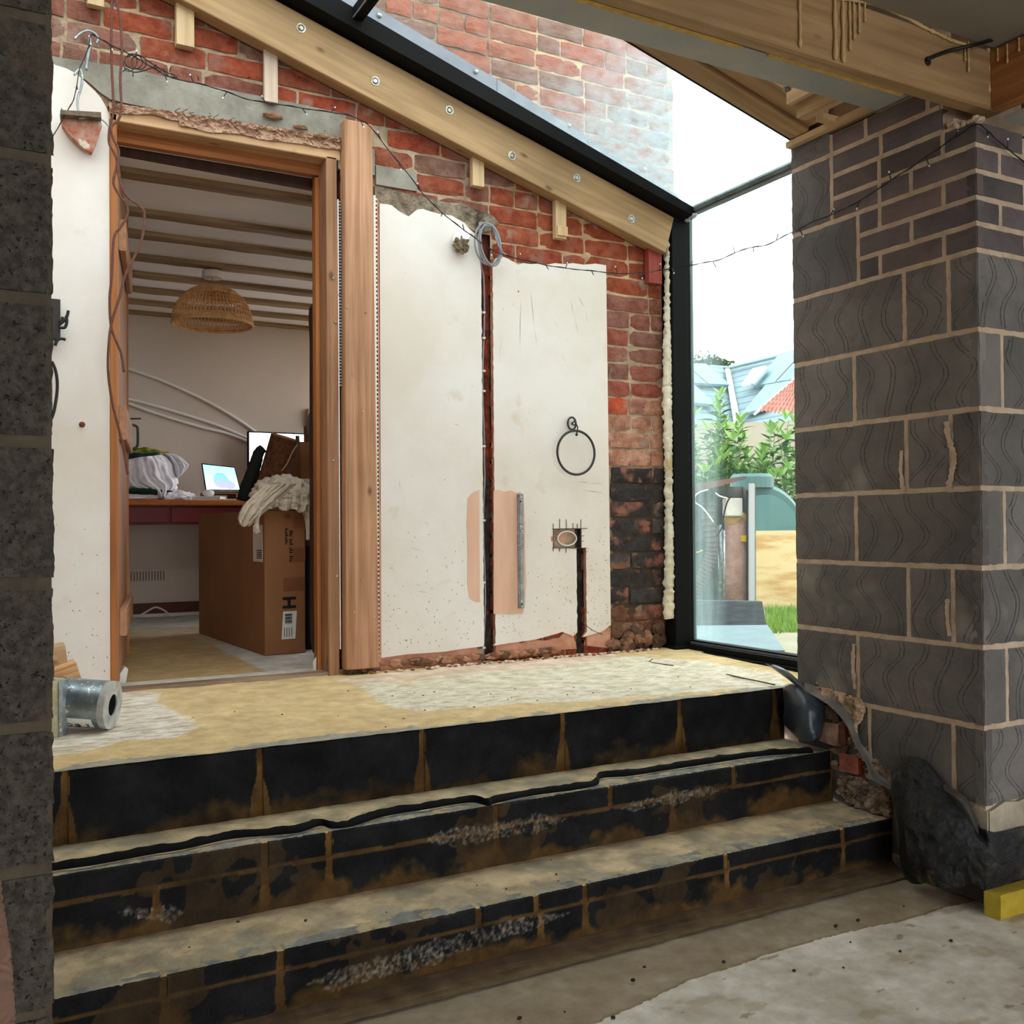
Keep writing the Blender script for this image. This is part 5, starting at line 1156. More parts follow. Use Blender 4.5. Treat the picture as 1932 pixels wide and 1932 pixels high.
tag(b.build('wood_splinter', M_dark), 'thin dark splinter of wood on the landing near the window track', 'splinter')
b = MB(); b.tube(smoothpath([on(*q, Z=FL+.004) for q in ((1370, 1272), (1400, 1279), (1430, 1285), (1462, 1292))], 4), .0025, 5); tag(b.build('wood_splinter', M_dark), 'thin brown splinter at the right end of the landing edge', 'splinter')

# black membrane flap hanging at the end of the top step
def patch(name, rows_, mt, label, cat, nu=30, nv=30, amp=.004, sc=12, parent=None, solid=.0015):
    """smooth sheet through a net of 3D control points (rows of equal length)"""
    b = MB(); R_ = [smoothpath(r, 12) for r in rows_]; m_ = len(R_[0]); cols = [smoothpath([r[i] for r in R_], 12) for i in range(m_)]; k_ = len(cols[0])
    def f(u, v):
        i = min(m_-1, int(round(u*(m_-1)))); j = min(k_-1, int(round(v*(k_-1)))); p = cols[i][j]; return p+V((nz(p, sc), nz(p, sc, 4), nz(p, sc, 7)))*amp+V((-1, -.5, 0))*((.5-abs(nz(p, sc*2.6, 2))*2)*amp*.45+(.5-abs(nz(p, sc*6, 8))*2)*amp*.16)
    b.grid(f, m_-1, k_-1); o = b.build(name, mt, parent, smooth=True, solid=solid)
    if label: tag(o, label, cat)
    return o
def xs(q, d): return on(q[0], q[1], X=PX-d)
patch('membrane_flap', [[xs((1478, 1298), .03), xs((1494, 1290), .05), xs((1520, 1306), .04), xs((1555, 1322), .012)],
                        [xs((1481, 1330), .05), xs((1496, 1325), .08), xs((1525, 1330), .07), xs((1555, 1345), .02)],
                        [xs((1480, 1365), .06), xs((1500, 1365), .09), xs((1527, 1368), .08), xs((1553, 1370), .03)],
                        [xs((1505, 1392), .06), xs((1515, 1398), .08), xs((1535, 1398), .07), xs((1548, 1386), .04)]], M_dpc, 'blue-black membrane flap folded over the right end of the top step', 'membrane')
patch('membrane_flap', [[xs((1445, 1252), .10), xs((1460, 1262), .08), xs((1490, 1284), .05), xs((1518, 1306), .02)],
                        [xs((1452, 1255), .11), xs((1475, 1266), .10), xs((1500, 1286), .06), xs((1516, 1298), .025)],
                        [xs((1460, 1254), .10), xs((1482, 1264), .08), xs((1502, 1280), .04), xs((1514, 1292), .012)]], mat('dpc_grey', (112, 122, 128), (90, 98, 104), ns=14, rough=.4), 'grey curled tongue of damp course sticking up beside the window track', 'membrane', amp=.002)
patch('damp_course', [[xs((1512, 1300), .03), xs((1545, 1318), .035), xs((1580, 1345), .045), xs((1602, 1375), .045), xs((1612, 1402), .05), xs((1634, 1440), .05), xs((1645, 1468), .05), xs((1682, 1490), .05)],
                      [xs((1516, 1296), .012), xs((1552, 1310), .012), xs((1592, 1338), .012), xs((1612, 1368), .012), xs((1618, 1402), .015), xs((1638, 1430), .015), xs((1650, 1460), .015), xs((1682, 1482), .015)],
                      [xs((1518, 1288), .002), xs((1556, 1303), .002), xs((1596, 1330), .002), xs((1614, 1362), .002), xs((1622, 1400), .004), xs((1643, 1424), .004), xs((1656, 1452), .004), xs((1682, 1474), .004)]], mat('dpc_grey2', (136, 126, 116), (104, 100, 98), ns=14, rough=.5, bump=.3, bs=30), 'torn grey damp course strip stepping down the side of the pier', 'membrane', amp=.003)
def crumb(name, poly, d0, amp, col, seed):
    P = [on(q[0], q[1], X=PX) for q in poly]; pl2 = [(p.y, p.z) for p in P]; ys = [p[0] for p in pl2]; zs = [p[1] for p in pl2]; b = MB(); st_ = .004
    ny, nz_ = int((max(ys)-min(ys))/st_), int((max(zs)-min(zs))/st_); idx = {}; 
    for i in range(ny+1):
        for j in range(nz_+1):
            y, z = min(ys)+i*st_, min(zs)+j*st_
            if inpoly(y+.004*nz((y, z, seed), 60), z+.004*nz((y, z, seed+3), 60), pl2):
                k_ = len(b.v); f_ = abs(fbm((y, z, seed), 28)); b.v.append(V((PX-d0-amp*f_, y, z))); b.g.append(b.v[-1]); b.c.append(lin(mixc(col, tuple(c*.62 for c in col), fbm((y, z, seed+9), 20)+.4))); idx[i, j] = k_
    for (i, j) in list(idx):
        if (i+1, j) in idx and (i, j+1) in idx and (i+1, j+1) in idx: b.f.append([idx[i, j], idx[i+1, j], idx[i+1, j+1], idx[i, j+1]]); b.m.append(0)
    b.build(name, MATS['broken_masonry'], wr, solid=.006)
crumb('crumbly_mortar', ((1530, 1296), (1560, 1296), (1598, 1308), (1628, 1318), (1636, 1340), (1626, 1365), (1616, 1400), (1604, 1372), (1580, 1338), (1552, 1312)), .003, .016, (226, 198, 168), 1)
crumb('crumbly_mortar', ((1588, 1462), (1628, 1462), (1650, 1482), (1684, 1498), (1686, 1542), (1640, 1530), (1600, 1512), (1584, 1492)), .004, .030, (178, 156, 138), 4)
crumb('crumbly_mortar', ((1636, 1430), (1660, 1440), (1684, 1455), (1684, 1478), (1655, 1466)), .002, .012, (196, 170, 148), 7)
crumb('crumbly_mortar', ((1582, 1360), (1592, 1360), (1606, 1400), (1600, 1422), (1630, 1424), (1632, 1432), (1586, 1428), (1560, 1412), (1586, 1408)), .002, .010, (160, 138, 120), 11)
# big black sheet wrapped round the foot of the pier
def yf_(q, d): return on(q[0], q[1], Y=PY0-d)
patch('plastic_sheet', [[xs((1684, 1448), .03), xs((1702, 1440), .03), xs((1712, 1424), .03), xs((1742, 1430), .02), xs((1778, 1472), .012), xs((1812, 1500), .01), xs((1846, 1555), .01), yf_((1862, 1562), .012), yf_((1900, 1565), .012), yf_((1960, 1556), .012)],
                        [xs((1682, 1490), .07), xs((1705, 1480), .07), xs((1725, 1478), .06), xs((1760, 1490), .05), xs((1800, 1520), .04), xs((1830, 1548), .03), xs((1850, 1580), .02), yf_((1868, 1592), .02), yf_((1905, 1594), .015), yf_((1960, 1584), .015)],
                        [xs((1686, 1545), .10), xs((1710, 1545), .11), xs((1735, 1545), .10), xs((1770, 1550), .09), xs((1800, 1570), .08), xs((1830, 1590), .06), xs((1852, 1606), .05), yf_((1875, 1616), .03), yf_((1912, 1616), .02), yf_((1960, 1604), .02)],
                        [xs((1690, 1600), .10), xs((1715, 1610), .13), xs((1742, 1612), .13), xs((1775, 1614), .12), xs((1806, 1620), .10), xs((1835, 1628), .09), xs((1862, 1630), .07), yf_((1885, 1632), .05), yf_((1915, 1634), .03), yf_((1960, 1622), .03)],
                        [xs((1704, 1652), .08), xs((1726, 1664), .11), xs((1752, 1672), .12), xs((1785, 1676), .11), xs((1812, 1674), .10), xs((1842, 1668), .08), xs((1866, 1684), .05), yf_((1885, 1694), .035), yf_((1918, 1692), .03), yf_((1960, 1680), .03)]], M_blackp, 'large crumpled black plastic sheet wrapped around the foot of the grey pier', 'plastic sheet', amp=.016, sc=9)
patch('sheet_fold', [[xs((1776, 1478), .02), xs((1800, 1490), .02), xs((1824, 1508), .02), xs((1846, 1556), .012)], [xs((1780, 1490), .05), xs((1804, 1505), .05), xs((1826, 1530), .04), xs((1846, 1575), .02)], [xs((1782, 1496), .03), xs((1804, 1520), .035), xs((1822, 1548), .03), xs((1840, 1572), .02)]], mat('dusty_membrane', (84, 78, 70), (56, 54, 52), ns=12, rough=.75, bump=.6, bs=16, bd=.02), 'grey dusty fold of membrane tucked behind the black plastic sheet', 'membrane', amp=.003)
b = MB(); a = on(1872, 1696, Y=1.70); a.x += .035; b.beam((a.x, 1.725, .034), (a.x+1.3, 1.725, .034), .05, .066, bev=.003); tag(b.build('insulation_board', M_ins), 'strip of yellow insulation board on the floor at the foot of the pier', 'insulation')
# ridged brown hose standing at the left edge of the view
b = MB(); pts = [on(-6, 1680, D=.62), on(2, 1740, D=.61), on(10, 1790, D=.60), on(14, 1830, D=.60), on(18, 1880, D=.59), on(22, 1940, D=.59), on(24, 2000, D=.58), on(26, 2080, D=.58)]
pts = [p-CR*.018 for p in pts]; pp = smoothpath(pts, 16); pp.append(V((pp[-1].x, pp[-1].y, pp[-1].z-.2))); pp.append(V((pp[-1].x, pp[-1].y, .0)))
b.tube(pp, [.018*(1+.045*sin(i*1.6)) for i in range(len(pp))], 20); tag(b.build('ridged_hose', mat('pink_brown_rubber', (134, 102, 86), (108, 78, 64), ns=30, rough=.7), smooth=True), 'ridged pink-brown hose standing at the bottom left edge of the view', 'hose')

# ================================================================ BACK ROOM
lp = thing('pendant_lamp', tuple(on(401, 512, Z=2.40)), 'woven rattan dome pendant lamp hanging from the beamed ceiling', 'pendant lamp')
lc = on(401, 512, Z=2.40); LD = lc.y
b = MB(); b.lathe([(0, 0), (.052, 0), (.052, -.036), (0, -.036)], lc, (0, 0, 1), 28); b.build('ceiling_rose', M_white, lp, bevel=.003)
ztop, zbot = on(401, 540, Y=LD).z, on(401, 612, Y=LD).z; RL = (on(475, 612, Y=LD)-on(327, 612, Y=LD)).length/2
b = MB(); b.tube([lc, V((lc.x, lc.y, ztop))], .0035, 8); b.build('flex', M_cable, lp)
b = MB(); Hh = ztop-zbot
def dome(t): a = t*pi/2; return RL*(sin(a)**.92), zbot+Hh*(cos(a)**.95)+.0
ns_ = 64
for k_ in range(ns_):
    th_ = 2*pi*k_/ns_; pts = []
    for i in range(3, 21):
        r_, z_ = dome(min(i/20, .9999)); pts.append(V((lc.x+r_*cos(th_), lc.y+r_*sin(th_), z_)))
    b.tube(pts, .0028, 5)
for i in range(34):
    t = .10+.90*i/33; r_, z_ = dome(min(t, .9999))
    if .50 < t < .90 and i % 3: continue
    th0 = rnd(0, 1); wv = .0035 if i % 2 else -.0035
    pts = [V((lc.x+(r_+wv*cos(32*(2*pi*q/96)))*cos(2*pi*q/96), lc.y+(r_+wv*cos(32*(2*pi*q/96)))*sin(2*pi*q/96), z_)) for q in range(97)]
    b.tube(pts, .0036 if t > .78 or t < .4 else .0026, 5, cap=False)
b.tube([V((lc.x+RL*1.01*cos(2*pi*q/64), lc.y+RL*1.01*sin(2*pi*q/64), zbot)) for q in range(65)], .007, 8, cap=False)
b.lathe([(0, 0), (.03, 0), (.05, -.012)], (lc.x, lc.y, ztop), (0, 0, 1), 20)
b.build('lamp_shade', M_wick, lp, smooth=True)
# desk
ds = thing('desk', (1.1, 6.1, FZ), 'red painted desk with an orange wooden top against the back wall', 'desk')
b = MB(); b.beam((-.3, 6.15, 1.222), (2.3, 6.15, 1.222), .66, .032, bev=.006); b.build('desk_top', wood('orange_top', (190, 112, 50), (160, 84, 34)), ds)
b = MB(); b.box(-.25, 2.25, 5.86, 6.46, 1.10, 1.205); b.build('apron', M_red, ds)
for (xa, xb) in ((-.2, .36), (.38, .965), (.985, 1.56), (1.58, 2.2)):
    b = MB(); b.box(xa, xb, 5.845, 5.862, 1.108, 1.198); b.build('drawer', M_red, ds, bevel=.003)
for x in (-.2, 2.2):
    for y in (5.9, 6.42):
        b = MB(); b.beam((x, y, FZ), (x, y, 1.10), .05, .05); b.build('leg', M_red, ds)
DT = 1.240
# laptop on a wooden stand
st = thing('laptop_stand', (1.40, 6.15, DT), 'small pale wooden riser box under the laptop', 'stand')
b = MB(); b.box(1.235, 1.53, 6.05, 6.30, DT+.042, DT+.054); b.box(1.40, 1.412, 6.05, 6.30, DT, DT+.042); b.box(1.518, 1.53, 6.05, 6.30, DT, DT+.042); b.box(1.235, 1.247, 6.05, 6.30, DT, DT+.042); b.box(1.41, 1.52, 6.05, 6.055, DT, DT+.042); b.build('riser', M_pinkw, st)
lpt = thing('laptop', (1.32, 6.12, DT+.054), 'open silver laptop showing a turquoise and lilac swirl on its screen', 'laptop')
b = MB(); b.box(1.235, 1.47, 6.02, 6.22, DT+.055, DT+.068); b.build('keyboard_base', M_galv, lpt, bevel=.002)
LS = [on(380, 874, Y=6.28), on(443, 881, Y=6.28), on(455, 927, Y=6.225), on(388, 927, Y=6.225)]
b = MB(); b.prism(LS, (0, .008, 0)); b.build('lid', M_black, lpt)
def bil(P, u, v): return P[0]*(1-u)*(1-v)+P[1]*u*(1-v)+P[2]*u*v+P[3]*(1-u)*v
def scol(p, u, v):
    x = u-.55; y = v-.62; rr_ = math.hypot(x*1.2, y*1.1+.1*sin(u*12)); q = sin(rr_*40+3*x)
    c = mixc((150, 226, 238), (190, 240, 244), v)
    if (x+.05)**2/.06+(y+.02)**2/.10 < 1 or (x-.18)**2/.03+(y-.16)**2/.035 < 1: c = mixc((80, 190, 210), (176, 150, 214), min(1, max(0, v*1.3-.2+.25*q)))
    return c
b = MB(); b.grid(lambda u, v: bil(LS, .03+.94*u, .04+.92*v)+V((0, -.002, 0)), 40, 30, 0, scol); b.build('screen', mat('lit_screen', W_, rough=.3, attr=True, emit=.42), lpt)
# monitor
mn = thing('monitor', (1.75, 6.35, DT), 'large white lit monitor on the desk behind the brown bag', 'monitor')
ma, mb2, mc = on(470, 815, Y=6.34), on(575, 818, Y=6.34), on(473, 900, Y=6.34)
b = MB(); b.box(ma.x-.006, mb2.x+.22, 6.345, 6.375, 1.38, ma.z+.006); b.build('bezel', M_black, mn, bevel=.003)
b = MB(); b.box(ma.x+.002, mb2.x+.21, 6.342, 6.345, 1.392, ma.z-.003); b.build('screen', M_screen, mn)
b = MB(); 
for (x0, y0, x1, y1) in ((475, 828, 484, 829), (489, 828, 500, 829), (486, 832, 492, 833), (488, 839, 489, 840), (474, 822, 478, 823)):
    a, c = on(x0, y0, Y=6.341), on(x1, y1, Y=6.341); b.box(a.x, c.x, 6.3405, 6.342, c.z, a.z)
b.build('screen_marks', mat('pale_ink', (170, 190, 214), rough=.5, emit=.4), mn)
b = MB(); b.box(1.72, 1.80, 6.37, 6.39, DT, 1.5); b.box(1.62, 1.90, 6.28, 6.44, DT, DT+.012); b.build('monitor_foot', M_black, mn)
# notebook, ball, papers
b = MB()
for k_ in range(3): b.prism([on(x, y, Z=DT+.012)+V((0, 0, 0)) if False else V(p) for p in ((1.03, 5.95, DT+.008*k_), (1.27, 5.90, DT+.008*k_), (1.33, 6.02, DT+.008*k_), (1.08, 6.10, DT+.008*k_))], (0, 0, .006))
tag(b.build('notebook', M_label), 'pale open notebook lying on the desk beside the laptop', 'notebook')
b = MB(); pcn = on(398, 937, Y=5.93); b.lathe([(.034*sin(a*pi/14), .022*(-cos(a*pi/14))+.022) for a in range(15)], (pcn.x, 6.0, DT+.022), seg=24); tag(b.build('computer_mouse', M_white, smooth=True), 'small round white mouse on top of the notebook', 'mouse')
b = MB(); b.box(1.28, 1.55, 5.86, 5.98, DT, DT+.006); b.box(1.42, 1.50, 5.90, 5.93, DT+.006, DT+.016, 1); tag(b.build('paper_sheet', [M_label, M_ink]), 'sheet of paper with a small dark pen at the front edge of the desk', 'paper')
# white garment pile, green garments
def folds(c, r, seed, name, m, label, cat, amp=.25, sub=5, dirv=(1, 0, 0), floor_=None, fs=9, parent=None, sharp=1.0):
    bm = bmesh.new(); bmesh.ops.create_icosphere(bm, subdivisions=sub, radius=1); c = V(c); b = MB(); vs = []; dv = V(dirv).normalized()
    for v in bm.verts:
        d = v.co.normalized(); q = d+V((seed, 0, 0)); warp = noise.fractal(q*1.6, .8, 2, 3)*.8
        t = d.dot(dv)*fs+warp*4; w_ = sin(t)*.5+sin(t*1.9+seed)*.28; big = noise.fractal(q*2.1+V((0, seed, 0)), .9, 2, 4)
        p = c+V((d.x*r[0], d.y*r[1], d.z*r[2]))*(1+amp*(big*.9+w_*.22*sharp))
        if floor_ is not None and p.z < floor_: p.z = floor_
        vs.append(p)
    b.add(vs, [[v.index for v in f.verts] for f in bm.faces]); bm.free(); o = b.build(name, m, parent, smooth=True)
    return tag(o, label, cat) if label else o
# draped white shirt: a sheet with hanging folds
def drape(name, m, label, cat, P, nu=60, nv=40, fold=.02, nf=9, seed=0, parent=None, Y=5.95, yb=.10, bow=.05):
    """P = outline as left and right edge pixel lists, top to bottom; a sheet with real folds standing off the plane Y"""
    b = MB(); Lf = smoothpath([on(*q, Y=Y) for q in P[0]], 10); Rt = smoothpath([on(*q, Y=Y) for q in P[1]], 10)
    def f(u, v):
        a = Lf[min(len(Lf)-1, int(round(v*(len(Lf)-1))))]; c = Rt[min(len(Rt)-1, int(round(v*(len(Rt)-1))))]; p = a*(1-u)+c*u
        ph = u*nf*2*pi+1.5*noise.fractal(V((u*3, v*2, seed)), .8, 2, 3)+seed
        y = -bow*sin(pi*u)+fold*(sin(ph)+.5*sin(ph*2.3+v*3))*(.4+.8*v)+yb*(1-v)*0+.012*noise.fractal(V((u*5, v*5, seed)), .8, 2, 3)
        return V((p.x, p.y+y, p.z+.006*sin(ph*.5)*v))
    b.grid(f, nu, nv); o = b.build(name, m, parent, smooth=True, solid=.004)
    return tag(o, label, cat) if label else o
wg = thing('white_shirt', (.95, 6.0, DT), 'heap of crumpled white shirt on the desk at the left of the doorway', 'clothes')
folds((.86, 6.08, 1.37), (.20, .13, .135), 1, 'shirt_heap', M_wcloth, None, None, amp=.30, dirv=(1, .2, .3), floor_=DT+.002, fs=4, parent=wg, sharp=.6)
drape('shirt_front', M_wcloth, None, None, [[(234, 868), (232, 890), (236, 915), (262, 925), (296, 938)], [(306, 858), (322, 872), (330, 895), (336, 912), (312, 938)]], nf=4, seed=2, Y=5.93, fold=.010, parent=wg)
drape('sleeve', M_wcloth, None, None, [[(300, 856), (308, 862), (318, 880), (322, 896), (331, 902)], [(330, 858), (342, 864), (352, 874), (354, 878), (340, 895)]], nf=3, seed=5, Y=5.98, fold=.016, parent=wg)
folds((1.03, 5.96, 1.262), (.10, .06, .035), 7, 'shirt_tail', M_wcloth, None, None, amp=.35, floor_=DT+.001, fs=9, parent=wg, sharp=1.5)
folds((.78, 5.93, 1.262), (.17, .05, .028), 9, 'shirt_hem', M_wcloth, None, None, amp=.2, floor_=DT+.001, fs=7, parent=wg)
folds((.88, 6.02, 1.462), (.17, .09, .055), 4, 'green_jumper', M_teal, 'dark green folded jumper lying on top of the white shirt', 'clothes', amp=.22, dirv=(.3, .2, 1), fs=6)
folds((.87, 6.08, 1.505), (.13, .07, .040), 6, 'olive_top', M_olive, 'yellow-green crumpled top peeking above the dark green jumper', 'clothes', amp=.45, fs=8, sharp=1.6)
folds((.84, 5.90, 1.285), (.15, .035, .020), 8, 'dark_green_cloth', mat('forest_cloth', (16, 48, 34), (12, 36, 28), ns=8, rough=.9), 'dark green cloth squashed flat beneath the white shirt', 'clothes', amp=.2, floor_=DT+.01, fs=4)
# cardboard box standing on end
bx = thing('cardboard_box', (1.12, 4.7, FZ), 'tall brown flat-pack cardboard box standing on the back room floor', 'box')
P1, P2, P3 = V((1.090, 4.20, FZ+.001)), V((1.272, 4.213, FZ+.001)), V((1.030, 5.30, FZ+.001)); HB = .622
b = MB(); b.prism([P1, P2, P2+(P3-P1), P3], (0, 0, HB)); b.build('carton', M_card, bx, bevel=.004)
fx = (P2-P1).normalized(); fy = V((fx.y, -fx.x, 0)); sx_ = (P3-P1).normalized(); sy_ = V((-sx_.y, sx_.x, 0)); sy_ = sy_ if sy_.x < 0 else -sy_
WB = (P2-P1).length
def fpt(u, h): return P1+fx*(u*WB)+fy*.0015+V((0, 0, h))
def spt(u, h): return P1+sx_*u+sy_*.0015+V((0, 0, h))
b = MB(); b.prism([fpt(.40, .065), fpt(.74, .065), fpt(.78, .185), fpt(.44, .185)], fy*.0006); b.build('white_label', M_label, bx)
b = MB()
def fq(u0, u1, h0, h1, d=.0025): b.prism([fpt(u0, h0)+fy*d, fpt(u1, h0)+fy*d, fpt(u1, h1)+fy*d, fpt(u0, h1)+fy*d], fy*.0003)
# letter H turned on its side: two bars across, joined by a short stem
fq(.43, .76, .235, .247, .0005); fq(.43, .76, .198, .210, .0005); fq(.55, .63, .210, .235, .0005)
for k_ in range(9): fq(.48, .66, .132+.0048*k_, .132+.0048*k_+(.0032 if k_ % 3 else .0014))
for k_ in range(4): fq(.46+.06*k_, .475+.06*k_, .075, .115)
for k_ in range(16):
    u = .52+.028*(k_ % 2)*1.0; hh_ = .400+.0092*k_
    if k_ % 4 != 3: fq(.60, .60+.10*(.6+.4*((k_*7) % 3)/2), hh_, hh_+.005, .0005)
for k_ in range(8): fq(.50, .50+.07*(.5+.5*((k_*5) % 3)/2), .475+.009*k_, .475+.009*k_+.006, .0005)
b.build('printed_marks', M_ink, bx)
b = MB(); b.tube([fpt(.56+.055*cos(t), .598+.010*sin(t))+fy*.001 for t in [i*pi/8 for i in range(17)]], .0012, 5); b.tube([fpt(.54, .594)+fy*.001, fpt(.56, .602)+fy*.001, fpt(.58, .594)+fy*.001], .0012, 5); b.build('red_stamp', mat('red_stamp_ink', (150, 48, 34), rough=.9), bx)
for (u0, u1, h0, h1) in ((.70, 1.0, .40, .46), (.45, .98, .275, .33), (.70, .99, .545, .60)):
    b = MB(); b.prism([fpt(u0, h0), fpt(u1, h0), fpt(u1, h1), fpt(u0, h1)], fy*.0004); b.build('packing_tape', mat('brown_tape', (138, 88, 54), rough=.35), bx)
b = MB(); b.prism([spt(.02, .40), spt(.155, .40), spt(.155, .56), spt(.02, .56)], sy_*.0006); b.build('white_label', M_label, bx)
b = MB()
for k_ in range(5): b.prism([spt(.03, .415+.008*k_)+sy_*.0008, spt(.10, .415+.008*k_)+sy_*.0008, spt(.10, .419+.008*k_)+sy_*.0008, spt(.03, .419+.008*k_)+sy_*.0008], sy_*.0003)
b.build('printed_marks', M_ink, bx)
# cream blanket heaped over the box
bl = thing('cream_blanket', (1.18, 4.30, 1.15), 'cream knitted blanket heaped over the top of the cardboard box', 'blanket')
folds((1.20, 4.34, 1.218), (.13, .14, .085), 12, 'blanket_heap', M_cream, None, None, amp=.30, dirv=(.5, .2, 1), floor_=1.152, fs=3.5, parent=bl, sharp=1.3)
folds((1.27, 4.30, 1.20), (.085, .10, .07), 15, 'blanket_heap', M_cream, None, None, amp=.3, dirv=(1, .2, .4), floor_=1.152, fs=3.5, parent=bl, sharp=1.2)
drape('blanket_corner', M_cream, None, None, [[(500, 915), (478, 935), (460, 955), (450, 975), (452, 992)], [(560, 912), (530, 940), (512, 955), (492, 972), (470, 990)]], nf=3, seed=3, Y=4.16, fold=.010, parent=bl, bow=.02)
drape('blanket_edge', M_cream, None, None, [[(484, 950), (484, 965), (482, 980), (479, 995), (478, 1004)], [(500, 948), (496, 962), (488, 978), (488, 995), (489, 1003)]], nf=1, seed=6, Y=4.15, fold=.006, parent=bl, nu=20, bow=.01)
drape('blanket_front', M_cream, None, None, [[(486, 930), (488, 940), (494, 950), (500, 957)], [(588, 930), (588, 945), (586, 957), (578, 966)]], nf=5, seed=8, Y=4.17, fold=.010, parent=bl, bow=.01)
drape('blanket_corner', M_cream, None, None, [[(568, 945), (572, 965), (576, 985), (577, 1008), (578, 1016)], [(592, 940), (593, 965), (593, 985), (593, 1005), (592, 1018)]], nf=2, seed=9, Y=4.19, fold=.008, parent=bl, nu=20, bow=.02)
# brown bag leaning behind, dark jacket beside it
bg_ = thing('woven_bag', (1.27, 4.62, 1.15), 'dark brown woven bag tilted open behind the cream blanket', 'bag')
Yb = 4.55; ob_ = [on(*q, Y=Yb) for q in ((514, 816), (560, 826), (562, 842), (540, 900), (520, 930), (478, 930), (482, 905), (496, 860))]
b = MB(); cen = V((0, 0, 0))
a0, a1, c0_, c1__ = on(513, 818, Y=Yb), on(562, 832, Y=Yb), on(478, 935, Y=Yb), on(538, 945, Y=Yb)
def bagf(u, v):
    t = u*2*pi; top = a0.lerp(a1, .5+.5*cos(t)); bot = c0_.lerp(c1__, .5+.5*cos(t)); dpt = .055*sin(t)
    p = top.lerp(bot, v); return p+V((0, dpt, .012*sin(t)*(1-v)))
b.grid(bagf, 48, 24); b.build('bag_body', M_bag, bg_, smooth=True, solid=.004)
b = MB(); b.tube([bagf(i/48, 0) for i in range(49)], .0035, 6, cap=False); b.build('rim', mat('bag_rim', (170, 128, 84), rough=.8), bg_, smooth=True)
b = MB(); b.beam(on(561, 822, Y=Yb-.05), on(562, 843, Y=Yb-.05), .004, .018, up=(1, 0, 0)); b.build('strap_loop', mat('strap_grey', (70, 62, 58), rough=.6), bg_)
b = MB(); b.tube(smoothpath([on(*q, Y=Yb-.06) for q in ((562, 838), (552, 852), (545, 868), (538, 880), (531, 888))], 5), .0035, 6); b.build('cord', mat('tan_cord', (180, 150, 112), rough=.9), bg_, smooth=True)
b = MB(); pts = smoothpath([on(*q, Y=4.72) for q in ((496, 846), (488, 855), (482, 875), (474, 900), (466, 925), (462, 945))], 6); b.tube(pts, [.022+.018*(i/len(pts)) for i in range(len(pts))], 14, jit=.05); tag(b.build('dark_jacket', mat('black_green_cloth', (26, 32, 24), (16, 20, 18), ns=8, rough=.85), smooth=True), 'black-green jacket slumped against the brown bag', 'clothes')
sc_ = thing('small_carton', (1.44, 4.78, 1.275), 'small tan carton on the shelf right of the brown bag', 'box')
b = MB(); b.box(1.385, 1.50, 4.66, 4.9, 1.275, 1.49); b.build('carton', M_card, sc_)
b = MB(); b.box(1.39, 1.48, 4.655, 4.66, 1.285, 1.31); b.build('paper_label', M_label, sc_)
# shelf standing behind carrying the carton
sf = thing('bookshelf', (1.44, 4.8, FZ), 'brown shelf unit between the tan carton and the dark board by the jamb', 'shelf')
b = MB(); b.box(1.34, 1.60, 4.62, 5.0, 1.255, 1.274); b.build('shelf_board', M_dark, sf)
b = MB(); b.box(1.345, 1.60, 4.64, 5.0, .83, .845); b.build('shelf_board', M_dark, sf)
for x in (1.505, 1.585):
    b = MB(); b.box(x, x+.02, 4.60, 5.0, FZ, 1.60 if x < 1.55 else 1.55); b.build('side_panel', mat('shelf_brown', (120, 66, 42), rough=.7), sf)
b = MB(); b.box(1.31, 1.38, 4.32, 4.62, FZ, .99); tag(b.build('black_case', mat('case_black', (10, 10, 11), rough=.7)), 'black case standing between the cardboard box and the dark board', 'case')
folds((1.345, 4.40, 1.03), (.030, .06, .09), 21, 'grey_cloth', mat('grey_cloth', (150, 140, 142), (120, 112, 116), ns=9, rough=.9), 'grey cloth sagging behind the right side of the cardboard box', 'clothes', amp=.2, fs=5)
# dark board on edge behind the right jamb
db = thing('dark_board', (1.35, 4.1, FZ), 'dark brown board standing on edge just behind the right door jamb', 'board')
b = MB(); pl = [on(x, y, Y=4.02) for x, y in ((604, 1250), (594, 1232), (590, 1212), (588, 1150), (588, 640), (586, 600), (587, 580), (592, 572), (604, 568))]
pl = [V((p.x, 4.02, p.z)) for p in pl]+[V((pl[-1].x+.10, 4.02, pl[-1].z)), V((pl[-1].x+.10, 4.02, FZ+.002))]; pl[0] = V((pl[0].x, 4.02, FZ+.004))
b.prism(pl, (0, .03, 0)); b.build('board_face', M_dark, db)
b = MB(); pth = on(585, 785, Y=6.46); b.box(on(582, 780, Y=6.47).x, 2.2, 6.46, 6.50, on(582, 805, Y=6.47).z, on(582, 770, Y=6.47).z); tag(b.build('thermostat', M_white, bevel=.004), 'small white thermostat box on the back room wall beside the dark board', 'thermostat')
folds(on(587, 800, Y=4.3), (.016, .05, .052), 31, 'grey_hat', mat('grey_felt', (120, 112, 108), rough=.9), 'rounded grey felt hat hanging on the edge of the dark board', 'hat', amp=.12, fs=3)
b = MB(); b.tube(smoothpath([on(*q, Y=6.43) for q in ((232, 1166), (256, 1164), (275, 1155), (293, 1146), (310, 1152), (325, 1163), (350, 1168), (372, 1166))], 6), .006, 8)
tag(b.build('white_cable', M_whc, smooth=True), 'white cable arching over the back room skirting', 'cable')
b = MB(); b.box(-.3, 2.2, 6.44, 6.475, FZ+.001, FZ+.02); tag(b.build('cable_trunking', M_white), 'white trunking strip along the foot of the back room wall', 'trunking')
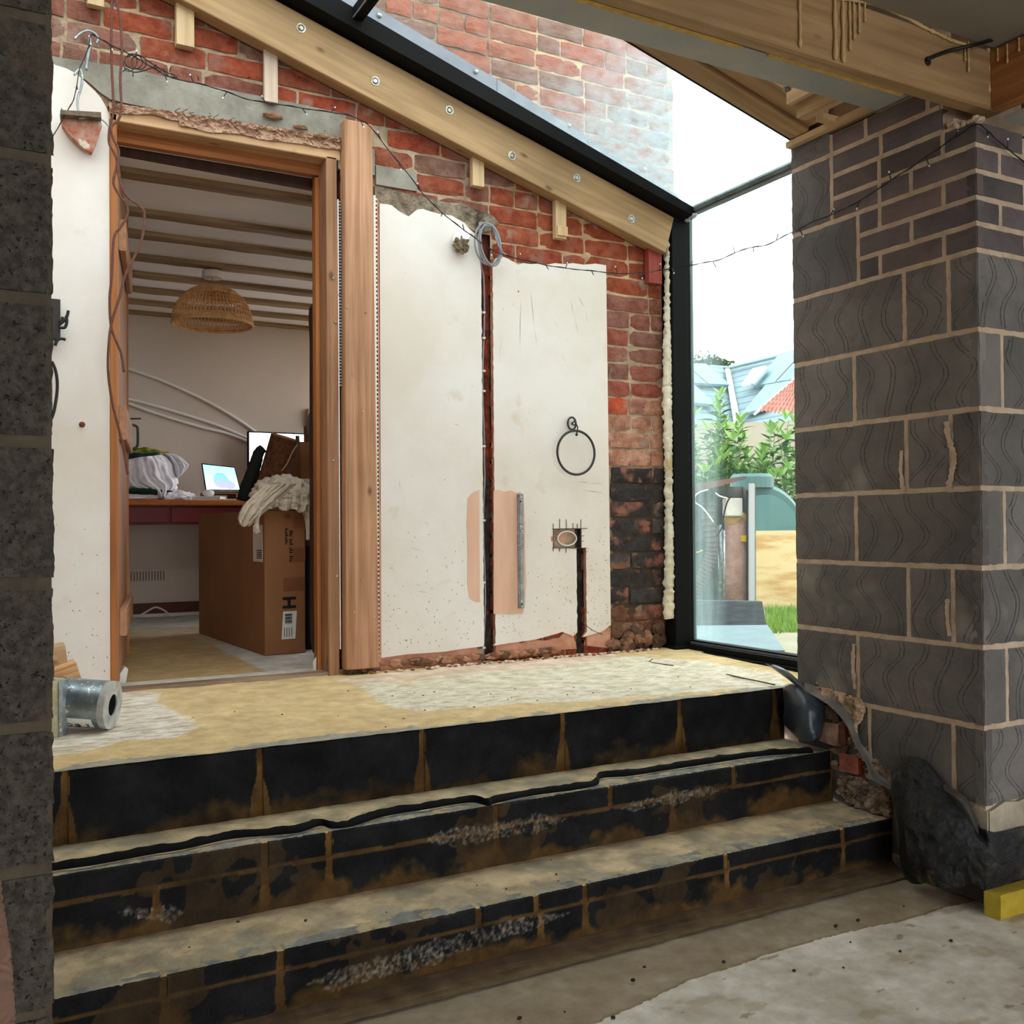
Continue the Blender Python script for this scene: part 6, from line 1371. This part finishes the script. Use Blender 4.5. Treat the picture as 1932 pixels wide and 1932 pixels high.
b = MB(); pp_ = [on(x, y, Y=3.72) for x, y in ((232, 1302), (222, 1290), (226, 1272), (236, 1258), (242, 1262), (238, 1285))]; b.prism([V((p.x, 3.72, p.z)) for p in pp_], (0, .05, 0)); tag(b.build('torn_lining_paper', M_label), 'torn white paper scrap at the bottom left of the door frame', 'paper')
b = MB(); b.blob(on(600, 1262, Y=3.64)+V((.0, .0, .01)), (.018, .02, .045), 3, .2, 2, 0, flat=FZ); tag(b.build('render_lump', M_plaster), 'pale plaster lump at the foot of the right door jamb', 'plaster lump')

# ================================================================ OUTSIDE, THROUGH THE GLASS
gr = MB(); gr.grid(lambda u, v: (2.86+40*u**1.6, -12+50*v, .30+.012*nz((u*90, v*90, 0), 1)+(.0 if u < .02 else .04)), 80, 60); struct(gr.build('ground', mat('garden_ground', (150, 144, 122), (132, 126, 102), ns=2, rough=.95)))
def DP(x, y, d): return on(x, y, D=d)
def base_z(x, d, z): """point at ground height z on the line of sight column x at depth d"""; p = on(x, 1000, D=d); return V((p.x, p.y, z))
GZ = .345
# flat pale slab and upright slate slab
sl = MB(); q = [base_z(1288, 4.95, .46), base_z(1478, 4.95, .46), base_z(1446, 6.2, .46), base_z(1278, 6.2, .46)]; sl.prism([V((p.x, p.y, .34)) for p in q], (0, 0, .098)); tag(sl.build('paving_slab', mat('pale_slate', (112, 132, 138), (100, 120, 126), ns=5, rough=.7, bump=.3, bs=30), bevel=.004), 'pale blue-grey slab lying flat just outside the window', 'slab')
sl = MB(); q = [DP(1276, 1192, 6.25), DP(1448, 1190, 6.25), DP(1438, 1135, 6.35), DP(1276, 1133, 6.35)]; sl.prism(q, CF*.06); tag(sl.build('slate_panel', mat('dark_slate', (66, 70, 76), (46, 50, 56), ns=9, rough=.75, bump=.5, bs=20, st=(1, 1, 6))), 'dark slate panel propped upright behind the pale slab', 'slab')
# grass
b = MB(); rs2 = random.Random(9)
for i in range(5200):
    x = rs2.uniform(1425, 1530); d_ = rs2.uniform(6.6, 8.9); p = base_z(x, d_, GZ-.03); h = rs2.uniform(.03, .10); a_ = rs2.uniform(0, 2*pi); s_ = .005
    if x < 1448-(d_-6.6)*4: continue
    t = V((cos(a_), sin(a_), 0)); l_ = V((rs2.uniform(-.03, .03), rs2.uniform(-.03, .03), h)); g = rs2.random(); c = mixc((120, 168, 44), (176, 204, 92), g)
    b.add([p-t*s_, p+t*s_, p+l_*.6+t*s_*.6, p+l_], [(0, 1, 2, 3)], 0, c)
M_leafa = mat('leaf_blade', (215, 215, 215), (190, 200, 175), ns=6, rough=.6, attr=True)
tag(b.build('lawn_grass', M_leafa), 'bright green grass growing along the foot of the plywood sheet', 'grass', kind='stuff')
# plywood sheet
b = MB(); q = [DP(1422, 1153, 8.4), DP(1560, 1160, 8.4), DP(1560, 1000, 8.4), DP(1424, 1002, 8.4)]; b.prism([V((p.x, p.y, GZ-.03 if i < 2 else p.z)) for i, p in enumerate(q)], CF*.03)
mply = mat('pale_plywood', (214, 186, 138), (190, 148, 92), ns=2.6, lo=.45, hi=.62, rough=.8, st=(1, 1, 4.5), spots=((3.1, .70, .76, (184, 112, 66)),))
ply = b.build('plywood_sheet', mply); tag(ply, 'pale knotty plywood sheet standing in front of the green tank', 'board')
# oil tank
tk = thing('oil_tank', tuple(base_z(1470, 9.2, GZ)), 'rounded green plastic oil tank behind the plywood sheet', 'tank')
M_tank = mat('green_tank', (78, 116, 114), (68, 104, 102), ns=3, rough=.5); M_tankd = mat('dark_tank_rib', (66, 98, 96), rough=.5)
c0 = DP(1424, 1004, 9.1); c1_ = DP(1503, 1004, 9.1); ctr = base_z(1418, 9.5, c0.z-.10); RX = (c1_-c0).length+.05; RZ = DP(1420, 912, 9.1).z-ctr.z
axd = V((CF.x, CF.y, 0)).normalized(); axr = CR.normalized()
def arch(s, off, t0, t1, n=24): return [ctr+axd*off+axr*(RX*s*sin(radians(t0+(t1-t0)*i/n)))+V((0, 0, RZ*s*cos(radians(t0+(t1-t0)*i/n)))) for i in range(n+1)]
b = MB()
def shell(s0, o0, s1, o1, mi): 
    A1, A2 = arch(s0, o0, -90, 90), arch(s1, o1, -90, 90); n = len(A1); b.add(A1+A2, [(i, i+1, n+i+1, n+i) for i in range(n-1)], mi)
shell(.0, -.50, .80, -.50, 0); shell(.80, -.50, .83, -.42, 1); shell(.83, -.42, .93, -.42, 1); shell(.93, -.42, 1.0, -.36, 0); shell(1.0, -.36, 1.0, -.30, 0); shell(1.0, -.30, 1.0, .7, 0); b.prism(arch(1.0, .7, -90, 90), axd*.02)
b.build('tank_shell', [M_tank, M_tankd], tk, smooth=False)
b = MB(); b.box(-1, 1, -1, 1, -1, 1); b.v = [ctr+axr*(p.x*RX*.99)+axd*(.1+p.y*.59)+V((0, 0, (p.z-1)/2*(ctr.z-GZ))) for p in b.v]; b.build('tank_body', M_tank, tk)
b = MB(); kp = DP(1418, 912, 9.2); b.lathe([(0, 0), (.20, 0), (.20, .10), (.17, .13), (0, .13)], V((kp.x, kp.y, ctr.z+RZ-.04)), (0, 0, 1), 24); b.build('filler_cap', M_tankd, tk)
# open metal cabinet with a pink cylinder, ribbed duct and wires
cb_ = thing('boiler_cabinet', tuple(base_z(1360, 7.6, GZ)), 'open rusty boiler cabinet with a pink cylinder and ribbed duct, outside the window', 'boiler')
M_gmet = mat('grey_cabinet', (112, 112, 110), (84, 82, 80), ns=9, rough=.6, bump=.2)
def dbox(nm, x0, y0, x1, y1, d0, dep, m, par=cb_, foot=False):
    b = MB(); P = [DP(x0, y1, d0), DP(x1, y1, d0), DP(x1, y0, d0), DP(x0, y0, d0)]
    if foot: P[0].z = P[1].z = GZ-.03
    b.prism(P, V((CF.x, CF.y, 0)).normalized()*dep); return b.build(nm, m, par)
dbox('back_panel', 1278, 918, 1424, 1140, 8.0, .03, M_gmet, foot=True)
dbox('corner_post', 1413, 912, 1424, 1140, 7.55, .05, mat('white_metal', (172, 172, 174), rough=.5), foot=True)
dbox('painted_shade_strip', 1409, 925, 1413, 1140, 7.58, .02, M_iron, foot=True)  # solid dark strip painting in the shade beside the white post
dbox('side_panel', 1424, 915, 1426, 1140, 7.6, .40, M_gmet, foot=True)
b = MB(); P = [DP(1276, 918, 7.5), DP(1408, 898, 7.5), DP(1408, 904, 7.5), DP(1276, 938, 7.5)]; b.prism(P, axd*.5); b.build('lid', mat('rust_lid', (82, 74, 76), (120, 84, 78), ns=4, rough=.6), cb_)
b = MB(); ct = DP(1389, 980, 7.78); cbz = GZ-.02; r_ = (DP(1411, 980, 7.78)-DP(1367, 980, 7.78)).length/2
b.lathe([(0, 0), (r_, 0), (r_*1.02, (ct.z-cbz)*.5), (r_, (ct.z-cbz)), (r_*.8, (ct.z-cbz)+.02), (0, (ct.z-cbz)+.03)], (ct.x, ct.y, cbz), (0, 0, 1), 28)
b.build('pink_cylinder', mat('pink_foil_lagging', (206, 168, 158), (178, 140, 128), ns=9, rough=.6, bump=.9, bs=16, bd=.03), cb_, smooth=True)
b = MB(); b.lathe([(r_*1.04, (ct.z-cbz)-.03), (r_*1.10, (ct.z-cbz)-.01), (r_*1.04, (ct.z-cbz)+.02), (r_*.8, (ct.z-cbz)+.05), (0, (ct.z-cbz)+.06)], (ct.x, ct.y, cbz), (0, 0, 1), 28); b.v = [p+V((nz(p, 12), nz(p, 12, 3), nz(p, 12, 6)))*.03 for p in b.v]; b.build('foam_top', M_foamd, cb_)
b = MB(); b.box(-1, 1, -1, 1, -1, 1); p0 = DP(1382, 957, 7.7); hw = (DP(1398, 957, 7.7)-DP(1366, 957, 7.7)).length/2; hz_ = DP(1382, 940, 7.7).z-p0.z; b.v = [p0+axr*(p.x*hw)+axd*(.06*p.y)+V((0, 0, p.z*hz_)) for p in b.v]; b.build('junction_box', M_white, cb_, bevel=.01)
b = MB(); dp_ = smoothpath([DP(*q, 7.6) for q in ((1336, 945), (1338, 990), (1342, 1030), (1338, 1060), (1326, 1088), (1314, 1112), (1312, 1136))], 12); rd_ = (DP(1350, 1030, 7.6)-DP(1326, 1030, 7.6)).length/2
b.tube(dp_, [rd_*(1+.13*(1 if i % 3 == 0 else -.4)) for i in range(len(dp_))], 16); b.build('ribbed_duct', mat('brown_duct', (96, 74, 68), (72, 58, 56), ns=12, rough=.5), cb_)
b = MB(); b.tube([DP(1358, 990, 7.65), DP(1360, 1060, 7.65), DP(1361, 1140, 7.65)], .022, 10); b.tube([DP(1366, 1000, 7.6), DP(1366, 1138, 7.6)], .012, 8); b.build('steel_pipe', M_galv, cb_, smooth=True)
for ps, m in ((((1336, 924), (1322, 928), (1312, 935), (1312, 948), (1322, 955), (1334, 968), (1346, 985)), M_whc), (((1380, 935), (1372, 948), (1366, 970), (1362, 995), (1352, 1012)), M_blkc), (((1300, 1000), (1306, 1020), (1302, 1040), (1292, 1056)), M_blkc), (((1292, 1062), (1302, 1044), (1316, 1042), (1326, 1038)), mat('tan_wire', (190, 160, 110), rough=.8)), (((1350, 930), (1358, 936), (1372, 940)), M_whc), (((1292, 1116), (1302, 1124), (1312, 1138)), mat('green_hose', (60, 150, 104), rough=.6)), (((1290, 1125), (1300, 1130), (1306, 1139)), M_whc)):
    b = MB(); b.tube(smoothpath([DP(*q, 7.45) for q in ps], 5), .006, 6); b.build('wire', m, cb_, smooth=True)
dbox('burner_panel', 1278, 980, 1312, 1042, 7.7, .12, mat('grey_brown_metal', (140, 120, 116), (116, 98, 92), ns=7, rough=.6)); dbox('vent_grille', 1288, 1062, 1308, 1075, 7.6, .04, M_iron); dbox('lower_box', 1278, 1080, 1320, 1138, 7.75, .1, M_gmet)
b = MB(); b.lathe([(0, 0), (.045, 0), (.045, .05), (0, .05)], DP(1294, 957, 7.5), -axd, 14); b.build('red_knob', mat('red_knob', (190, 40, 46), rough=.5), cb_)
b = MB(); P = DP(1404, 1016, 7.78-r_*1.0-.01); b.prism([P+axr*x+V((0, 0, z)) for x, z in ((-.025, -.025), (.025, -.025), (.025, .025), (-.025, .025))], axd*.004); b.build('yellow_sticker', mat('yellow_sticker', (236, 190, 40), rough=.6), cb_)
# garden wall behind the shrubs
# laurel shrubs: stems and real leaves
def leaf(b, p, d, L, w_, c, rs):
    d = d.normalized(); s = d.cross(V((rs.uniform(-.4, .4), rs.uniform(-.4, .4), 1))).normalized(); n = s.cross(d).normalized(); dr = -.18*L
    a = [p, p+d*L*.35+s*w_+n*.004, p+d*L*.35-s*w_+n*.004, p+d*L*.7+s*w_*.75+V((0, 0, dr*.4)), p+d*L*.7-s*w_*.75+V((0, 0, dr*.4)), p+d*L+V((0, 0, dr)), p+d*L*.35-n*.004, p+d*L*.7-n*.004+V((0, 0, dr*.4))]
    b.add(a, [(0, 1, 6), (0, 6, 2), (1, 3, 7, 6), (6, 7, 4, 2), (3, 5, 7), (7, 5, 4)], 0, c)
def shrub(px, d, ytop, width, n, label, cols, seed, ydown=1000, leafL=.20):
    rs = random.Random(seed); base = base_z(px, d, GZ-.02); top = DP(px, ytop, d)
    t_ = thing('laurel_shrub', tuple(base), label, 'shrub', 'laurel shrubs outside the window'); b = MB(); s = MB(); H_ = top.z-base.z
    for i in range(n):
        a = rs.uniform(0, 2*pi); r_ = width*rs.random()**.5; off = axr*(r_*cos(a))+axd*(r_*sin(a)); h = H_*rs.uniform(.62, 1.0)*(1-.25*(r_/width)**2)
        p0 = base+off*.35; p1 = base+off+V((0, 0, h)); pts = [p0.lerp(p1, k/6)+V((.03*sin(k+i), .03*cos(k*1.3+i), 0)) for k in range(7)]; s.tube(pts, [.012-.0014*k for k in range(7)], 5)
        m_ = int(h/.045)
        for k in range(m_):
            f = .22+.78*k/m_; q = p0.lerp(p1, f); an = k*2.4+i; dv = axr*cos(an)+axd*sin(an)+V((0, 0, rs.uniform(.1, .9)))
            g = rs.random(); c = mixc(cols[0], cols[1], g) if rs.random() < .7 else cols[2]
            leaf(b, q, dv, leafL*rs.uniform(.6, 1.1), leafL*.14, c, rs)
        for k in range(4):
            an = k*1.6+i; leaf(b, p1, axr*cos(an)*.6+axd*sin(an)*.6+V((0, 0, 1)), leafL*.9, leafL*.12, mixc(cols[1], (190, 220, 120), .4), rs)
    b.build('foliage', M_leafa, t_); s.build('stems', mat('green_stem', (120, 130, 70), rough=.8), t_)
G1 = ((86, 136, 62), (128, 176, 84), (60, 104, 56))
shrub(1350, 10.6, 748, .55, 26, 'tall laurel shrub behind the boiler cabinet, seen through streaky glass', G1, 1)
shrub(1306, 10.2, 748, .30, 16, 'bright yellow-green laurel shrub next to the black window post', ((130, 180, 40), (170, 214, 50), (90, 146, 40)), 2)
shrub(1440, 10.8, 752, .26, 11, 'thin upright laurel shrub in the middle of the window view', G1, 3)
shrub(1492, 10.4, 770, .42, 24, 'bushy laurel shrub beside the edge of the right pier', ((96, 150, 64), (138, 190, 92), (64, 116, 58)), 4)
shrub(1395, 11.2, 770, .40, 20, 'far laurel shrub rising above the green tank cap', G1, 5)
b = MB(); q = [DP(1270, 1100, 13.2), DP(1640, 1100, 13.2), DP(1640, 792, 13.2), DP(1270, 800, 13.2)]
# neighbour's house: rendered wall, slate valley roofs with panels, a skylight, red pantiles
hs = thing('neighbour_house', tuple(base_z(1420, 15, GZ)), 'neighbouring house with slate roofs and solar panels, far beyond the garden', 'house')
b.prism([V((p.x, p.y, GZ-.05 if i < 2 else p.z)) for i, p in enumerate(q)], axd*.3); b.build('rendered_wall', mat('cream_render', (160, 148, 132), (148, 136, 120), ns=1.5, rough=.9), hs)
PA = [DP(1250, 684, 19), DP(1374, 691, 21.5), DP(1390, 800, 17.2)]; PB = [DP(1374, 691, 21.5), DP(1390, 800, 17.2), DP(1560, 644, 18)]
def on3(x, y, T, off):
    n = (T[1]-T[0]).cross(T[2]-T[0]).normalized(); n = n if n.dot(CF) > 0 else -n; o = V((0, 0, CAM_H)); d = ray(x, y); return o+d*((T[0]-n*off-o).dot(n)/d.dot(n))
def plane(nm, pts, m, par=hs, th_=.05, off=.0):
    b = MB(); xm = sum(q[0] for q in pts)/len(pts); T = PA if xm < 1384 and nm != 'verge_board' else PB
    P = [on3(q[0], q[1], T, off) for q in pts] if nm != 'verge_board' else [DP(*q) for q in pts]; n = (P[1]-P[0]).cross(P[2]-P[0]).normalized(); n = n if n.dot(CF) > 0 else -n
    b.prism(P, n*th_); return b.build(nm, m, par)
def slate():
    if 'roof_slate' in MATS: return MATS['roof_slate']
    m = mat('roof_slate', (116, 138, 146), (102, 124, 132), ns=3, rough=.7); nt = m.node_tree; N = nt.nodes; L = nt.links; bs = N['Principled BSDF']
    old = bs.inputs['Base Color'].links[0].from_socket; at = N.new('ShaderNodeAttribute'); at.attribute_name = 'gc'; w_ = N.new('ShaderNodeTexWave'); w_.wave_type = 'BANDS'; w_.bands_direction = 'Z'; w_.inputs['Scale'].default_value = 2.0; w_.wave_profile = 'SAW'; L.new(at.outputs['Vector'], w_.inputs[0])
    r = N.new('ShaderNodeMapRange'); L.new(w_.outputs['Fac'], r.inputs[0]); r.inputs[1].default_value = 0; r.inputs[2].default_value = .25; r.inputs[3].default_value = .35; r.inputs[4].default_value = 1
    x = N.new('ShaderNodeMix'); x.data_type = 'RGBA'; x.blend_type = 'MULTIPLY'; x.inputs[0].default_value = 1; L.new(old, x.inputs[6]); L.new(r.outputs[0], x.inputs[7]); L.new(x.outputs[2], bs.inputs['Base Color']); return m
plane('roof_slope', [(1250, 684, 19), (1374, 691, 21.5), (1390, 800, 17.2), (1250, 800, 15.5)], slate())
plane('roof_slope', [(1374, 691, 21.5), (1560, 644, 18), (1560, 810, 14.4), (1390, 800, 17.2)], slate())
M_pan = mat('solar_panel', (112, 140, 150), (118, 146, 156), ns=1, rough=.6, spec=.25)
plane('solar_panel', [(1250, 684, 18.8), (1332, 686, 20.0), (1378, 726, 18.6), (1250, 718, 17.6)], M_pan, off=.12)
plane('solar_panel', [(1250, 719, 17.5), (1304, 720, 17.9), (1352, 764, 16.6), (1250, 752, 16.3)], M_pan, off=.12)
plane('solar_panel', [(1470, 667, 19.3), (1560, 645, 17.6), (1560, 704, 16.2), (1422, 728, 17.6)], M_pan, off=.12)
plane('solar_panel', [(1444, 726, 17.4), (1490, 718, 16.8), (1440, 770, 15.6), (1398, 782, 16.0)], M_pan, off=.12)
plane('panel_joint', [(1502, 676, 18.0), (1504, 676, 18.0), (1464, 719, 16.9), (1462, 719, 16.9)], M_iron, th_=.01, off=.20)
plane('panel_joint', [(1292, 686, 19.2), (1294, 686, 19.2), (1336, 722, 18.0), (1334, 722, 18.0)], M_iron, th_=.01, off=.20)
plane('valley_lead', [(1369, 695, 20.9), (1377, 695, 20.9), (1398, 800, 16.6), (1386, 800, 16.6)], mat('pale_lead', (228, 238, 238), rough=.5), th_=.02, off=.1)
plane('ridge_tiles', [(1340, 688, 20.6), (1374, 691, 21.2), (1470, 669, 19.6), (1470, 671, 19.6), (1374, 694, 21.2), (1340, 691, 20.6)], mat('ridge_grey', (110, 130, 134), rough=.7), th_=.05, off=.12)
plane('skylight', [(1420, 695, 18.8), (1442, 690, 18.4), (1416, 722, 17.5), (1398, 726, 17.8)], mat('skylight_white', (236, 240, 240), rough=.3), th_=.04, off=.22)
plane('skylight_frame', [(1442, 689, 18.3), (1448, 694, 18.1), (1422, 724, 17.2), (1416, 723, 17.4)], mat('skylight_frame', (140, 156, 158), rough=.5), th_=.04, off=.24)
b = MB(); q0, q1, q2, q3 = DP(1430, 778, 13.4), DP(1540, 788, 13.2), DP(1540, 690, 14.8), DP(1502, 718, 14.6)
nseg = 150
def tiles(u, v):
    p = (q0*(1-u)+q1*u)*(1-v)+(q3*(1-u)+q2*u)*v
    return p+V((0, 0, .035*abs(sin(u*pi*14))+.03*((v*9) % 1)))-axd*.02
b.grid(tiles, 140, 72); b.build('pantile_roof', mat('red_pantile', (168, 108, 94), (152, 90, 76), ns=9, rough=.8), hs)
plane('verge_board', [(1428, 780, 13.3), (1502, 716, 14.5), (1498, 713, 14.5), (1424, 778, 13.3)], mat('verge_white', (236, 236, 234), rough=.6), th_=.04)
# far treetops over the roof line
b = MB(); rs = random.Random(4)
for i in range(700):
    x = rs.choice((rs.gauss(1300, 8), rs.gauss(1335, 14), rs.gauss(1358, 12))); y = 692-abs(rs.gauss(0, 9 if x < 1350 else 6)); p = DP(x, y, 26); leaf(b, p, V((rs.uniform(-1, 1), rs.uniform(-1, 1), rs.uniform(-.2, 1))), .16, .035, mixc((96, 120, 84), (140, 160, 120), rs.random()), rs)
b.tube([base_z(1330, 26, GZ), DP(1330, 700, 26), DP(1336, 682, 26)], [.15, .08, .03], 6, col=(90, 80, 66))
tag(b.build('far_tree', M_leafa), 'thin treetop showing over the slate roof ridge', 'tree')
